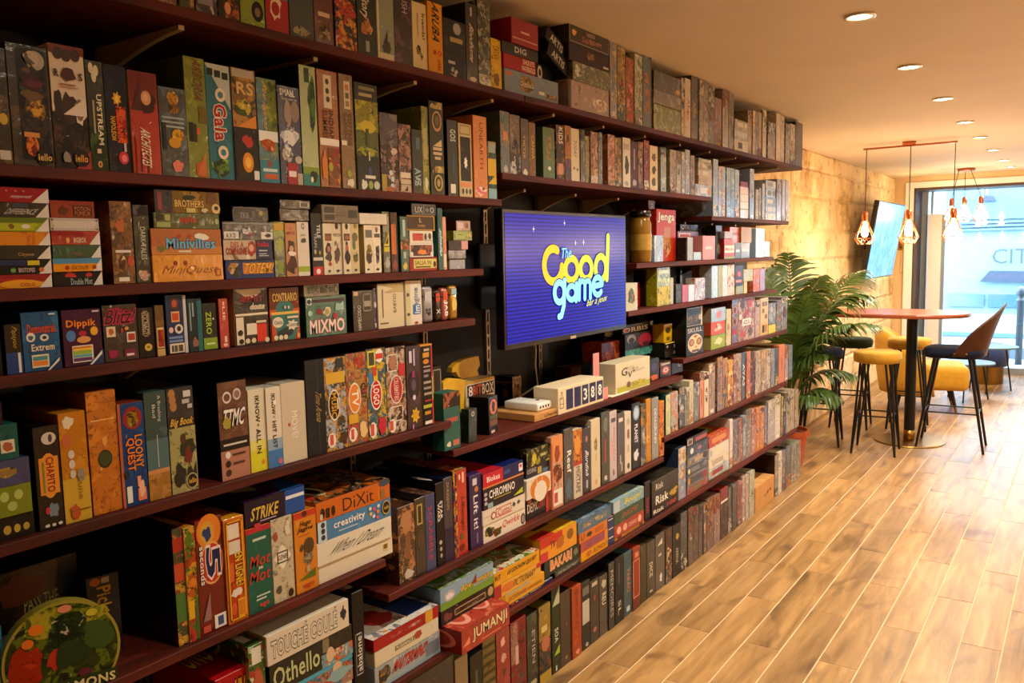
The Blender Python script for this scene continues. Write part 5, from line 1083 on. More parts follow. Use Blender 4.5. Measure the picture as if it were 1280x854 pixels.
row('G1', (480, 560, 5.023), '''
> 895 1040 322 34282c 3f3236 281e22 .2 d=.22 x=.012 | dark plum flat box with white and red title, below the television shelf | T DEMONY 4 30 80 72 d8ccc4 b10; R 46 30 80 74 34282c; T ONY 46 34 80 74 b84038 b10; R 84 0 100 100 b84c3c; C 6 70 20 96 b04848
+ 897 1048 210 d8d0c0 e0d8ca c8beac .1 d=.2 x=.0 | cream tray-like box with orange arc segments, askew below the television shelf | C 14 -24 96 100 c8742c; C 30 -34 82 74 d8d0c0; R 40 60 42 96 e0d8ca; R 62 66 64 98 e0d8ca; P -4 0 14 60 d0c8b8
+ 892 1046 130 28283c 34344a 1c1c2c .5 d=.22 x=.012 | dark blue flat box with small picture tiles under the black patterned one | R 6 50 40 84 4c4c58; R 46 10 62 70 a89038; R 66 10 90 40 486890; T COINS 4 40 40 80 b8b8a8 b0
+ 897 1046 22 1c1c14 3c3c28 a8a048 .8 d=.24 x=.008 | black flat box with yellow gold pattern on top of the plum stack | R 52 30 84 66 38341c; R 56 40 80 56 b0a878; B 20 6 40 80 c0b030 4c4820
''')
row('G1', (520, 430, 4.068), '''
692 750 478 c8a088 d08050 5c3028 .5 d=.28 | orange and white spine with dancing brown figures, below the television shelf | R 0 66 100 100 d08850 b86838; B 24 60 80 90 8c4428 d8a070; B 10 30 90 64 7c4430 c88858 4c2418; R 10 4 90 26 d8d4cc; R 20 8 50 22 b04838; R 0 0 12 90 c85838
756 800 438 343c40 485054 242a2e .5 d=.28 | dark blue grey spine with white downward title, below the television shelf | T Reef 34 40 80 70 e0dcd4 d b15; B 10 2 90 34 4c6070 28343c
804 847 442 ccc4b4 | spine with an orange fruit picture above white lettering panel, below the television shelf | R 0 52 100 100 b87030 d89848 8c4420 .8; C 10 64 84 90 d08c38; R 0 48 100 53 a82c20; T MIXTAPE 24 8 70 46 3c3834 d b0; R 76 2 84 40 a8a090
850 888 434 282c44 343852 1c2034 .2 d=.28 | dark blue spine with white cursive downward title, below the television shelf | T Burdish 34 26 76 64 d0d0d8 d s15; C 36 78 66 88 a87858; R 40 8 64 20 9ca0b0
893 938 390 d0c4a8 c8bc9e d8ceb6 .2 d=.28 | cream spine with a small posy of flowers, below the television shelf | B 28 54 76 76 a86048 7c8450 c89858 .9; C 40 6 66 14 b88858; R 46 40 56 50 a09068
945 985 352 40483c 505a4a 30382c .3 d=.29 | dark green spine with red brush strokes, below the television shelf | R 40 30 58 62 a03c34; B 24 70 80 94 68705c; B 30 4 70 14 c0b8a8
987 1022 348 c4b8bc b8acb2 d0c6c8 .2 d=.29 | lilac grey spine with red downward letters, below the television shelf | T ORIGAMI 50 28 76 76 b83848 d b0; T ORAN 22 32 44 62 c88038 d b0; R 20 84 84 90 4c4444; C 36 6 66 16 6c6468
1026 1060 357 2c2420 3a302a 201a17 .3 d=.29 | dark brown spine with white marks, below the television shelf | R 20 86 80 92 c8c0b8; R 36 20 50 34 b0a8a0; R 54 8 66 22 b8b0a8
1063 1095 352 d4ccbc | off-white spine with a small brown figure, below the television shelf | B 34 52 74 74 7c5038; C 30 78 76 90 a89c8c; R 36 34 66 46 a8a094; C 34 6 70 16 3c3834
1098 1139 308 141828 1c2234 0e111c .2 d=.29 | black blue spine with white downward title and a pale globe, below the television shelf | T PLANET 32 40 72 68 e0e0e4 d; C 14 74 94 96 7c9cb8; C 26 77 80 93 b0c4d4; B 20 12 84 32 c8ccd0 4c5468
''')
row('G1', (780, 470, 3.883), '''
82 106 142 5c5c5c 98948c 3c3c3c .6 d=.28
108 132 116 c08c38 d8a850 706030 .4 d=.28 | yellow ochre spine beside the grey lettered one, below the television shelf |
133 168 112 84847c 94948c 74746c .2 d=.28 | mid grey spine with pale downward title, below the television shelf | T DEVAGRUNIV 34 26 68 82 e0dcd0 d b0
170 195 128 c87c28 d8a03c 704020 .7 d=.28 | orange picture spine closing the shelf below the television shelf |
''')
# ---------------- far shelf below the palm
row('G1b', (820, 440, 5.337), '''
66 97 290 c8c8a0 8ca898 a8a878 .3 d=.27 s=1c5c60 | pale green spine with a teal side, first on the far shelf below the palm | R 20 20 80 60 a8b080
100 146 276 b0a88c c87838 8c9498 .8 d=.27 | |
155 189 242 3c3c38 b0aca0 68645c .5
191 221 240 888474 b0ac98 5c584c .5
222 248 196 c4bca0 a89c7c d8d0b8 .3
250 288 212 7c7c7c a8a8a4 585858 .4
291 318 142 c87838 d89050 a85828 .4 d=.3 s=8c5840
319 350 140 d4c8b0 c0b498 e0d8c4 .2
352 392 84 988068 b89c80 705840 .5
408 442 40 907458 584c58 b89870 .6
445 476 48 b07828 c89440 584030 .6
480 514 62 d0a040 f0d8a0 3c2c1c .7
515 540 20 986850 c0988c 5c3c30 .6
541 566 14 a89484 c8b8a8 705c50 .6
568 598 8 141416 2c2c2e 0c0c0e .2 | black spine with white angular downward letters, far shelf below the palm | T AYAS 30 30 74 76 d0ccc4 d b10
600 629 2 b86c2c d08840 7c4420 .5
631 658 8 5c3848 b88848 382430 .6
661 680 0 a89888 c8bcac 6c6054 .5
681 700 -4 b0a494 8c8070 d0c8bc .5
702 731 -8 a88c6c c8ac8c 705840 .5
733 762 -12 b8ac9c 6c6054 d4ccc0 .5
765 790 -16 7c8084 a8acb0 505458 .5
792 815 -20 2c2620 4c4438 1c1814 .4
818 856 -40 c88058 d89870 a86440 .3 | salmon orange spine with a column of dark letters, far shelf below the palm | T TORRES 36 36 64 76 5c2c1c d b0
858 879 -36 b09890 8c7068 c8b8b0 .4
882 908 -40 6c7c88 8c9ca8 4c5c68 .4
''')
# ---------------- lowest right shelf
row('G2', (420, 640, 3.99), '''
196 520 782 a8b0b4 c0c4c4 788890 .3 d=.27 | pale blue grey flat box with slanted red title, base of first low stack | T MASTERMIND 28 36 78 82 b83828 o4c1c18 s15; R 76 10 98 70 6c7888 a89878; B 2 10 24 90 4c4438 a8843c 7c6c54 .8; R 0 0 100 14 88a8b8
+ 194 512 705 d8cfb8 dcd4c0 ccc2a8 .1 d=.27 | cream flat box with an olive name plate, first stack, low right shelf | R 30 34 60 66 5c5a30; T PUISSANCE 32 38 58 62 e0d8b8; B 58 30 74 86 a04030 c87858
+ 188 512 645 a82c2c b83838 902020 .1 d=.27 | red edged flat box with white lid and playing card picture, first stack, low right shelf | R 24 40 72 64 d8a898 a82c2c b86858 1; R 78 0 90 100 c89830; ^R 0 0 100 100 d8d4cc 8c8c94 d89c48 .5; ^R 60 10 96 90 28407c c89c30; ^B 20 10 60 60 b03838
524 640 642 482a28 5c3834 341c1c .4 d=.2 h=.075 x=.16 | dark wine flat box at the base of the second stack, low right shelf |
+ 526 786 502 2c2424 3c302c 1e1818 .3 d=.27 | dark brown flat box with a framed title, second stack, low right shelf | R 24 24 84 70 4c3c30; F 24 24 84 70 a88c60; R 28 38 80 56 c0a878 4c3c30 4c3c30 1; C 88 20 99 86 a89460; B 2 10 20 80 6c3c38
+ 522 786 392 88a8c0 98b4c8 7898b0 .3 d=.27 | sky blue flat box with yellow jumbled title over green hills, second stack, low right shelf | R 0 0 100 34 6c9030; P 0 30 60 50 6c9030; T Aper'omany 36 34 98 72 d8b428 o2c2010 s5; C 6 30 26 80 a8a8b0; B 8 36 24 72 d8d4d8; P 56 50 66 92 7c2c20; ^R 0 0 100 100 98a890 6c8438 b8ccd8 .6; ^C 56 20 80 70 d8a020; ^C 4 10 36 80 4c7828
''')
jum = row('G2', (420, 640, 3.99), '''
> 628 866 600 a83424 b84030 902818 .3 x=-.075 h=.075 d=.2 s=8c2c1c w=.7 | red brown flat box with cream title jutting out over the shelf edge, low right shelf | T JUMANJI 22 24 94 84 e8d8a8 o4c1810 b10; P 2 30 16 62 d88868; R 40 12 80 18 c87858; ^R 0 0 100 100 b04838 c87860 8a2c1c .5; ^C 8 10 44 90 d8907c; ^C 14 20 38 80 a84030; ^C 56 20 92 90 d89480; ^C 60 26 88 84 b04c3c; <C 10 10 90 90 c86c50; <C 20 20 80 80 8c2c1c
''')
row('G2', (540, 680, 4.909), '''
472 740 470 1c2c60 243874 142050 .1 d=.27 | navy flat box with yellow outlined white title, base of the yellow stack, low right shelf | T Paris_Gagne! 24 36 74 80 e0d4c0 o8c3428 s8; C 4 30 12 70 c85838; C 14 30 20 64 d8b8a0; R 30 22 70 26 a8b4d0; ^R 0 0 100 100 98a4b4 c8ccd0 3c4c80 .5
+ 386 690 352 d8a42c e0b03c c8921c .1 d=.25 | yellow flat box with small purple title, second in the yellow stack, low right shelf | R 0 10 16 90 3c3424; R 0 0 20 100 a87c1c; R 3 24 14 80 383020; T DICTIONNAIRE 26 26 62 62 7c4450 b0; R 64 30 94 36 8c5c38; R 64 44 94 50 8c5c38; R 20 84 70 98 98a8a0
+ 384 668 272 d8a830 e4b440 c8961f .1 d=.25 | yellow flat box with curly brown title and orange oval, third in yellow stack | R 0 0 14 100 a02828; C 14 18 42 84 c86c28; T PICTIONARY 40 20 88 76 4c3420 s8 b0; R 90 60 100 98 b82c30
+ 382 660 188 d8a42c e4b03c c8921c .1 d=.25 | yellow flat box with black capitals topping the yellow stack, low right shelf | T RIT 2 40 14 76 3c2818; T LE_COCHON_QUI_RIT 28 36 92 74 241c10 s5; ^R 0 0 100 100 d0ccb0 688838 b84838 .7; ^B 10 20 90 80 8ca048 c85038 d8d8d0 .7
''')
row('G2', (620, 540, 3.883), '''
286 410 682 3c403c 505450 2c302c .4 d=.25 | dark grey green flat box at the base under the orange lettered one, low right shelf | T PANDEMIE 10 30 86 72 a8a898 s15 b0
+ 236 406 632 28382c 34463a 1e2c22 .2 d=.25 x=.002 | dark green flat box with bold orange capitals, low right shelf | T BAKARI 16 24 76 84 d87830 oe8c8a0 b10; B 80 24 96 80 6c6c58 a8a088
+ 216 392 532 d89c20 e0aa30 c88c18 .1 d=.25 | yellow and red flat box with brown mascot shapes, low right shelf | R 0 60 60 100 b82c20; R 0 0 20 40 b83040; T TV 26 40 40 74 6c3010; B 40 20 66 80 a85c28 7c3418; C 72 40 90 86 7c5420; ^R 0 0 100 100 d0a42c d8b848 b88c1c .3; ^R 30 30 70 50 5c4018; ^R 0 0 40 24 b02c24
413 573 590 d8a020 e0ac30 c89018 .2 d=.25 | yellow flat box with brown letters and navy end, base of third low stack | T RONDO 36 24 78 74 7c2c18 s8; B 12 20 34 84 b05820; R 80 0 100 100 1c2c58; R 83 70 97 80 d8d4c0
+ 411 572 545 a82c30 b83838 902024 .2 d=.25 | crimson flat box with violet letters and navy end, third stack, low right shelf | T LABYRINTHE 12 24 76 76 4c4c8c b0; R 80 0 100 100 1c2c58; R 83 70 97 80 d8d4c0; R 70 0 80 100 c88030
+ 405 571 500 d07c24 d88a34 c06c1c .2 d=.25 | orange flat box with a dark star mark and navy end, third stack, low right shelf | S 18 20 38 84 2c2418; T U 4 20 14 84 5c2c18; R 44 24 70 78 a85418; R 80 0 100 100 1c2c58; R 83 70 97 80 d8d4c0
+ 398 558 442 5c7890 6c88a0 4c6880 .4 d=.25 | steel blue flat box with a gold blurred band topping the third stack, low right shelf | R 14 30 86 70 98906c 708498 c0b080 .9; ^R 0 0 100 100 6c8498 98a8b4 485c70 .5
576 719 534 d8a824 e0b434 c8981c .1 d=.25 | yellow flat box with black capitals and figure panels, base of fourth low stack | T WANTED 36 34 78 74 5c3418 b0; R 8 10 22 86 4c3020; R 82 14 94 86 3c2c1c; R 36 18 70 24 8c5c1c
+ 574 718 462 a83028 b83c30 902420 .2 d=.25 | brick red flat box with cream medallions, fourth stack, low right shelf | C 8 20 22 80 d8a890; C 28 20 42 80 d09880; T OSARIS 46 32 74 66 e0b8a0 b0; C 78 20 90 80 d8a890
+ 574 717 400 3c5c48 486c54 304c3a .3 d=.25 | green flat box with faint red letters, fourth stack, low right shelf | T ENIGME 26 30 78 72 a85040 s10 b0
+ 570 718 345 88a8b4 a0bcc4 6c8c98 .4 d=.26 | pale blue glossy flat box with yellow lettering topping the fourth stack, low right shelf | T Boom! 36 34 90 80 d8c840 o48707c s10; R 0 0 20 100 a8b8c0; ^R 0 0 100 100 98b0b8 c8c848 b8c8cc .5
722 749 248 18141c 241e28 101014 .2 d=.26 | black narrow spine with pink downward title, low right shelf | T COOCO 30 20 72 58 c83858 d b10
756 886 378 181614 24201c 100e0c .2 d=.26 | black flat box with white title and red number, base of dark low stack | T Risk 6 26 44 74 d8d0c4; T 100 56 30 90 80 b83434
+ 756 886 318 201c14 c8a030 2c261c .1 d=.26 | black flat box with big white title and yellow figure, dark stack, low right shelf | T Risk 14 16 60 86 e0dcd0; B 62 10 98 90 b89830 4c4020 d8c060 .7
+ 756 885 246 3c362c 4a4438 2e2a22 .3 d=.27 | charcoal brown flat box with small white title topping the dark stack, low right shelf | T Risk 14 30 42 72 c8c0b0
''')
row('G2', (780, 470, 3.883), '''
264 300 356 8c98ac b8c0cc c87838 .5 d=.27 s=384860 | |
306 408 548 9c5c58 b07c74 7c4440 .5 d=.26
+ 306 408 492 4c5058 646870 383c44 .4 d=.26
+ 306 408 450 545860 6c7078 3c4048 .4 d=.26
+ 306 408 405 5c5c60 a89078 44444a .4 d=.26
+ 306 408 352 48505c 687080 343c48 .4 d=.26 | slate grey flat box with white round mark, second from top of slate stack | C 14 24 30 80 c8ccd0; B 44 30 72 76 a06870
+ 306 405 308 181416 2c2426 101012 .3 d=.25 | black flat box with barcode and red pattern on top of the slate stack, low right shelf | R 2 20 26 84 c8c0b4; R 5 28 23 76 4c4440; R 40 30 96 74 a04850 3c2428; ^B 40 20 90 80 b04858 241c1e
412 510 505 98a050 b0b878 88a8a0 .6 d=.25
+ 412 508 460 a8b4c0 c8d0d8 7c98a8 .5 d=.25
+ 412 508 410 d8d0c0 c0b8a8 a8a090 .3 d=.25
+ 414 508 355 d4d0c8 e0dcd4 98a0a8 .3 d=.25
+ 412 508 300 b04838 c87048 d8a850 .5 d=.25 | red and orange flat box topping the pale stack, low right shelf | R 14 30 84 74 c88848; ^C 20 20 80 80 98a030
''')
row('G2', (820, 440, 5.337), '''
484 510 455 d8d0c8 c0b4ac a06860 .3
512 545 462 6c5c58 988c84 484040 .5
547 577 455 987468 b89488 6c4c44 .6
580 598 430 a0a8b0 7c848c c0c8d0 .5
600 634 392 8c847c b0a8a0 646058 .5
636 666 385 b07c6c c8a090 885448 .6
668 690 378 c88038 d89c50 884c28 .6
692 720 372 c08c50 8c5c38 d8b078 .7
722 738 368 807c88 a8a4b0 5c5864 .4
745 790 335 a89c94 c4bab0 807468 .4
792 828 298 d0c8b8 d8d0c4 c0b8a8 .2
830 846 300 98884c b8a868 6c5c30 .5
848 865 300 241c1a 3c302c 181414 .3
867 892 275 a09484 c0b4a4 74685c .5
894 921 262 b0a494 8c8070 c8c0b4 .5
924 948 258 a89c88 c4b8a8 7c705c .5
''')
# ---------------- boxes standing on the floor
row('FL', (540, 680, 4.909), '''
-160 150 740 1a1816 2c2824 3c3834 .4 h=.335 w=.9 | large black box at the left end of the floor row | ^R 10 20 60 60 38342f 6c6860 242220
156 232 718 a89c80 b4a88c 988c70 .1 | plain cream grey spine near the left end of the floor row | R 44 60 54 70 6c6450
246 320 700 3a3a2c 4a4a38 2a2a20 .3 | dark olive spine with faint downward letters, floor row | R 40 40 60 80 5c5c48
323 400 592 7c6c34 5c5028 a08c48 .3 | olive gold striped spine, floor row | R 4 88 96 92 403818; R 4 78 96 82 403818; R 4 68 96 72 403818; R 4 58 96 62 403818; R 4 48 96 52 403818; R 4 38 96 42 403818
404 485 556 983c34 a84840 802c28 .4 | rosy red spine with pale shapes, floor row | B 30 80 70 92 d8a898; B 30 62 76 74 c89888; B 40 46 70 56 4c3828
492 584 494 8a3028 6c5c4c 54281f .5 | brown red spine with dark red downward letters, floor row | R 0 50 46 98 9c7868 8c5048 b08c78 .6; T HORIZONS 56 30 86 92 581c1c d b0; R 28 48 48 70 c0a090; B 6 0 96 24 2c241c 5c4028
590 656 452 4c4a3c 646250 38362c .4 | olive grey spine with white broken letters, floor row | T ETIEN 44 36 72 78 b0ac98 d b0; B 14 2 86 16 a89c78
661 732 398 98802c b0983c 48402c .4 s=6c5c20 | yellow topped spine with dark landscape picture, floor row | R 0 0 100 56 4c4c48 884c34 2c2c30 .8; C 20 40 92 60 a86848; R 20 66 70 74 c8b070; R 0 0 100 14 a88c30
740 790 262 28381c 344824 1c2814 .3 | dark green spine with white swirl and downward title, floor row | T SOA 34 34 76 50 c8ccb8 d; P 10 76 96 96 a8b090; P 20 20 90 30 98b028; R 40 2 54 8 d8d8cc
792 857 312 40301c 503c24 302414 .3 | dark brown spine, floor row | C 50 52 64 58 783020; R 44 8 60 12 8c7c60
860 919 278 a8502c b86038 943f20 .3 | terracotta spine with dark red downward title, floor row | T AMOUR 36 56 66 86 6c241c d b0; T RE 36 38 66 50 6c241c d b0; C 30 86 74 96 7c3020; B 30 3 80 12 d09070
921 971 248 343028 44403a 26231e .3 | black brown spine with a pale panel, floor row | R 10 38 94 72 b0ac9c; R 14 80 90 92 68645c; B 40 2 80 10 a8a498
974 1026 236 342820 46362c 281e18 .4 | dark brown spine with small red marks, floor row | C 36 66 64 76 883828; C 30 16 70 24 a06048; R 20 90 80 96 b0a898
1030 1080 206 302a22 3e382e 24201a .4 | black spine with white scribbled lettering, floor row | T REU 30 50 76 70 c0bca8 d; B 24 76 84 94 a8a490
''')
row('FL', (680, 654, 4.267), '''
342 378 222 24282a 4c5054 181c1e .2 | grey black spine with white column of letters, floor row | T MEMOIRES 30 18 76 88 a8a898 d b0
381 426 195 141618 202224 0e1012 .2 | black narrow spine with a white sketched mark, floor row | T SL 34 12 66 34 d0ccc4 d b0; R 40 60 50 90 5c6064
428 470 168 486068 58727a 384c54 .3 | blue grey spine with orange downward letters, floor row | T FARAO 34 36 74 72 c07838 d b0; R 30 6 70 14 b8c0bc
473 513 142 98402c a84c34 803020 .3 | red orange spine with pale frame line, floor row | F 4 20 96 80 d0a088; R 30 84 76 92 c88468; R 0 0 100 18 5c2018
515 547 130 4c4428 605838 3a341f .4 | dark olive spine beside the red orange one, floor row |
549 592 112 3c3424 4c4430 2c2618 .3 | dark brown spine with white block letters, floor row | T DICE 32 36 70 62 c0bca8 d; R 34 8 66 12 b0ac98
595 646 72 34302a 48443c 262320 .5 | black brown spine with white strokes at the top, floor row | P 20 80 70 90 c0bcac; B 40 10 70 30 c8c4b8; R 30 60 60 64 a8a498
648 683 42 50382c 685040 3c2a20 .5 | |
686 729 20 181410 241e18 100e0c .2 | black spine with yellow blotch and white downward letters, floor row | T ARENA 40 24 70 54 b8b0a0 d b0; B 34 68 80 84 b09030
''')
row('FL', (780, 470, 3.883), '''
275 306 672 5c5c58 787872 44443f .5
312 337 648 605446 7c6e5c 483e34 .5
338 361 640 68584c 86756a 4c4038 .5
363 382 632 60544a 7c7064 483e38 .5
383 401 622 6c5c50 88786c 504438 .5
403 435 605 785c54 94786e 583f3a .5
437 465 588 90746c b09890 6c5450 .5 w=.9
467 503 556 883028 a85838 38302c .6 | red topped dark spine, far part of the floor row | R 0 0 100 76 4c4038 7c5c48 38302c .7; R 4 72 96 76 d8d0c4
505 522 548 5c5850 7c786c 44403a .5
524 546 534 605c54 848078 48443e .5
548 570 522 90605c b08880 6c4444 .6
572 588 490 a89084 c4b0a4 7c6860 .6
590 605 486 b8a8a0 98847c d0c4bc .6
607 632 470 a8a894 c4c4b4 80806c .5
''')
row('FL', (780, 470, 3.883), '''
730 746 388 8c8474 a89c8c 6c6458 .4 d=.3 s=38141c
748 765 375 c8c0b0 d8d0c4 b0a898 .2
766 782 366 706c70 989498 504c50 .6
784 808 346 5c6058 80847c 44483f .5
811 836 335 8c8c7c a8a898 6c6c60 .5
838 856 322 908c80 aca89c 706c60 .5
''')
# kraft carton in the floor row
def floor_carton():
    x1 = XF - .01; z0 = .0006; y0, y1 = y_at(780 + 637 / 3.883, x1, z0), y_at(780 + 728 / 3.883, x1, z0); z1 = z_at(470 + 545 / 3.883, x1, y0)
    o = bevel_box('cardboard_carton', .28, y1 - y0, z1 - z0, .002, KRAFT, None, (x1 - .14, (y0 + y1) / 2, (z0 + z1) / 2), 1)
    tag(o, 'plain brown cardboard carton standing among the floor row of boxes', 'carton')
    fr = face_frame('', -.14, .14, -(y1 - y0) / 2, (y1 - y0) / 2, -(z1 - z0) / 2, (z1 - z0) / 2); pm = MB(); rs = random.Random(4)
    for k, it in enumerate(('B 46 38 56 50 5c3c1c', 'B 58 42 70 56 5c3c1c', 'B 74 46 84 60 5c3c1c')): add_deco(pm, pm, fr, it, k, rs)
    pm.obj('stamp_print', PRINT, o)
    pm = MB(); add_deco(pm, pm, face_frame('^', -.14, .14, -(y1 - y0) / 2, (y1 - y0) / 2, -(z1 - z0) / 2, (z1 - z0) / 2), 'R 40 0 60 100 c89c5c', 0, rs); pm.obj('tape', PRINT, o)
floor_carton()
# ---------------- far shelf beyond the television shelf
row('F2', (730, 340, 4.741), '''
606 709 338 201816 2c2220 161110 .2 d=.14 | black box with a cream sugar-skull face, far shelf beyond the television | T SKULL 8 82 90 98 c8bca8 b10; C 8 8 92 76 d8b888; C 14 34 44 60 5c3c28; C 56 34 86 60 5c3c28; C 20 38 40 56 b07c48; C 60 38 80 56 b07c48; R 30 12 70 20 4c3424; C 40 62 60 72 8a5c34; P 46 26 56 34 4c3424
+ 608 700 216 28302c 3c4840 1a201d .4 d=.2 x=.02 | dark green framed picture box on top of the sugar-skull box | F 2 3 98 97 a89c7c; R 12 14 70 62 6c4c30 a88850 38281f .8; C 74 30 94 60 a8a088; R 90 0 100 100 c0b898
752 836 378 98a830 a8b848 88982a .2 d=.16 s=a8a068 | lime green flat box at the base of a small stack, far shelf beyond the television | B 20 20 84 84 d0c890 c86848; <C 30 30 70 70 d8c0b0
+ 752 834 302 c85c34 d07044 b84c28 .2 d=.16 s=b05c40 | orange flat box in the middle of a small stack, far shelf beyond the television | B 14 20 86 84 d8b8a0 e0d0c0 a83c28; <C 30 30 70 70 d8c0b0
+ 754 838 220 a0b0bc b8c4cc 8898a4 .3 d=.16 s=a08c78 | pale blue flat box on top of a small stack, far shelf beyond the television | B 30 16 80 84 c87878 d8d0d4; <C 30 30 70 70 d8c0b0
842 871 224 c8bc98 a8a080 d8d0b4 .4
876 910 158 6c3c24 b0704c 3c241c .7 | brown ornament patterned spine with two round rosettes, far shelf beyond the television | C 10 64 90 84 b06838; C 24 68 76 80 4c2418; C 10 40 90 58 b06838; C 24 43 76 55 4c2418; R 10 20 90 32 a02c20
912 1010 152 a88880 c8b0a8 8c4c48 .9 d=.16 | tile patterned pink box with white name plate, far shelf beyond the television | R 24 34 76 50 e0d8cc; T AZUL 30 37 70 47 3c3c4c; C 14 72 40 96 4c4048; C 56 74 84 96 a83840; D 10 6 40 28 b03c3c; D 60 8 90 30 58505c; D 30 52 60 70 a03840; R 6 50 20 62 d0c4b8
1014 1040 168 b89c90 d0b8ac 98766c .5
1044 1090 158 d0b070 d8bc84 c09c58 .3 | tan spine with small brown window tiles, far shelf beyond the television | R 20 78 50 90 6c4828; R 56 78 84 90 6c4828; R 20 60 50 72 7c5830; R 56 44 84 56 6c4828; R 24 8 50 28 3c2818; R 58 8 84 28 a87838
1092 1135 190 6c6048 a8a078 403828 .7 | small dark picture box with a yellow foot, far shelf beyond the television | R 0 0 100 28 c8b848; C 20 70 60 90 a89888
1140 1166 170 7c8088 b8a898 5c6068 .6
1169 1203 150 88807c a8b0b8 605c58 .6
''')

# ---------------- upper far shelf right of the television
row('C2', (780, 240, 5.338), '''
> 165 206 50 a01c24 b02c30 8c141c .3 d=.07 x=.16 | tall dark red narrow box behind the wooden block game box | B 20 50 80 70 d88878; T TOWER 30 60 70 96 d8b8a8 d b0
218 345 112 b83820 c84c2c a02c18 .3 d=.09 x=.055 | tall red box with white slanted block-game title, upper far shelf | T Jenga 6 74 92 94 e8e0c8 o4c1408 s0 b15; B 24 8 84 70 c08850 8c5028 d8a870 .9; R 38 40 70 66 a86c38; R 10 2 30 8 d8c0a0
> 204 262 290 a8b8d0 c8d4e4 8898b4 .5 d=.04 x=-.0 | small pale blue and white box in front of the red block-game box |
> 374 492 216 1c1614 281e1c 12100e .2 d=.1 x=.14 | black box with thin white capitals behind the dark red one, upper far shelf | T CULT 4 88 72 98 a8a49c b0; R 90 4 93 98 7c7874
> 358 495 262 6c1c18 7c2820 541410 .3 d=.06 x=.06 | dark red box with white title bar, upper far shelf | R 6 78 60 94 d0a898; R 10 81 56 91 8c2c24; B 30 10 90 60 8c3028 4c1410
362 376 308 2c2422 483c38 1e1816 .4 d=.05 | slim dark grey box, first of three beside the silver one, upper far shelf |
378 394 306 3a302c 54463f 28201d .4 d=.05 | slim dark brown box, second of three beside the silver one, upper far shelf |
396 414 304 1c1a1c 302c2e 121012 .4 d=.05 | slim black box, third of three beside the silver one, upper far shelf |
419 460 302 a8a8a8 c0c0c0 8c8c90 .4 d=.05 | small silver grey box standing, upper far shelf |
463 515 402 a8b0b8 c0c8cc 8c949c .3 d=.05 | low pale grey box, upper far shelf |
525 607 292 c88c8c d49c9a b87c7c .1 d=.06 | plain pink box standing on the upper far shelf | R 22 44 74 56 d8b0ac
> 612 652 222 1c1a18 302c28 121010 .4 d=.06 x=.02 | tall black narrow box beside the red and white card box, upper far shelf | B 20 10 80 50 5c5c4c
668 738 312 a83030 b84040 902424 .2 d=.06 | red card box with a slanted white name plate, upper far shelf | P 6 40 96 70 e0d8d0; R 6 30 94 66 d8ccc0; T Menchie 12 40 88 58 b82c2c s10; R 0 0 100 10 7c8c48
+ 672 726 263 a8a0a8 b8b0b4 98909a .2 d=.05 | small grey box lying on the red card box, upper far shelf |
741 777 340 4c6078 5c7088 3c5068 .2 d=.05 | small blue box with pale plate under the orange one, upper far shelf | R 14 40 84 58 b8c0c8
+ 706 780 234 b8502c c8643c a04020 .2 d=.05 x=.01 | orange box resting above the small blue one, upper far shelf | R 14 50 84 64 8a3018; C 30 70 70 90 d88c60
780 838 340 4c3c4c 5c4c5c 3c2e3c .2 d=.05 | small plum box with pale plate, upper far shelf | R 10 44 90 62 b8b0b8
+ 782 850 234 987030 a88040 84602a .2 d=.05 | small gold box resting on the plum box, upper far shelf | R 20 40 80 60 7c5820
879 935 242 a8bcd0 b8cadc 98acc0 .2 d=.05 | tall pale blue box, upper far shelf | C 34 14 62 28 d8e0e8
937 969 332 241e1a 34302a 1a1614 .2 d=.05 | small black box at the end of the upper far shelf | R 30 40 70 54 c8a050
''')
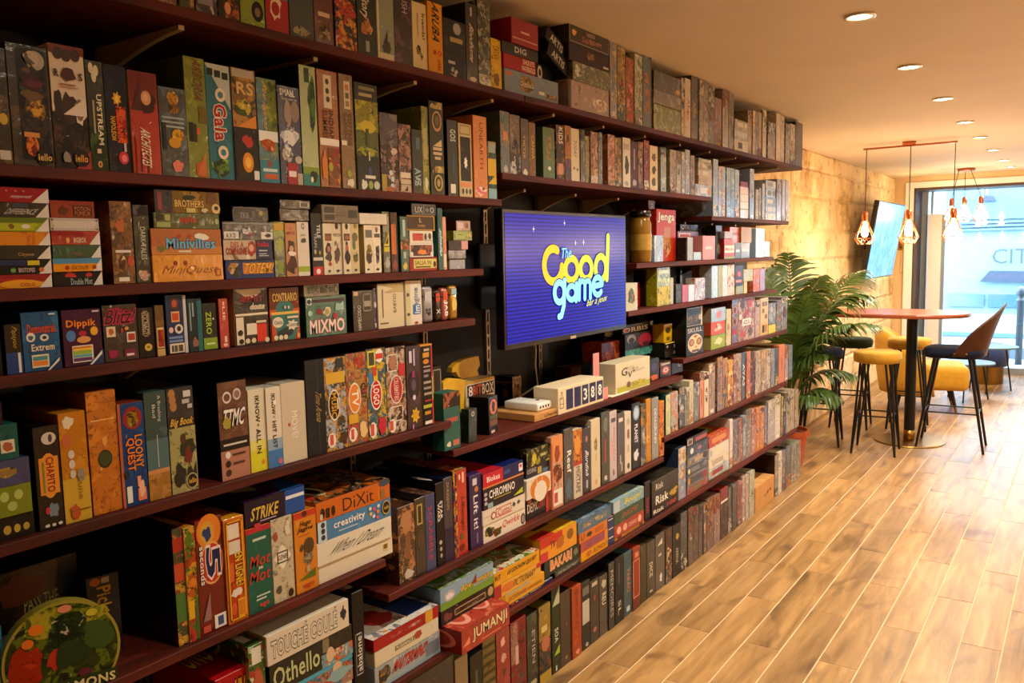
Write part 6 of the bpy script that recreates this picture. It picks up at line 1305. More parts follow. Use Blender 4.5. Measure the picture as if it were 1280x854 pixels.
# ---------------- lower far shelf right of the television
row('D2', (780, 240, 5.338), '''
> 8 90 612 c0bca4 d0ccb8 a8a48c .3 d=.05 x=-.01 | cream card box with holly-like picture at the left end, lower far shelf | B 16 16 84 84 4c5c38 8c3828 788858 .9
> 94 128 606 a01820 b0242c 8c1018 .1 d=.05 x=.08 | small plain red box behind the cream card box, lower far shelf |
> 142 214 522 2c1c1a 4c302c 1e1412 .6 d=.06 x=.05 | dark brown picture box, lower far shelf | C 20 60 50 78 8c6c68; C 50 30 90 50 7c5048
221 307 507 a8a428 c0b838 5c6420 .8 d=.06 | yellow green picture box, tallest on the lower far shelf | R 0 0 100 50 c8b42c 98a028 6c6c1c .6; R 10 84 90 96 b8c4b8
309 330 574 b8ac88 c8bc98 a09474 .3 d=.05 | slim cream box edge beside the yellow green box, lower far shelf |
346 385 616 3c4028 706848 28281c .7 d=.05 | small dark mossy picture box, lower far shelf |
389 429 622 b83c20 c84c2c a03018 .2 d=.05 | small vermilion box, lower far shelf |
431 470 622 d0d0dc e0e0e8 b8a8b8 .4 d=.05 | small white and lilac box beside the vermilion one, lower far shelf |
472 540 577 b0a494 b05038 d8ccbc .8 d=.05 | small cartoon picture box in cream and red, lower far shelf |
> 524 570 492 9c6c1c ac7c28 845814 .4 d=.06 x=.05 | mustard box with dark round motif, lower far shelf | C 30 60 80 78 3c2814; R 0 0 60 40 582818
585 626 492 b8c4cc d0d8dc a0acb8 .4 d=.07 w=.9 | pale blue glossy box, lower far shelf |
628 655 490 a89828 b8a838 948420 .3 d=.06 | slim yellow green box, lower far shelf |
657 690 488 c8c4b0 d8d4c4 b0ac98 .4 d=.06 | cream box, left of the speckled twin, lower far shelf |
691 737 486 d0c8bc b85c50 98a088 .6 d=.06 | white box speckled with red and green, lower far shelf |
748 796 625 98a098 c8b858 b8c4b8 .5 d=.06 | pale green low box under the purple one, lower far shelf |
+ 740 795 492 3c2048 4c2c58 2c1638 .2 d=.06 | purple box with an orange red emblem, lower far shelf | B 20 40 80 76 b84838; R 10 14 80 28 c87858
798 822 600 d0b428 dcc440 c0a41c .2 d=.06 | small yellow box, lower of two, lower far shelf |
+ 798 860 518 b8c0b0 d8b430 98b0b8 .7 d=.06 | pale patterned box standing on the small yellow one, lower far shelf |
862 905 515 c06c40 d88c60 98b0c0 .6 d=.06 | orange and grey box, lower far shelf |
907 940 512 a85430 b8643c 944424 .3 d=.06 | rust orange narrow box closing the lower far shelf | 
''')
# tins of blocks: tall glass jar with gold tube beside the red tower box
jar = empty('glass_jar', (XF - .055, y_at(800.5, XF - .055, 1.55), 1.5506), 'tall cylindrical jar with gold label and contents beside the television, upper far shelf', 'jar')
GOLDL = mat('gold_label', '#b08a38', .5, .2, var=.2, scale=30); HONEY = mat('honey_glass', '#8a6420', .15, 0, var=.2, scale=20, coat=.6)
k = MB(); k.lathe([(.046, 0), (.05, .004), (.05, .17), (.044, .185), (.044, .2)], 24); k.obj('jar_body', HONEY, jar, smooth=True)
k = MB(); k.lathe([(.0505, .055), (.0505, .125)], 24, cap=False); k.obj('label', GOLDL, jar, smooth=True)
k = MB(); k.lathe([(.047, .2), (.048, .202), (.048, .226), (.045, .229)], 24); k.obj('lid', BLACKP, jar, smooth=True)

# ---------------- things on the television shelf
ZF = SH['F'][0] + .0006
def pbox(name, px0, px1, ptop, xf, d, cols, amt, deco, label, z0=None, h=None, rz=0, side=None, cat='game box', w=.4, lean=0, r=False):
    z0 = ZF if z0 is None else z0
    y0, y1 = y_at(px0, xf, z0), y_at(px1, xf, z0)
    z1 = z0 + h if h else z_at(ptop, xf, y0)
    o = game_box(xf, y0, y1, z0, z1, d, ['#' + c for c in cols], amt, deco, label, cat, 'game boxes, television shelf', math.radians(lean), math.radians(rz), random.Random(int(px0)), w, name, '#' + side if side else None)
    return z1 + .0004
q = lambda x: 540 + x / 6.569
qy = lambda y: 430 + y / 6.569
g = lambda x: 660 + x / 6.4
gy = lambda y: 400 + y / 6.4
pbox('game_box', q(105), q(236), qy(412), XF - .012, .05, ('2c6c64', '388078', '205850'), .2, 'R 0 74 100 100 2c2420 a86848 4c3428 .7; R 14 48 86 56 a05048; B 12 4 44 16 d0c8b8; R 52 6 90 16 b06858', 'teal box with a dark portrait top at the left end of the television shelf')
pbox('game_box', q(22), q(92), qy(190), XF - .10, .06, ('1c1a1a', '38342f', '121010'), .4, 'F 4 4 96 96 8c8478; C 10 40 70 60 c89830; T S 20 20 70 40 a8a8a0', 'black framed box behind the teal box, television shelf')
z8 = pbox('game_box', q(282), q(520), qy(318), XF - .14, .16, ('d2c6a4', 'c4b48c', 'b8a880'), .2, 'R 4 64 100 94 14100e; F 4 64 100 94 e0d8c8; T 8 10 68 24 90 e0d8d0; T BIT 25 68 54 90 d8603c; T BOX 56 68 96 90 e0d8d0; P 0 0 40 50 c8a848; R 0 95 100 100 c8981c', 'cream box with a black plate of pixel capitals, television shelf', side='c8bc98')
pbox('game_box', q(292), q(372), qy(545), XF - .02, .03, ('28301e', '3c4630', '1c2214'), .6, 'C 30 76 70 92 a8a898; C 38 80 62 88 3c4430', 'small dark green box leaning in front of the cream pixel box', rz=8, lean=-3)
pbox('game_box', q(450), q(546), qy(445), XF - .035, .075, ('181210', '2c1c14', '100c0a'), .3, 'C 14 52 92 92 d86848; C 24 56 84 88 c87050; B 30 56 72 88 140e0c; R 10 22 92 38 6c4828; R 10 40 92 50 4c5828; R 20 3 60 10 d8b0a0', 'black box with an orange sunset circle, television shelf', rz=10)
pbox('game_box', q(664), q(736), qy(272), XF - .235, .09, ('a88868', 'c8a884', '6c5038'), .7, 'R 0 0 100 14 b8b0a0; F 4 4 96 96 b8a890; <R 6 80 94 84 8c5c38; <R 10 74 70 77 6c4830; <C 46 34 80 60 84502c; <P 60 2 98 26 d0ccc4; <P 70 0 100 20 1c1c24', 'black sided box with a pale portrait edge behind the kraft carton', side='1c181c', z0=ZF + .0)
# yellow die-cut cardboard pieces by the pixel box
YCARD = mat('yellow_card', '#d8a818', .55, var=.12, scale=25)
def cutout(name, pts, x, t, label):
    P0 = [on_x(a, b, x) for a, b in pts]; mb = MB(); n = len(P0)
    for dx in (0, -t): mb.v += [(p.x + dx, p.y, p.z) for p in P0]
    mb.f.append(tuple(reversed(range(n)))); mb.f.append(tuple(range(n, 2 * n)))
    for i in range(n): j = (i + 1) % n; mb.f.append((i, j, n + j, n + i))
    mb.c = [None] * len(mb.f); mb.m = [0] * len(mb.f)
    c = Vector((x, sum(p.y for p in P0) / n, min(p.z for p in P0))); mb.v = [tuple(Vector(v) - c) for v in mb.v]
    o = mb.obj(name, YCARD, None, c); tag(o, label, 'card piece'); 
    bm = bmesh.new(); bm.from_mesh(o.data); bmesh.ops.recalc_face_normals(bm, faces=bm.faces[:]); bm.to_mesh(o.data); bm.free(); return o
cutout('card_cutout', [(q(163), qy(235)), (q(168), qy(195)), (q(205), qy(160)), (q(270), qy(125)), (q(382), qy(100)), (q(395), qy(175)), (q(372), qy(215)), (q(385), qy(255)), (q(270), qy(300)), (q(218), qy(268)), (q(200), qy(232))], XF - .20, .022, 'yellow die-cut card puppet piece on top of the cream pixel box')
cutout('card_cutout', [(q(92), qy(400)), (q(90), qy(318)), (q(140), qy(282)), (q(230), qy(286)), (q(275), qy(300)), (q(268), qy(405)), (q(262), qy(560)), (q(232), qy(560)), (q(232), qy(412))], XF - .115, .012, 'yellow card flap folded out beside the cream pixel box')
# kraft parcel
xk = XF - .012; y0, y1 = y_at(q(843), xk, ZF), y_at(698, xk, ZF); z1 = z_at(qy(585), xk, y0)
kp = tag(bevel_box('kraft_parcel', .21, y1 - y0, z1 - ZF, .002, KRAFT, None, (xk - .105, (y0 + y1) / 2, (ZF + z1) / 2), 1), 'flat kraft parcel with black post lettering, edge of the television shelf', 'parcel')
pm = MB(); put_text(pm, 'La Poste Box', face_frame('', -.105, .105, -(y1 - y0) / 2, (y1 - y0) / 2, -(z1 - ZF) / 2, (z1 - ZF) / 2), (.40, .30, .98, .72), '#3c2410', bold=.01); pm.obj('lettering', PRINT, kp)
pm = MB(); fr = face_frame('^', -.105, .105, -(y1 - y0) / 2, (y1 - y0) / 2, -(z1 - ZF) / 2, (z1 - ZF) / 2); add_deco(pm, pm, fr, 'R 20 60 60 66 8a5c2c', 0, R); add_deco(pm, pm, fr, 'R 0 48 100 50 9c6c38', 1, R); pm.obj('lid_print', PRINT, kp)
# white router box lying on the parcel
xr_ = XF - .03; zr = z1 + .0006; a, b = y_at(q(868), xr_, zr), y_at(q(985), xr_, zr)
ro = tag(bevel_box('router', .15, b - a, .03, .006, ROUTERW, None, (xr_ - .075, (a + b) / 2, zr + .015), 3, True), 'flat white plastic router box lying on the kraft parcel', 'router')
for i in range(4):
    k = MB(); k.box(0, .001, -.004, .004, -.004, .004); k.obj('port', BLACKP, ro, (.0752, -.03 + i * .018, 0))
k = MB(); k.lathe([(.008, 0), (.008, .002), (.002, .003)], 12); k.obj('button', BLACKP, ro, (.03, .02, .015))
cb = MB(); cb.tube([(-1.974, y_at(666, -1.97, 1.25), 1.30), (-1.972, y_at(670, -1.97, 1.2), 1.18), (-1.97, y_at(669, -1.97, 1.1), 1.12), (-1.93, y_at(672, -1.93, 1.05), zr + .012), (xr_ - .152, a + .03, zr + .012)], .004, 6)
tag(cb.obj('cable', ROUTERW, smooth=True), 'white cable running down the black wall behind the router', 'cable')
# flip-digit follower counter
xc_ = XF - .006; y0, y1 = y_at(g(243), xc_, ZF), y_at(g(605), xc_, ZF); z1 = z_at(gy(552), xc_, y0); hc, wc = z1 - ZF, y1 - y0
fc = empty('flip_counter', (xc_ - .055, (y0 + y1) / 2, ZF), 'pale wooden flip counter with thumb icon and the digits 388', 'counter')
bevel_box('case', .11, wc, hc, .003, PALEW, fc, (0, 0, hc / 2), 2)
pm = MB(); fr = (Vector((.055, -wc / 2, 0)), Vector((0, wc, 0)), Vector((0, 0, hc)), Vector((1, 0, 0)))
for i, it in enumerate(('R 3 22 11 62 3c2c1c', 'R 4 25 10 59 d9c7a4', 'R 6 55 9 84 3c2c1c', 'R 6.7 55 8.3 80 d9c7a4', 'R 3 38 11 40 3c2c1c')): add_deco(pm, pm, fr, it, i, R)
pm.obj('thumb_icon', PRINT, fc)
for i, dg in enumerate(('', '', '3', '8', '8')):
    u0 = .165 + i * .168
    pm = MB(); add_deco(pm, pm, fr, 'R %g 12 %g 88 161d4c' % (u0 * 100, (u0 + .142) * 100), 2, R)
    fl = pm.obj('digit_flap', PRINT, fc)
    pm = MB(); add_deco(pm, pm, fr, 'R %g 49.4 %g 50.6 0a0c20' % (u0 * 100, (u0 + .142) * 100), 6, R); pm.obj('hinge_line', PRINT, fl)
    if dg: pm = MB(); put_text(pm, dg, fr, (u0 + .03, .28, u0 + .112, .74), '#f0f0ec', bold=.02, off=.0012); pm.obj('digit', PRINT, fl)
# pink clear stand at the end of the counter
PINK = mat('pink_acrylic', '#d88a84', .2, 0, coat=.5); y2 = y1 + .004; w2 = .05
ps = empty('acrylic_stand', (xc_ - .03, y2 + w2 / 2, ZF), 'pink acrylic leaflet stand at the right end of the flip counter', 'stand')
bevel_box('back_plate', .004, w2, .19, .001, PINK, ps, (-.02, 0, .095), 1); bevel_box('front_lip', .004, w2, .05, .001, PINK, ps, (.02, 0, .025), 1); bevel_box('base_plate', .04, w2, .004, .001, PINK, ps, (0, 0, .002), 1)
lf = tag(bevel_box('leaflet', .09, .16, .003, .0005, mat('leaflet_paper', '#e4dcc4', .7), None, (XF - .055, y2 + .155, ZF + .002), 1), 'cream leaflets lying in front of the white landscape box', 'leaflet')
pm = MB(); fr = face_frame('^', -.045, .045, -.08, .08, -.0015, .0015); add_deco(pm, pm, fr, 'R 20 20 80 70 d8b070', 0, R); pm.obj('leaflet_print', PRINT, lf)
# boxes behind and right of the counter
pbox('game_box', g(345), g(432), gy(388), XF - .22, .08, ('5c3c24', '6c4a30', '4a3018'), .3, '', 'small brown box behind the flip counter, left of the teal one', h=.11)
pbox('game_box', g(436), g(585), gy(378), XF - .22, .08, ('1c3c48', '284c58', '142c36'), .4, 'R 40 50 90 90 2c6478', 'small dark teal box behind the flip counter', h=.105)
pbox('game_box', g(440), g(520), gy(275), XF - .325, .035, ('1c1c1c', '2c2c2c', '121212'), .2, 'T KIT 10 68 90 84 d0ccc4', 'black box with white capitals on the wall side behind the counter')
pbox('game_box', g(522), g(590), gy(270), XF - .325, .035, ('c8c0a8', 'd4ccb8', 'b8b098'), .2, 'R 20 70 80 84 a8a090', 'cream box beside the black lettered one behind the counter')
zz = pbox('game_box', g(612), g(722), gy(352), XF - .20, .08, ('3c3430', '54483f', '2a2420'), .4, '', 'dark brown box supporting the flame coloured one, television shelf')
zz = pbox('game_box', g(590), g(766), gy(192), XF - .18, .10, ('c04c28', 'd87848', '7c2834'), .9, 'B 50 10 90 80 e08848; R 0 60 40 100 5c3c68 c06050; C 60 40 80 90 8c2c20', 'flame red and orange picture box, television shelf', z0=zz)
pbox('game_box', g(612), g(718), gy(95), XF - .22, .08, ('2c2420', '3c322c', '1e1816'), .3, 'C 4 40 96 92 a89868; C 10 46 90 86 2c2420; T DIXO 20 54 80 78 c8b890 b0', 'dark box with a cream ring title above the flame picture box', z0=zz)
zz = pbox('game_box', g(800), g(985), gy(300), XF - .17, .12, ('8c8c84', 'a4a49c', '6c6c64'), .3, 'T MAISONS 10 70 90 90 4c4c48 s10', 'grey box with dark lettering under the planet picture box')
zz = pbox('game_box', g(778), g(1086), gy(122), XF - .15, .14, ('1c1c34', '28284a', '14142a'), .3, 'R 0 0 76 34 4c9088 6cb0a0 387068 .7; C 32 38 66 94 b8286c; B 40 30 64 60 5c2448; C 4 60 26 96 a8acb0; C 8 60 22 84 1c1c34; B 70 30 90 60 a8a838 4c6c38; C 78 8 92 22 c86838', 'dark space picture box with a pink planet, television shelf', z0=zz)
pbox('game_box', g(756), g(1012), gy(48), XF - .17, .14, ('181618', '242224', '101012'), .2, 'T ORBIS 2 10 78 66 d8ccbc b20; C 5 20 15 56 c83c28; R 86 0 94 100 c8c4b8; R 30 80 60 88 8c8884; ^R 0 0 100 100 3c3c38 6c6c64', 'black flat box with white capitals on top of the planet picture box', z0=zz)
pbox('game_box', g(702), g(975), gy(358), XF - .02, .09, ('d4cbb0', 'dcd4bc', 'ccc2a4'), .1, 'R 4 4 99 22 a8a428; B 30 8 96 34 b0a830 c8bc48 8c8c28 .7; C 30 14 42 34 6c4428; T G 16 56 32 82 2c2418 s10 b10; T V 34 46 46 66 2c2418 s10 b10; R 30 78 50 84 8a5c3c d4cbb0 d4cbb0 1; R 38 70 66 76 8a8448 d4cbb0 d4cbb0 1; R 48 62 82 68 6c6430 d4cbb0 d4cbb0 1', 'white box with a yellow green meadow and thin lettering, front of the television shelf')
pbox('game_box', g(978), g(1048), gy(318), XF - .05, .08, ('1c1618', '2c2024', '120e10'), .3, 'B 0 0 96 30 c05828; C 10 40 70 80 3c3c5c', 'black box with an orange glow at its foot, television shelf')
pbox('game_box', g(1058), g(1144), gy(345), XF - .05, .08, ('3c2c28', '8c4c40', '28201e'), .6, 'C 16 20 84 70 b84830; C 30 32 70 60 d8c8b8; C 40 40 60 54 6c2820; R 10 80 90 92 b0a898', 'dark box with a red ringed face emblem, television shelf')
zz = pbox('game_box', g(1150), g(1238), gy(300), XF - .06, .10, ('121012', '1c1a1c', '0a0a0c'), .1, 'C 56 34 84 58 d0ccc4; C 62 38 80 54 121012', 'tall plain black box at the right end of the television shelf')
zz = pbox('game_box', g(1095), g(1205), gy(252), XF - .075, .10, ('1a1816', '28241f', '100f0e'), .2, 'R 60 30 96 70 5c5448', 'low black box above the tall plain black one', z0=zz, h=.035)
zz = pbox('game_box', g(1098), g(1203), gy(196), XF - .08, .10, ('241e18', '302820', '181410'), .3, 'R 0 84 100 100 c8b858; R 66 20 92 60 c8c4b8; C 10 30 20 66 a8a8a0', 'low black box with a yellow top line near the sugar-skull box', z0=zz, h=.035)
pbox('game_box', g(1086), g(1152), gy(40), XF - .09, .06, ('c0a020', 'ccb030', 'a88c18'), .2, 'C 20 50 80 84 3c2c14; R 30 10 70 30 5c4418; R 0 92 100 100 c8c4b0', 'upright yellow box with black emblem near the sugar-skull box', z0=zz)
for i_, (cx_, cy_) in enumerate(((690, 72), (688, 52))):
    c_ = on_x(cx_, cy_, XF - .05)
    game_box(XF - .03, c_.y - .075, c_.y + .075, c_.z - .03, c_.z + .018, .12, ['#1a1a1e', '#26262a', '#121214'], .2, 'T ARTIS 20 22 80 80 d0ccc4 b10', ('lower' if i_ == 0 else 'upper') + ' of two black boxes with white capitals leaning askew, top right shelf', 'game box', 'game boxes, top right shelf', math.radians(-24), 0, None, .3)
join_smallest(300)
finish_labels()

# ================================================================== television
def emis(name, col, s):
    m = bpy.data.materials.new(name); m.use_nodes = True; N, L = m.node_tree.nodes, m.node_tree.links
    N.remove(N['Principled BSDF']); e = N.new('ShaderNodeEmission'); e.inputs['Color'].default_value = (*hexc(col), 1); e.inputs['Strength'].default_value = s
    L.new(e.outputs[0], N['Material Output'].inputs['Surface']); MATS[name] = m; return m
def screen_mat():
    m = bpy.data.materials.new('screen_blue'); m.use_nodes = True; N, L = m.node_tree.nodes, m.node_tree.links; P = N['Principled BSDF']
    P.inputs['Base Color'].default_value = (.005, .005, .01, 1); P.inputs['Roughness'].default_value = .2; P.inputs['Specular IOR Level'].default_value = .15
    tc = N.new('ShaderNodeTexCoord'); w = N.new('ShaderNodeTexWave'); w.bands_direction = 'Z'; w.inputs['Scale'].default_value = 24; w.inputs['Distortion'].default_value = .3
    L.new(tc.outputs['Object'], w.inputs['Vector'])
    r = N.new('ShaderNodeValToRGB'); r.color_ramp.elements[0].color = (*hexc('#0a0a56'), 1); r.color_ramp.elements[1].color = (*hexc('#171c96'), 1)
    L.new(w.outputs['Fac'], r.inputs['Fac']); L.new(r.outputs['Color'], P.inputs['Emission Color']); P.inputs['Emission Strength'].default_value = 1.0
    return m
TX = -1.60
c4 = [on_x(a, b, TX) for a, b in ((631, 263), (628, 437), (789, 268), (777, 414))]
ty0, ty1 = (c4[0].y + c4[1].y) / 2, (c4[2].y + c4[3].y) / 2; tz0, tz1 = (c4[1].z + c4[3].z) / 2, (c4[0].z + c4[2].z) / 2
tw, th = ty1 - ty0, tz1 - tz0
tv = empty('television', (TX, (ty0 + ty1) / 2, tz0), 'wall-mounted flat television showing a yellow and blue bar logo on blue', 'television')
bevel_box('housing', .035, tw, th, .004, BLACKP, tv, (-.0185, 0, th / 2), 2)
bz = .012
k = MB(); k.quad([(0, -tw / 2 + bz, bz * 1.6), (0, tw / 2 - bz, bz * 1.6), (0, tw / 2 - bz, th - bz), (0, -tw / 2 + bz, th - bz)])
scr = k.obj('screen', screen_mat(), tv); scr.location.x = .0003
bevel_box('wall_mount', .04, .3, .22, .004, BLACKM, tv, (-.057, 0, th / 2), 1)
bevel_box('mount_arm', .28, .06, .08, .004, BLACKM, tv, (-.215, 0, th / 2), 1)
bevel_box('wall_plate', .02, .2, .26, .004, BLACKM, tv, (-.367, 0, th / 2), 1)
k = MB(); k.box(.0, .002, -.02, .02, -.004, .006); k.obj('maker_badge', RAILM, tv, (0, 0, .004))
SW, SH_ = tw - 2 * bz, th - bz * 2.6
def scr_text(name, txt, rect, col, s=1.0, ang=0, out='#0c0c50', bold=.03, shear=0.0, lay=0):
    u0, v0, u1, v1 = rect
    ca, sa = math.cos(math.radians(ang)), math.sin(math.radians(ang))
    O = Vector((.0006 + lay * .0004, -tw / 2 + bz + u0 * SW, bz * 1.6 + v0 * SH_))
    U = Vector((0, ca, sa)) * ((u1 - u0) * SW); V = Vector((0, -sa * 0, 1)) * ((v1 - v0) * SH_)
    if out:
        mb = MB(); put_text(mb, txt, (O, U, V, Vector((1, 0, 0))), (0, 0, 1, 1), '#000000', '', None, bold, 0, shear)
        mb2 = MB(); put_text(mb2, txt, (O, U, V, Vector((1, 0, 0))), (0, 0, 1, 1), '#000000', '', '#000000', bold, 0.0, shear)
        n = len(mb2.f) - len(mb.f); mb2.f = mb2.f[:n]; mb2.c = [None] * n; mb2.m = [0] * n
        o = mb2.obj(name + '_outline', MATS.get('logo_outline') or emis('logo_outline', '#101058', 1.0), tv)
    mb = MB(); put_text(mb, txt, (O, U, V, Vector((1, 0, 0))), (0, 0, 1, 1), '#000000', '', None, bold, .0004, shear); mb.c = [None] * len(mb.f)
    return mb.obj(name, emis('logo_' + col.strip('#'), col, s) if 'logo_' + col.strip('#') not in MATS else MATS['logo_' + col.strip('#')], tv)
# letter rectangles measured on the screen (fractions of its width and height)
def arc(cx, cy, rx, ry, a0, a1, n=22):
    return [(cx + rx * math.cos(math.radians(a0 + (a1 - a0) * i / n)), cy + ry * math.sin(math.radians(a0 + (a1 - a0) * i / n))) for i in range(n + 1)]
GLY = {'G': [arc(.52, .5, .42, .42, 62, 352), [(.93, .46), (.93, .04)]], 'o': [arc(.5, .5, .38, .40, 0, 360)],
       'd': [arc(.42, .30, .33, .25, 0, 360), [(.80, .06), (.90, .97)]],
       'g': [arc(.5, .66, .34, .26, 0, 360), [(.88, .96), (.80, .30), (.62, .04), (.45, .02)]],
       'a': [arc(.45, .48, .34, .38, 0, 360), [(.86, .94), (.80, .04)]],
       'm': [[(.08, .05), (.12, .92)], [(.10, .6)] + arc(.30, .66, .19, .24, 170, 0, 10) + [(.47, .05)], [(.48, .6)] + arc(.68, .66, .19, .24, 170, 0, 10) + [(.86, .05)]],
       'e': [[(.14, .5), (.86, .56)] + arc(.5, .5, .38, .40, 10, 318)]}
def logo_letter(ch, rect, col, wid, lay):
    u0, v0, u1, v1 = rect
    P = lambda p, x: Vector((x, -tw / 2 + bz + (u0 + p[0] * (u1 - u0)) * SW, bz * 1.6 + (v0 + p[1] * (v1 - v0)) * SH_))
    for nm, w, x, m in (('logo_outline', wid + .007, .0006 + lay * .0003, '#101058'), ('logo_letter', wid, .0014 + lay * .0003, col)):
        mb = MB()
        for st in GLY[ch]:
            q_ = [P(p, x) for p in st]
            for k, p in enumerate(q_):
                mb.quad([p + Vector((k * 1e-6, w / 2 * math.cos(a * math.pi / 8), w / 2 * math.sin(a * math.pi / 8))) for a in range(16)])
                if k:
                    d = (p - q_[k - 1]); d.normalize(); s_ = Vector((0, -d.z, d.y)) * w / 2; mb.quad([q_[k - 1] - s_, p - s_, p + s_, q_[k - 1] + s_])
        key_ = 'logo_' + m.strip('#'); mb.obj(nm, MATS.get(key_) or emis(key_, m, 1.0), tv)
logo_letter('G', (.258, .43, .425, .75), '#f0b838', .030, 0)
logo_letter('o', (.425, .43, .560, .665), '#e0c040', .028, 1)
logo_letter('o', (.553, .435, .685, .66), '#d0cc48', .028, 2)
logo_letter('d', (.69, .42, .84, .84), '#c8d850', .028, 3)
logo_letter('g', (.33, .155, .445, .47), '#98e0ff', .024, 6)
logo_letter('a', (.440, .275, .545, .43), '#90dcfc', .022, 7)
logo_letter('m', (.540, .28, .668, .46), '#90dcfc', .021, 8)
logo_letter('e', (.662, .29, .775, .485), '#90dcfc', .023, 9)
scr_text('logo_word', 'The', (.40, .64, .485, .725), '#98d8f8', ang=4, lay=14, bold=.01, shear=.1)
scr_text('logo_word', 'bar à jeux', (.614, .20, .80, .275), '#e8e060', ang=5, lay=14, bold=.0, shear=.12)
for u, v in ((.2, .88), (.44, .935), (.53, .77), (.6, .775)):
    k = MB(); c = Vector((.0012, -tw / 2 + bz + u * SW, bz * 1.6 + v * SH_))
    for a, b in ((.008, .0012), (.0012, .012)): k.quad([c + Vector((0, -a, 0)), c + Vector((0, 0, -b)), c + Vector((0, a, 0)), c + Vector((0, 0, b))])
    k.obj('sparkle', MATS.get('logo_star') or emis('logo_star', '#d8e0ff', 1.3), tv)

# ---- second screen on the stone wall
P4 = [on_x(a, b, -1.86) for a, b in ((1096.5, 252.5), (1131.5, 259), (1118, 346), (1082, 350))]
def painting_mat():
    m, nt, N, L, P = nodes('screen_picture'); tc = N.new('ShaderNodeTexCoord'); mp = N.new('ShaderNodeMapping'); mp.inputs['Scale'].default_value = (3, 3, 1.2); mp.inputs['Rotation'].default_value = (.35, 0, 0)
    n = N.new('ShaderNodeTexNoise'); n.inputs['Scale'].default_value = 4.5; n.inputs['Detail'].default_value = 6; n.inputs['Distortion'].default_value = 1.2
    L.new(tc.outputs['Object'], mp.inputs['Vector']); L.new(mp.outputs['Vector'], n.inputs['Vector'])
    r = N.new('ShaderNodeValToRGB'); e = r.color_ramp.elements; e[0].position = .3; e[0].color = (*hexc('#3f78b0'), 1); e[1].position = .75; e[1].color = (*hexc('#b8ecff'), 1); k = e.new(.52); k.color = (*hexc('#6cb8e8'), 1)
    L.new(n.outputs['Fac'], r.inputs['Fac']); L.new(r.outputs['Color'], P.inputs['Emission Color']); P.inputs['Emission Strength'].default_value = .75; P.inputs['Base Color'].default_value = (.02, .03, .04, 1); P.inputs['Roughness'].default_value = .3
    return m
sy0, sy1 = 8.95, 10.35; sh = .80; tilt = math.radians(9)
ws = empty('wall_screen', (-1.87, (sy0 + sy1) / 2, 1.265), 'blue wall screen tilted down on a black arm, on the stone wall', 'screen')
ws.rotation_euler.y = tilt
bevel_box('housing', .05, sy1 - sy0, sh, .006, BLACKP, ws, (-.026, 0, sh / 2), 2)
k = MB(); a = (sy1 - sy0) / 2 - .012; k.quad([(0, -a, .014), (0, a, .014), (0, a, sh - .012), (0, -a, sh - .012)]); o = k.obj('display', painting_mat(), ws); o.location.x = .0006
bevel_box('swing_arm', .10, .08, .1, .004, BLACKM, ws, (-.09, -.3, sh * .42), 1)
bevel_box('wall_plate', .03, .16, .24, .004, BLACKM, ws, (-.10, -.3, sh * .42), 1)

# ================================================================== pendants
def cage(r0, r1, h0, h1):
    """wire diamond lampshade: n ribs between a top ring, a wide belt and a bottom ring"""
    mb = MB(); n = 6; t = .0022
    top = [(.02 * math.cos(2 * math.pi * i / n), .02 * math.sin(2 * math.pi * i / n), 0) for i in range(n)]
    mid = [(r0 * math.cos(2 * math.pi * (i + .5) / n), r0 * math.sin(2 * math.pi * (i + .5) / n), -h0) for i in range(n)]
    bot = [(r1 * math.cos(2 * math.pi * i / n), r1 * math.sin(2 * math.pi * i / n), -h1) for i in range(n)]
    for i in range(n):
        j = (i + 1) % n
        for a, b in ((top[i], mid[i]), (top[j], mid[i]), (mid[i], bot[i]), (mid[i], bot[j]), (bot[i], bot[j]), (mid[i], mid[j])): mb.tube([a, b], t, 5, False)
    return mb.mesh('wire_cage', COPPER)
_cage = cage(.085, .05, .15, .20)
_sock = MB(); _sock.lathe([(.012, .075), (.022, .07), (.026, .03), (.024, 0), (.02, -.01)], 16); _sock = _sock.mesh('socket', COPPER, True)
BULB = mat('bulb_glow', '#fff2d8', .2, emit='#ffd8a0', es=14.0)
_bulb = MB(); _bulb.lathe([(.012, -.005), (.014, -.03), (.028, -.07), (.031, -.095), (.026, -.122), (.012, -.138), (.001, -.142)], 16); _bulb = _bulb.mesh('bulb', BULB, True)
def hanging(parent, x, y, ztop, zs, xs=None, e=7):
    xs = x if xs is None else xs
    k = MB(); k.tube([(xs, y, ztop), (x, y, zs + .07)], .0035, 6); k.obj('cord', CORD, parent)
    link('socket', _sock, parent, (x, y, zs)); link('wire_cage', _cage, parent, (x, y, zs)); link('bulb', _bulb, parent, (x, y, zs))
    l = bpy.data.lights.new('bulb_light', 'POINT'); l.energy = e; l.color = (1, .72, .42); l.shadow_soft_size = .03
    lo = link('bulb_light', l, parent, (x, y, zs - .17))
pd = empty('pendant_lamp', (-1.25, 7.5, CEIL), 'copper bar pendant with three wire-cage bulbs above the bar table', 'pendant lamp')
bevel_box('bar', .70, .022, .014, .003, COPPER, pd, (0, 0, -.032), 2)
k = MB(); k.lathe([(.05, 0), (.05, -.018), (.042, -.026)][::-1], 24); k.obj('ceiling_cup', COPPER, pd, smooth=True)
for x in (-.325, 0.012, .335): hanging(pd, x, 0, -.038, -.62)
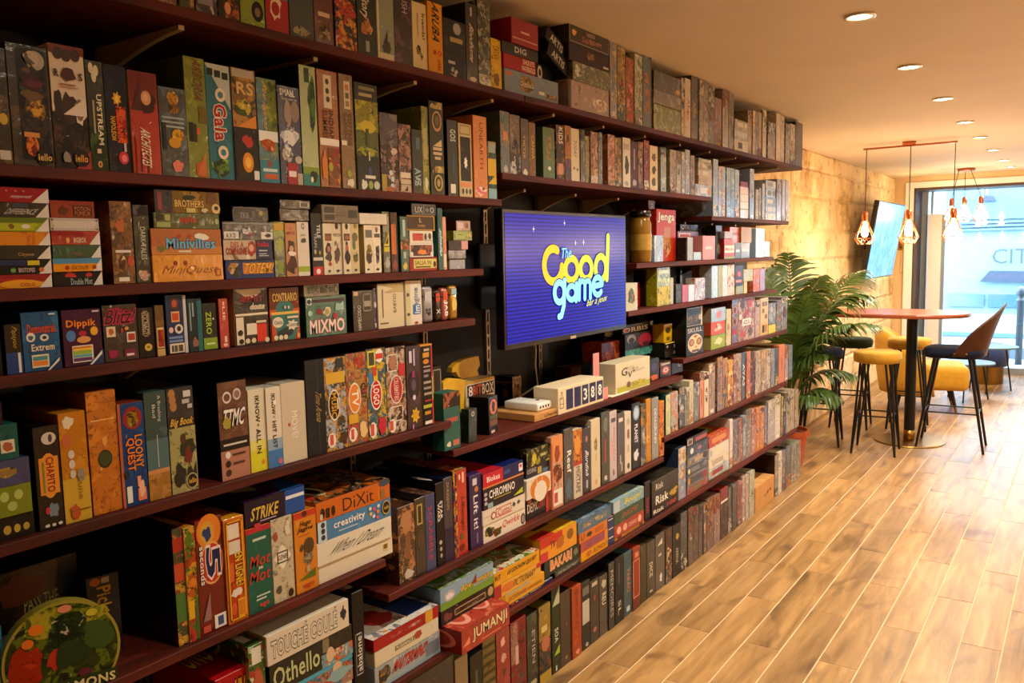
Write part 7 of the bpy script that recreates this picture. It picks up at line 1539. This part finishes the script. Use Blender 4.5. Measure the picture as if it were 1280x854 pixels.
for i_, yy in enumerate((4.2, 6.4, 8.6)):  # pendants out of view, added to brighten the ceiling and shelf fronts
    p3 = empty('pendant_lamp', (1.7, yy, CEIL), 'added unseen copper bar pendant on the opposite side of the room, %s from the camera' % ORD[i_], 'pendant lamp')
    bevel_box('bar', .70, .022, .014, .003, COPPER, p3, (0, 0, -.032), 2)
    k = MB(); k.lathe([(.05, 0), (.05, -.018), (.042, -.026)][::-1], 24); k.obj('ceiling_cup', COPPER, p3, smooth=True)
    for x in (-.325, 0.0, .325): hanging(p3, x, 0, -.038, -.62, e=PEND_FILL_E)
p2 = empty('pendant_lamp', (-1.18, 10.6, CEIL), 'copper cluster pendant with three wire-cage bulbs near the window', 'pendant lamp')
k = MB(); k.lathe([(.09, 0), (.09, -.02), (.08, -.028)][::-1], 24); k.obj('ceiling_cup', COPPER, p2, smooth=True)
for (x, y, zs), xs in zip(((-.12, -.1, -.40), (-.02, .12, -.38), (.16, -.05, -.39)), (-.06, -.02, .05)): hanging(p2, x, y, -.02, zs, xs)

# ================================================================== bar table, stools, chair
bt = empty('bar_table', (-1.17, 7.38, 0), 'tall bar table with reddish oblong top on black column and brass foot', 'table')
mb = MB(); n = 40; a_, b_, r_ = -.80, .40, .40
out = []
for i in range(n):
    t = 2 * math.pi * i / n; cx = (b_ - .0 - r_ + .02) if math.cos(t) > 0 else -.42
    out.append((cx + r_ * math.cos(t), .36 * math.sin(t)))
for z in (1.035, 1.043, 1.058, 1.066):
    s = 1.0 if z in (1.043, 1.058) else .985
    mb.v += [(x * s, y * s, z) for x, y in out]
for q_ in range(3):
    for i in range(n):
        j = (i + 1) % n; mb.f.append((q_ * n + i, q_ * n + j, (q_ + 1) * n + j, (q_ + 1) * n + i))
mb.f.append(tuple(reversed(range(n)))); mb.f.append(tuple(range(3 * n, 4 * n))); mb.c = [None] * len(mb.f); mb.m = [0] * len(mb.f)
mb.obj('table_top', TABLEWOOD, bt)
k = MB(); k.lathe([(.042, .095), (.042, 1.03), (.09, 1.034)], 24); k.obj('column', BLACKM, bt, smooth=False)
k = MB(); k.lathe([(.044, .014), (.044, .096)], 24); k.obj('column_sleeve', BRASS, bt, smooth=True)
k = MB(); k.lathe([(.265, 0), (.27, .004), (.265, .012), (.05, .016)], 48); k.obj('foot_disc', BRASS, bt)

def stool_mesh(seatmat, top, r, hs):
    seat = MB(); seat.lathe([(r * .8, top - hs), (r * .96, top - hs + .006), (r, top - hs * .6), (r * .99, top - .02), (r * .9, top - .004), (r * .5, top), (.001, top)], 40)
    return seat.mesh('seat', seatmat, True)
def stool(name, x, y, seatmat, label, r=.17, top=.80, hs=.085, rz=0, spread=.155, group='bar stools'):
    s = empty(name, (x, y, 0), label, 'stool', group, rz)
    link('seat', stool_mesh(seatmat, top, r, hs), s)
    zt = top - hs
    for i in range(4):
        an = math.pi / 4 + i * math.pi / 2; cx, sy = math.cos(an), math.sin(an)
        k = MB()
        f = (cx * spread * 1.42, sy * spread * 1.42, 0)
        k.tube([(cx * .13 + sy * .03, sy * .13 - cx * .03, zt + .01), f], .0085, 8); k.tube([(cx * .13 - sy * .03, sy * .13 + cx * .03, zt + .01), f], .0085, 8)
        k.obj('leg', BLACKM, s)
    k = MB(); t = .30; rr = (spread * 1.42 * (1 - t / zt) + .13 * t / zt)
    pts = [(rr * math.cos(math.pi / 4 + i * math.pi / 2), rr * math.sin(math.pi / 4 + i * math.pi / 2), t) for i in range(5)]
    for i in range(4): k.tube([pts[i], pts[i + 1]], .006, 8)
    k.obj('foot_ring', BLACKM, s); return s
stool('bar_stool', -1.33, 6.88, YVEL, 'mustard yellow round bar stool, in front of the bar table', .175, .80, .095, math.radians(4))
stool('bar_stool', -1.78, 7.0, NVEL, 'dark navy round bar stool behind the palm leaves', .165, .79, .095, math.radians(8))
stool('bar_stool', -1.72, 7.78, GVEL, 'dark green round bar stool behind the navy one by the stone wall', .175, .80, .085, math.radians(5))
stool('bar_stool', -1.28, 7.95, YVEL, 'mustard yellow round bar stool behind the bar table', .18, .80, .095, math.radians(5))
def bar_chair(x, y, rz):
    s = empty('bar_chair', (x, y, 0), 'bar chair with navy seat and curved brown leather back, right of bar table', 'chair', None, rz)
    # local: front towards -X, back towards +X
    k = MB(); n = 32; ring = []
    for i in range(n):
        t = 2 * math.pi * i / n; c, d = math.cos(t), math.sin(t); e = .55
        ring.append((.215 * math.copysign(abs(c) ** e, c), .20 * math.copysign(abs(d) ** e, d)))
    for z, sc in ((.725, .86), (.732, .96), (.765, 1.0), (.79, .97), (.803, .84), (.806, .4)): k.v += [(a * sc, b * sc, z) for a, b in ring]
    for q_ in range(5):
        for i in range(n): j = (i + 1) % n; k.f.append((q_ * n + i, q_ * n + j, (q_ + 1) * n + j, (q_ + 1) * n + i))
    k.f.append(tuple(reversed(range(n)))); k.f.append(tuple(range(5 * n, 6 * n))); k.c = [None] * len(k.f); k.m = [0] * len(k.f)
    k.obj('seat', NVEL, s, smooth=True)
    # curved shell back: wraps round the rear of the seat and leans back
    k = MB(); na, nz = 18, 8; grid = []
    for t_ in (0, 1):
        g_ = []
        for j in range(nz + 1):
            v = j / nz; row_ = []
            for i in range(na + 1):
                u = i / na * 2 - 1; spread = 1.55 * (1 - .25 * v); an = u * spread * (1 - .55 * v ** 2.2)
                rr = .205 + .02 * v + (.012 if t_ else 0)
                top = .375 - .05 * u * u
                low = -.03 + .0 * u
                z_ = .775 + low + (top - low) * v
                row_.append((rr * math.cos(an) * 1.04 + .10 * v ** 1.25 - .0, rr * math.sin(an) * .98, z_))
            g_.append(row_)
        grid.append(g_)
    base = 0
    for g_ in grid:
        for row_ in g_: k.v += row_
    W_ = na + 1; S_ = W_ * (nz + 1)
    for j in range(nz):
        for i in range(na):
            p = j * W_ + i; k.f.append((p, p + 1, p + W_ + 1, p + W_)[::-1]); k.f.append((S_ + p, S_ + p + 1, S_ + p + W_ + 1, S_ + p + W_))
    for i in range(na):
        k.f.append((i, i + 1, S_ + i + 1, S_ + i)); p = nz * W_ + i; k.f.append((p, p + 1, S_ + p + 1, S_ + p)[::-1])
    for j in range(nz):
        for p in (j * W_, j * W_ + na): k.f.append((p, p + W_, S_ + p + W_, S_ + p))
    k.c = [None] * len(k.f); k.m = [0] * len(k.f)
    bk = k.obj('backrest', LEATHER, s, smooth=True)
    for yy in (-.205, .205):
        for xx in (.07, .15):
            d = MB(); d.lathe([(.009, 0), (.007, .004), (.001, .006)], 10); o = d.obj('stud', BRASS, bk, (xx - .05, yy * 1.03, .77)); o.rotation_euler.x = math.pi / 2 if yy < 0 else -math.pi / 2
    for sx in (-1, 1):
        for sy in (-1, 1):
            d = MB(); d.tube([(sx * .12, sy * .14, .73), (sx * .235, sy * .17, 0)], [.014, .0095], 10); d.obj('leg', BLACKM, s)
    d = MB(); t = .30; rx, ry = .12 + .115 * (1 - t / .73), .14 + .03 * (1 - t / .73)
    c_ = [(-rx, -ry, t), (rx, -ry, t), (rx, ry, t), (-rx, ry, t), (-rx, -ry, t)]
    for i in range(4): d.tube([c_[i], c_[i + 1]], .006, 8)
    d.obj('foot_rail', BLACKM, s)
bar_chair(-.855, 7.32, math.radians(2))

# ---- armchair
def armchair(x, y, rz):
    s = empty('armchair', (x, y, 0), 'mustard yellow velvet armchair with rounded back beyond the bar table', 'armchair', None, rz)
    # front towards +X
    k = MB(); n = 20; prof = []
    for t_ in (0, 1):
        for j in range(7):
            v = j / 6
            for i in range(n + 1):
                u = i / n * 2 - 1; an = math.pi + u * 1.75
                rr = .40 - (.09 if t_ else 0); zt = .80 - .34 * abs(u) ** 2.2
                z_ = .18 + (zt - .18) * v; bul = 1 + .05 * math.sin(v * math.pi)
                k.v.append((rr * bul * math.cos(an) + .02 - .05 * v, rr * bul * math.sin(an) * .95, z_))
    W_ = n + 1; S_ = W_ * 7
    for j in range(6):
        for i in range(n): p = j * W_ + i; k.f.append((p, p + 1, p + W_ + 1, p + W_)); k.f.append((S_ + p, S_ + p + 1, S_ + p + W_ + 1, S_ + p + W_)[::-1])
    for i in range(n): p = 6 * W_ + i; k.f.append((p, p + 1, S_ + p + 1, S_ + p)); k.f.append((i, i + 1, S_ + i + 1, S_ + i)[::-1])
    for j in range(6):
        for p in (j * W_, j * W_ + n): k.f.append((p, p + W_, S_ + p + W_, S_ + p))
    k.c = [None] * len(k.f); k.m = [0] * len(k.f); k.obj('backrest', YVEL, s, smooth=True)
    bevel_box('seat_cushion', .60, .56, .24, .06, YVEL, s, (.09, 0, .34), 4, True)
    for sx, sy in ((.28, .2), (.28, -.2), (-.22, .2), (-.22, -.2)):
        d = MB(); d.tube([(sx * .85, sy * .85, .24), (sx, sy, .06)], [.022, .015], 10); lg = d.obj('leg', BLACKM, s)
        d = MB(); d.tube([(sx, sy, .06), (sx * 1.04, sy * 1.04, 0)], [.0152, .011], 10); d.obj('ferrule', BRASS, lg)
armchair(-1.32, 8.95, math.radians(12))

# ---- low side tables and pouf by the window
TOPM = mat('slate_top', '#56707c', .3, var=.06, scale=8)
def low_table(x, y, r, h, label):
    s = empty('side_table', (x, y, 0), label, 'table', 'low round side tables')
    k = MB(); k.lathe([(r - .004, h - .018), (r, h - .014), (r, h - .003), (r - .004, h)], 40); k.obj('table_top', TOPM, s)
    for i in range(3):
        a = .5 + i * 2 * math.pi / 3; d = MB(); d.tube([(r * .6 * math.cos(a), r * .6 * math.sin(a), h - .018), (r * .86 * math.cos(a), r * .86 * math.sin(a), 0)], .008, 8); d.obj('leg', BLACKM, s)
low_table(-.86, 10.35, .27, .50, 'round slate-topped side table on thin black legs in front of blue pouf')
low_table(-1.0, 9.65, .25, .40, 'lower round slate-topped side table behind the bar chair legs')
pf = empty('pouf', (-.93, 11.0, 0), 'royal blue velvet pouf with brass drum base near the window', 'pouf')
k = MB(); k.lathe([(.155, 0), (.16, .004), (.16, .2)], 32); k.obj('base_drum', BRASS, pf, smooth=False)
k = MB(); k.lathe([(.19, .2), (.205, .21), (.21, .34), (.205, .43), (.18, .455), (.001, .46)], 36); k.obj('cushion', BVEL, pf, smooth=True)

# ================================================================== palm
pot = (-1.79, 6.12)
pl = empty('potted_palm', (*pot, 0), 'tall kentia palm in a terracotta pot at the end of the shelves', 'plant')
k = MB(); k.lathe([(.10, 0), (.105, .005), (.135, .23), (.15, .235), (.152, .275), (.138, .275), (.13, .25)], 32); k.obj('pot', TERRA, pl, smooth=False)
k = MB(); k.lathe([(.133, .24), (.08, .262), (.001, .265)], 24); k.obj('soil', SOIL, pl)
RP = random.Random(11)
def frond(tip, mid_up, leaf, droop, start=.36, n=24):
    """arched stalk from the pot to tip with two rows of narrow folded leaflets"""
    b = Vector((RP.uniform(-.05, .05), RP.uniform(-.05, .05), .26)); t = Vector(tip) - Vector((*pot, 0))
    c = b.lerp(t, .45) + Vector((0, 0, mid_up)); c.x = b.x + (t.x - b.x) * .25; c.y = b.y + (t.y - b.y) * .25
    P = lambda s: b * (1 - s) ** 2 + c * (2 * s * (1 - s)) + t * s * s
    mb = MB(); pts = [P(i / 16) for i in range(17)]; mb.tube(pts, [.009 * (1 - .75 * i / 16) + .001 for i in range(17)], 6)
    for i in range(n):
        s = start + (1 - start) * (i + .5) / n; p = P(s); tan = (P(min(1, s + .02)) - P(s - .02)).normalized()
        side = tan.cross(Vector((0, 0, 1)))
        if side.length < .1: side = Vector((1, 0, 0))
        side.normalize(); up = side.cross(tan)
        ln = leaf * (math.sin(math.pi * (.16 + .80 * (i + .5) / n)) ** .8) * RP.uniform(.85, 1.1)
        for sg in (-1, 1):
            d = (side * sg * RP.uniform(.75, .95) + tan * RP.uniform(.55, .8) + up * RP.uniform(.05, .3)).normalized()
            w = .0105; m = 5; prev = None; nrm = d.cross(side * sg).normalized()
            wv = d.cross(up).normalized()
            q_ = p.copy(); dd = d.copy()
            for j in range(m + 1):
                f = j / m; ww = w * (1 - f ** 2.2) * (0.55 + .9 * min(1, f * 4)) + .0006
                l_, r_ = q_ + wv * ww + Vector((0, 0, .3 * ww)), q_ - wv * ww + Vector((0, 0, .3 * ww))
                if prev: mb.quad([prev[0], q_prev, q_, l_]); mb.quad([q_prev, prev[1], r_, q_])
                prev = (l_, r_); q_prev = q_.copy()
                dd = (dd + Vector((0, 0, -droop * (1.2 + f) / m))).normalized(); q_ = q_ + dd * (ln / m)
    lim = XW + .03 - pot[0]; mb.v = [(max(v[0], lim + .012 * math.sin(i * 1.7)), v[1], v[2]) for i, v in enumerate(mb.v)]
    mb.obj('frond', LEAF, pl, smooth=False)
def tip_at(px, py, Y):
    d = ray(px, py); d = d * (Y / d.y); return (d.x, d.y, d.z + H)
for px, py, Y, mu, lf_, dr in ((958, 338, 6.25, .30, .30, .5), (985, 318, 6.55, .35, .30, .6), (1030, 345, 6.4, .5, .26, .9), (1092, 372, 6.5, .72, .30, 1.0), (1082, 338, 6.9, .55, .30, .8), (1098, 408, 6.3, .55, .28, .7), (1062, 405, 6.0, .42, .26, .9),
                               (1035, 445, 6.0, .4, .24, .9), (1052, 500, 6.1, .35, .22, 1.0), (1000, 420, 5.95, .25, .26, .5), (1020, 400, 6.5, .3, .28, .6), (1070, 470, 6.3, .4, .22, .9), (1025, 500, 5.95, .25, .2, .9), (1010, 372, 6.0, .3, .28, .6)):
    frond(tip_at(px, py, Y), mu, lf_, dr)
# ---- bushy moss-green plant in an orange pot on the bar table's wall end
sp = empty('potted_plant', (-1.86, 7.38, 1.0665), 'small bushy yellow-green plant in an orange pot on the bar table', 'plant')
k = MB(); k.lathe([(.035, 0), (.05, .085), (.054, .09), (.048, .09)], 20); k.obj('pot', mat('orange_glaze', '#d0702c', .4), sp, smooth=False)
mb = MB()
for i in range(420):
    an, el = RP.uniform(0, 2 * math.pi), RP.uniform(-.3, 1.5); rr = RP.uniform(.05, .13)
    p = Vector((rr * math.cos(an) * math.cos(el), rr * math.sin(an) * math.cos(el), .12 + rr * math.sin(el) * .9)); d = Vector((RP.uniform(-1, 1), RP.uniform(-1, 1), RP.uniform(-.3, 1))).normalized(); s_ = d.cross(Vector((.3, .5, .8))).normalized()
    mb.quad([p, p + d * .02 + s_ * .008, p + d * .045, p + d * .02 - s_ * .008])
o = mb.obj('foliage', LEAFY, sp); o['kind'] = 'stuff'
# ---- a single bright leaf plant peeking in at the right edge by the window
vp = empty('potted_plant', (-.34, 10.7, 0), 'bright green leaf of a plant at the right edge by the window', 'plant')
k = MB(); k.lathe([(.11, 0), (.14, .3), (.13, .3)], 24); k.obj('pot', WHITE, vp, smooth=False)
GL = mat('bright_leaf', '#58a020', .4, var=.2, scale=10)
for i in range(7):
    an = i * .9; mb = MB(); pts = []
    for j in range(7):
        f = j / 6; c = Vector((math.cos(an) * .22 * f, math.sin(an) * .22 * f, .3 + .62 * f - .25 * f * f)); w = .07 * math.sin(math.pi * min(1, f * .95 + .02)); sd = Vector((-math.sin(an), math.cos(an), 0))
        pts.append((c + sd * w, c, c - sd * w))
    for j in range(6): mb.quad([pts[j][0], pts[j][1], pts[j + 1][1], pts[j + 1][0]]); mb.quad([pts[j][1], pts[j][2], pts[j + 1][2], pts[j + 1][1]])
    mb.obj('leaf', GL, vp, smooth=True)

# ================================================================== odd-shaped boxes at the left end of the sixth shelf
Z6 = SH['E2'][0] + .0006
def px6(px, py, X): return on_x(px, py, X)
# round game tin with dinosaurs
c = px6(76, 806, XF - .03); rt = .106
rd = empty('round_game_tin', (XF - .03, c.y, Z6), 'round green dinosaur game tin with yellow rim, leaning on the sixth shelf', 'game tin')
k = MB(); n = 40
DINO = MB()
def disc(mb, r, x, cut=-.75):
    return [(x, r * math.sin(2 * math.pi * i / n), max(cut * rt, r * math.cos(2 * math.pi * i / n)) + .75 * rt) for i in range(n)]
f0, f1 = disc(k, rt, -.03), disc(k, rt, .0)
k.v += f0 + f1; k.f.append(tuple(range(n))); k.f.append(tuple(range(n, 2 * n))[::-1])
for i in range(n): j = (i + 1) % n; k.f.append((i, j, n + j, n + i)[::-1])
k.c = [None] * len(k.f); k.m = [0] * len(k.f)
tinm = mat('tin_yellow_rim', '#a8a038', .35, .3, coat=.4); o = k.obj('tin_body', tinm, rd)
bm = bmesh.new(); bm.from_mesh(o.data); bmesh.ops.recalc_face_normals(bm, faces=bm.faces[:]); bm.to_mesh(o.data); bm.free()
pm = MB(); pm.quad([(.0006, y * .95, (z - .75 * rt) * .95 + .75 * rt) for _, y, z in disc(k, rt, 0)][::-1], ink('#3c4c1c', '#6c7c24', '#28341c', .8, .5))
fr = (Vector((0, -rt, 0)), Vector((0, 2 * rt, 0)), Vector((0, 0, 1.75 * rt)), Vector((1, 0, 0))); rs = random.Random(2)
for i, it in enumerate(('B 10 60 90 98 8c9428 b0a838 5c6c20 .7', 'B 30 34 72 92 2c4420 486030 1c3018 .9', 'B 66 40 98 76 3c5424 587030', 'B 2 8 34 64 a83818 c04c20 8c2c14 .3', 'B 34 28 54 52 b03420', 'C 22 70 34 82 d87820', 'C 16 58 26 68 d87020', 'C 46 88 58 96 d88868', 'C 70 78 80 86 c8b830', 'B 40 26 70 60 24381c', 'R 28 2 96 16 2c3c18', 'B 60 14 74 26 5c2430')): add_deco(pm, pm, fr, it, i + 2, rs)
pm.obj('cover_print', PRINT, rd)
pm = MB(); put_text(pm, 'UGAMONS', fr, (.30, .03, .94, .13), '#d8d090', '', '#20280c', .03, .0045); pm.obj('title', PRINT, rd)
rd.rotation_euler = (math.radians(-3), math.radians(-4), math.radians(-14))
def sbox6(px0, px1, ptop, xf, d, cols, amt, deco, label, rz=0, lean=0, h=None):
    y0, y1 = y_at(px0, xf, Z6), y_at(px1, xf, Z6); z1 = Z6 + h if h else z_at(ptop, xf, y1)
    o = game_box(xf, y0, y1, Z6, z1, d, ['#' + c_ for c_ in cols], amt, deco, label, 'game box', 'game boxes, sixth left shelf', math.radians(lean), math.radians(rz), random.Random(int(px1 * 10)), .6)
    return o
sbox6(-8, 104, 690, XF - .20, .06, ('2c2016', '4c3820', '1c1c18'), .8, 'T PASS_THE 38 56 76 70 a8b868 b0; T PIGS 38 42 76 56 a8b868; R 78 60 100 98 20303c; C 80 34 98 52 8c6028; R 30 30 74 38 5c2038; B 4 64 70 96 5c3424 8a5838; B 8 4 70 26 304828 5c3424', 'dark green and brown box with pale title behind the round dinosaur tin')
sbox6(120, 156, 712, XF - .13, .06, ('1c2840', '28344c', '141e30'), .3, 'T Picko 30 46 74 86 c8a028 d; C 10 88 44 98 b06828; R 46 90 70 97 b0a898; B 50 10 90 26 a89c60', 'slate blue box with yellow downward title beside the round dinosaur tin', rz=-12)
sbox6(-14, 10, 728, XF - .09, .08, ('4c90a8', '5ca0b8', '3c8098'), .2, 'T BLEU 30 12 90 24 c8dce4 b0', 'pale blue box cut by the left edge behind the round dinosaur tin', h=.16)
sbox6(-20, 6, 775, XF - .008, .03, ('7c8c28', '98a83c', '5c6c1c'), .5, 'B 10 20 90 90 a8b048', 'yellow green box cut by the left edge in front, sixth shelf', h=.135)
sbox6(6, 40, 775, XF - .15, .03, ('b0b8b8', '88a0b0', 'c8ccc8'), .4, '', 'pale blue grey card box tucked behind the round dinosaur tin', h=.10)
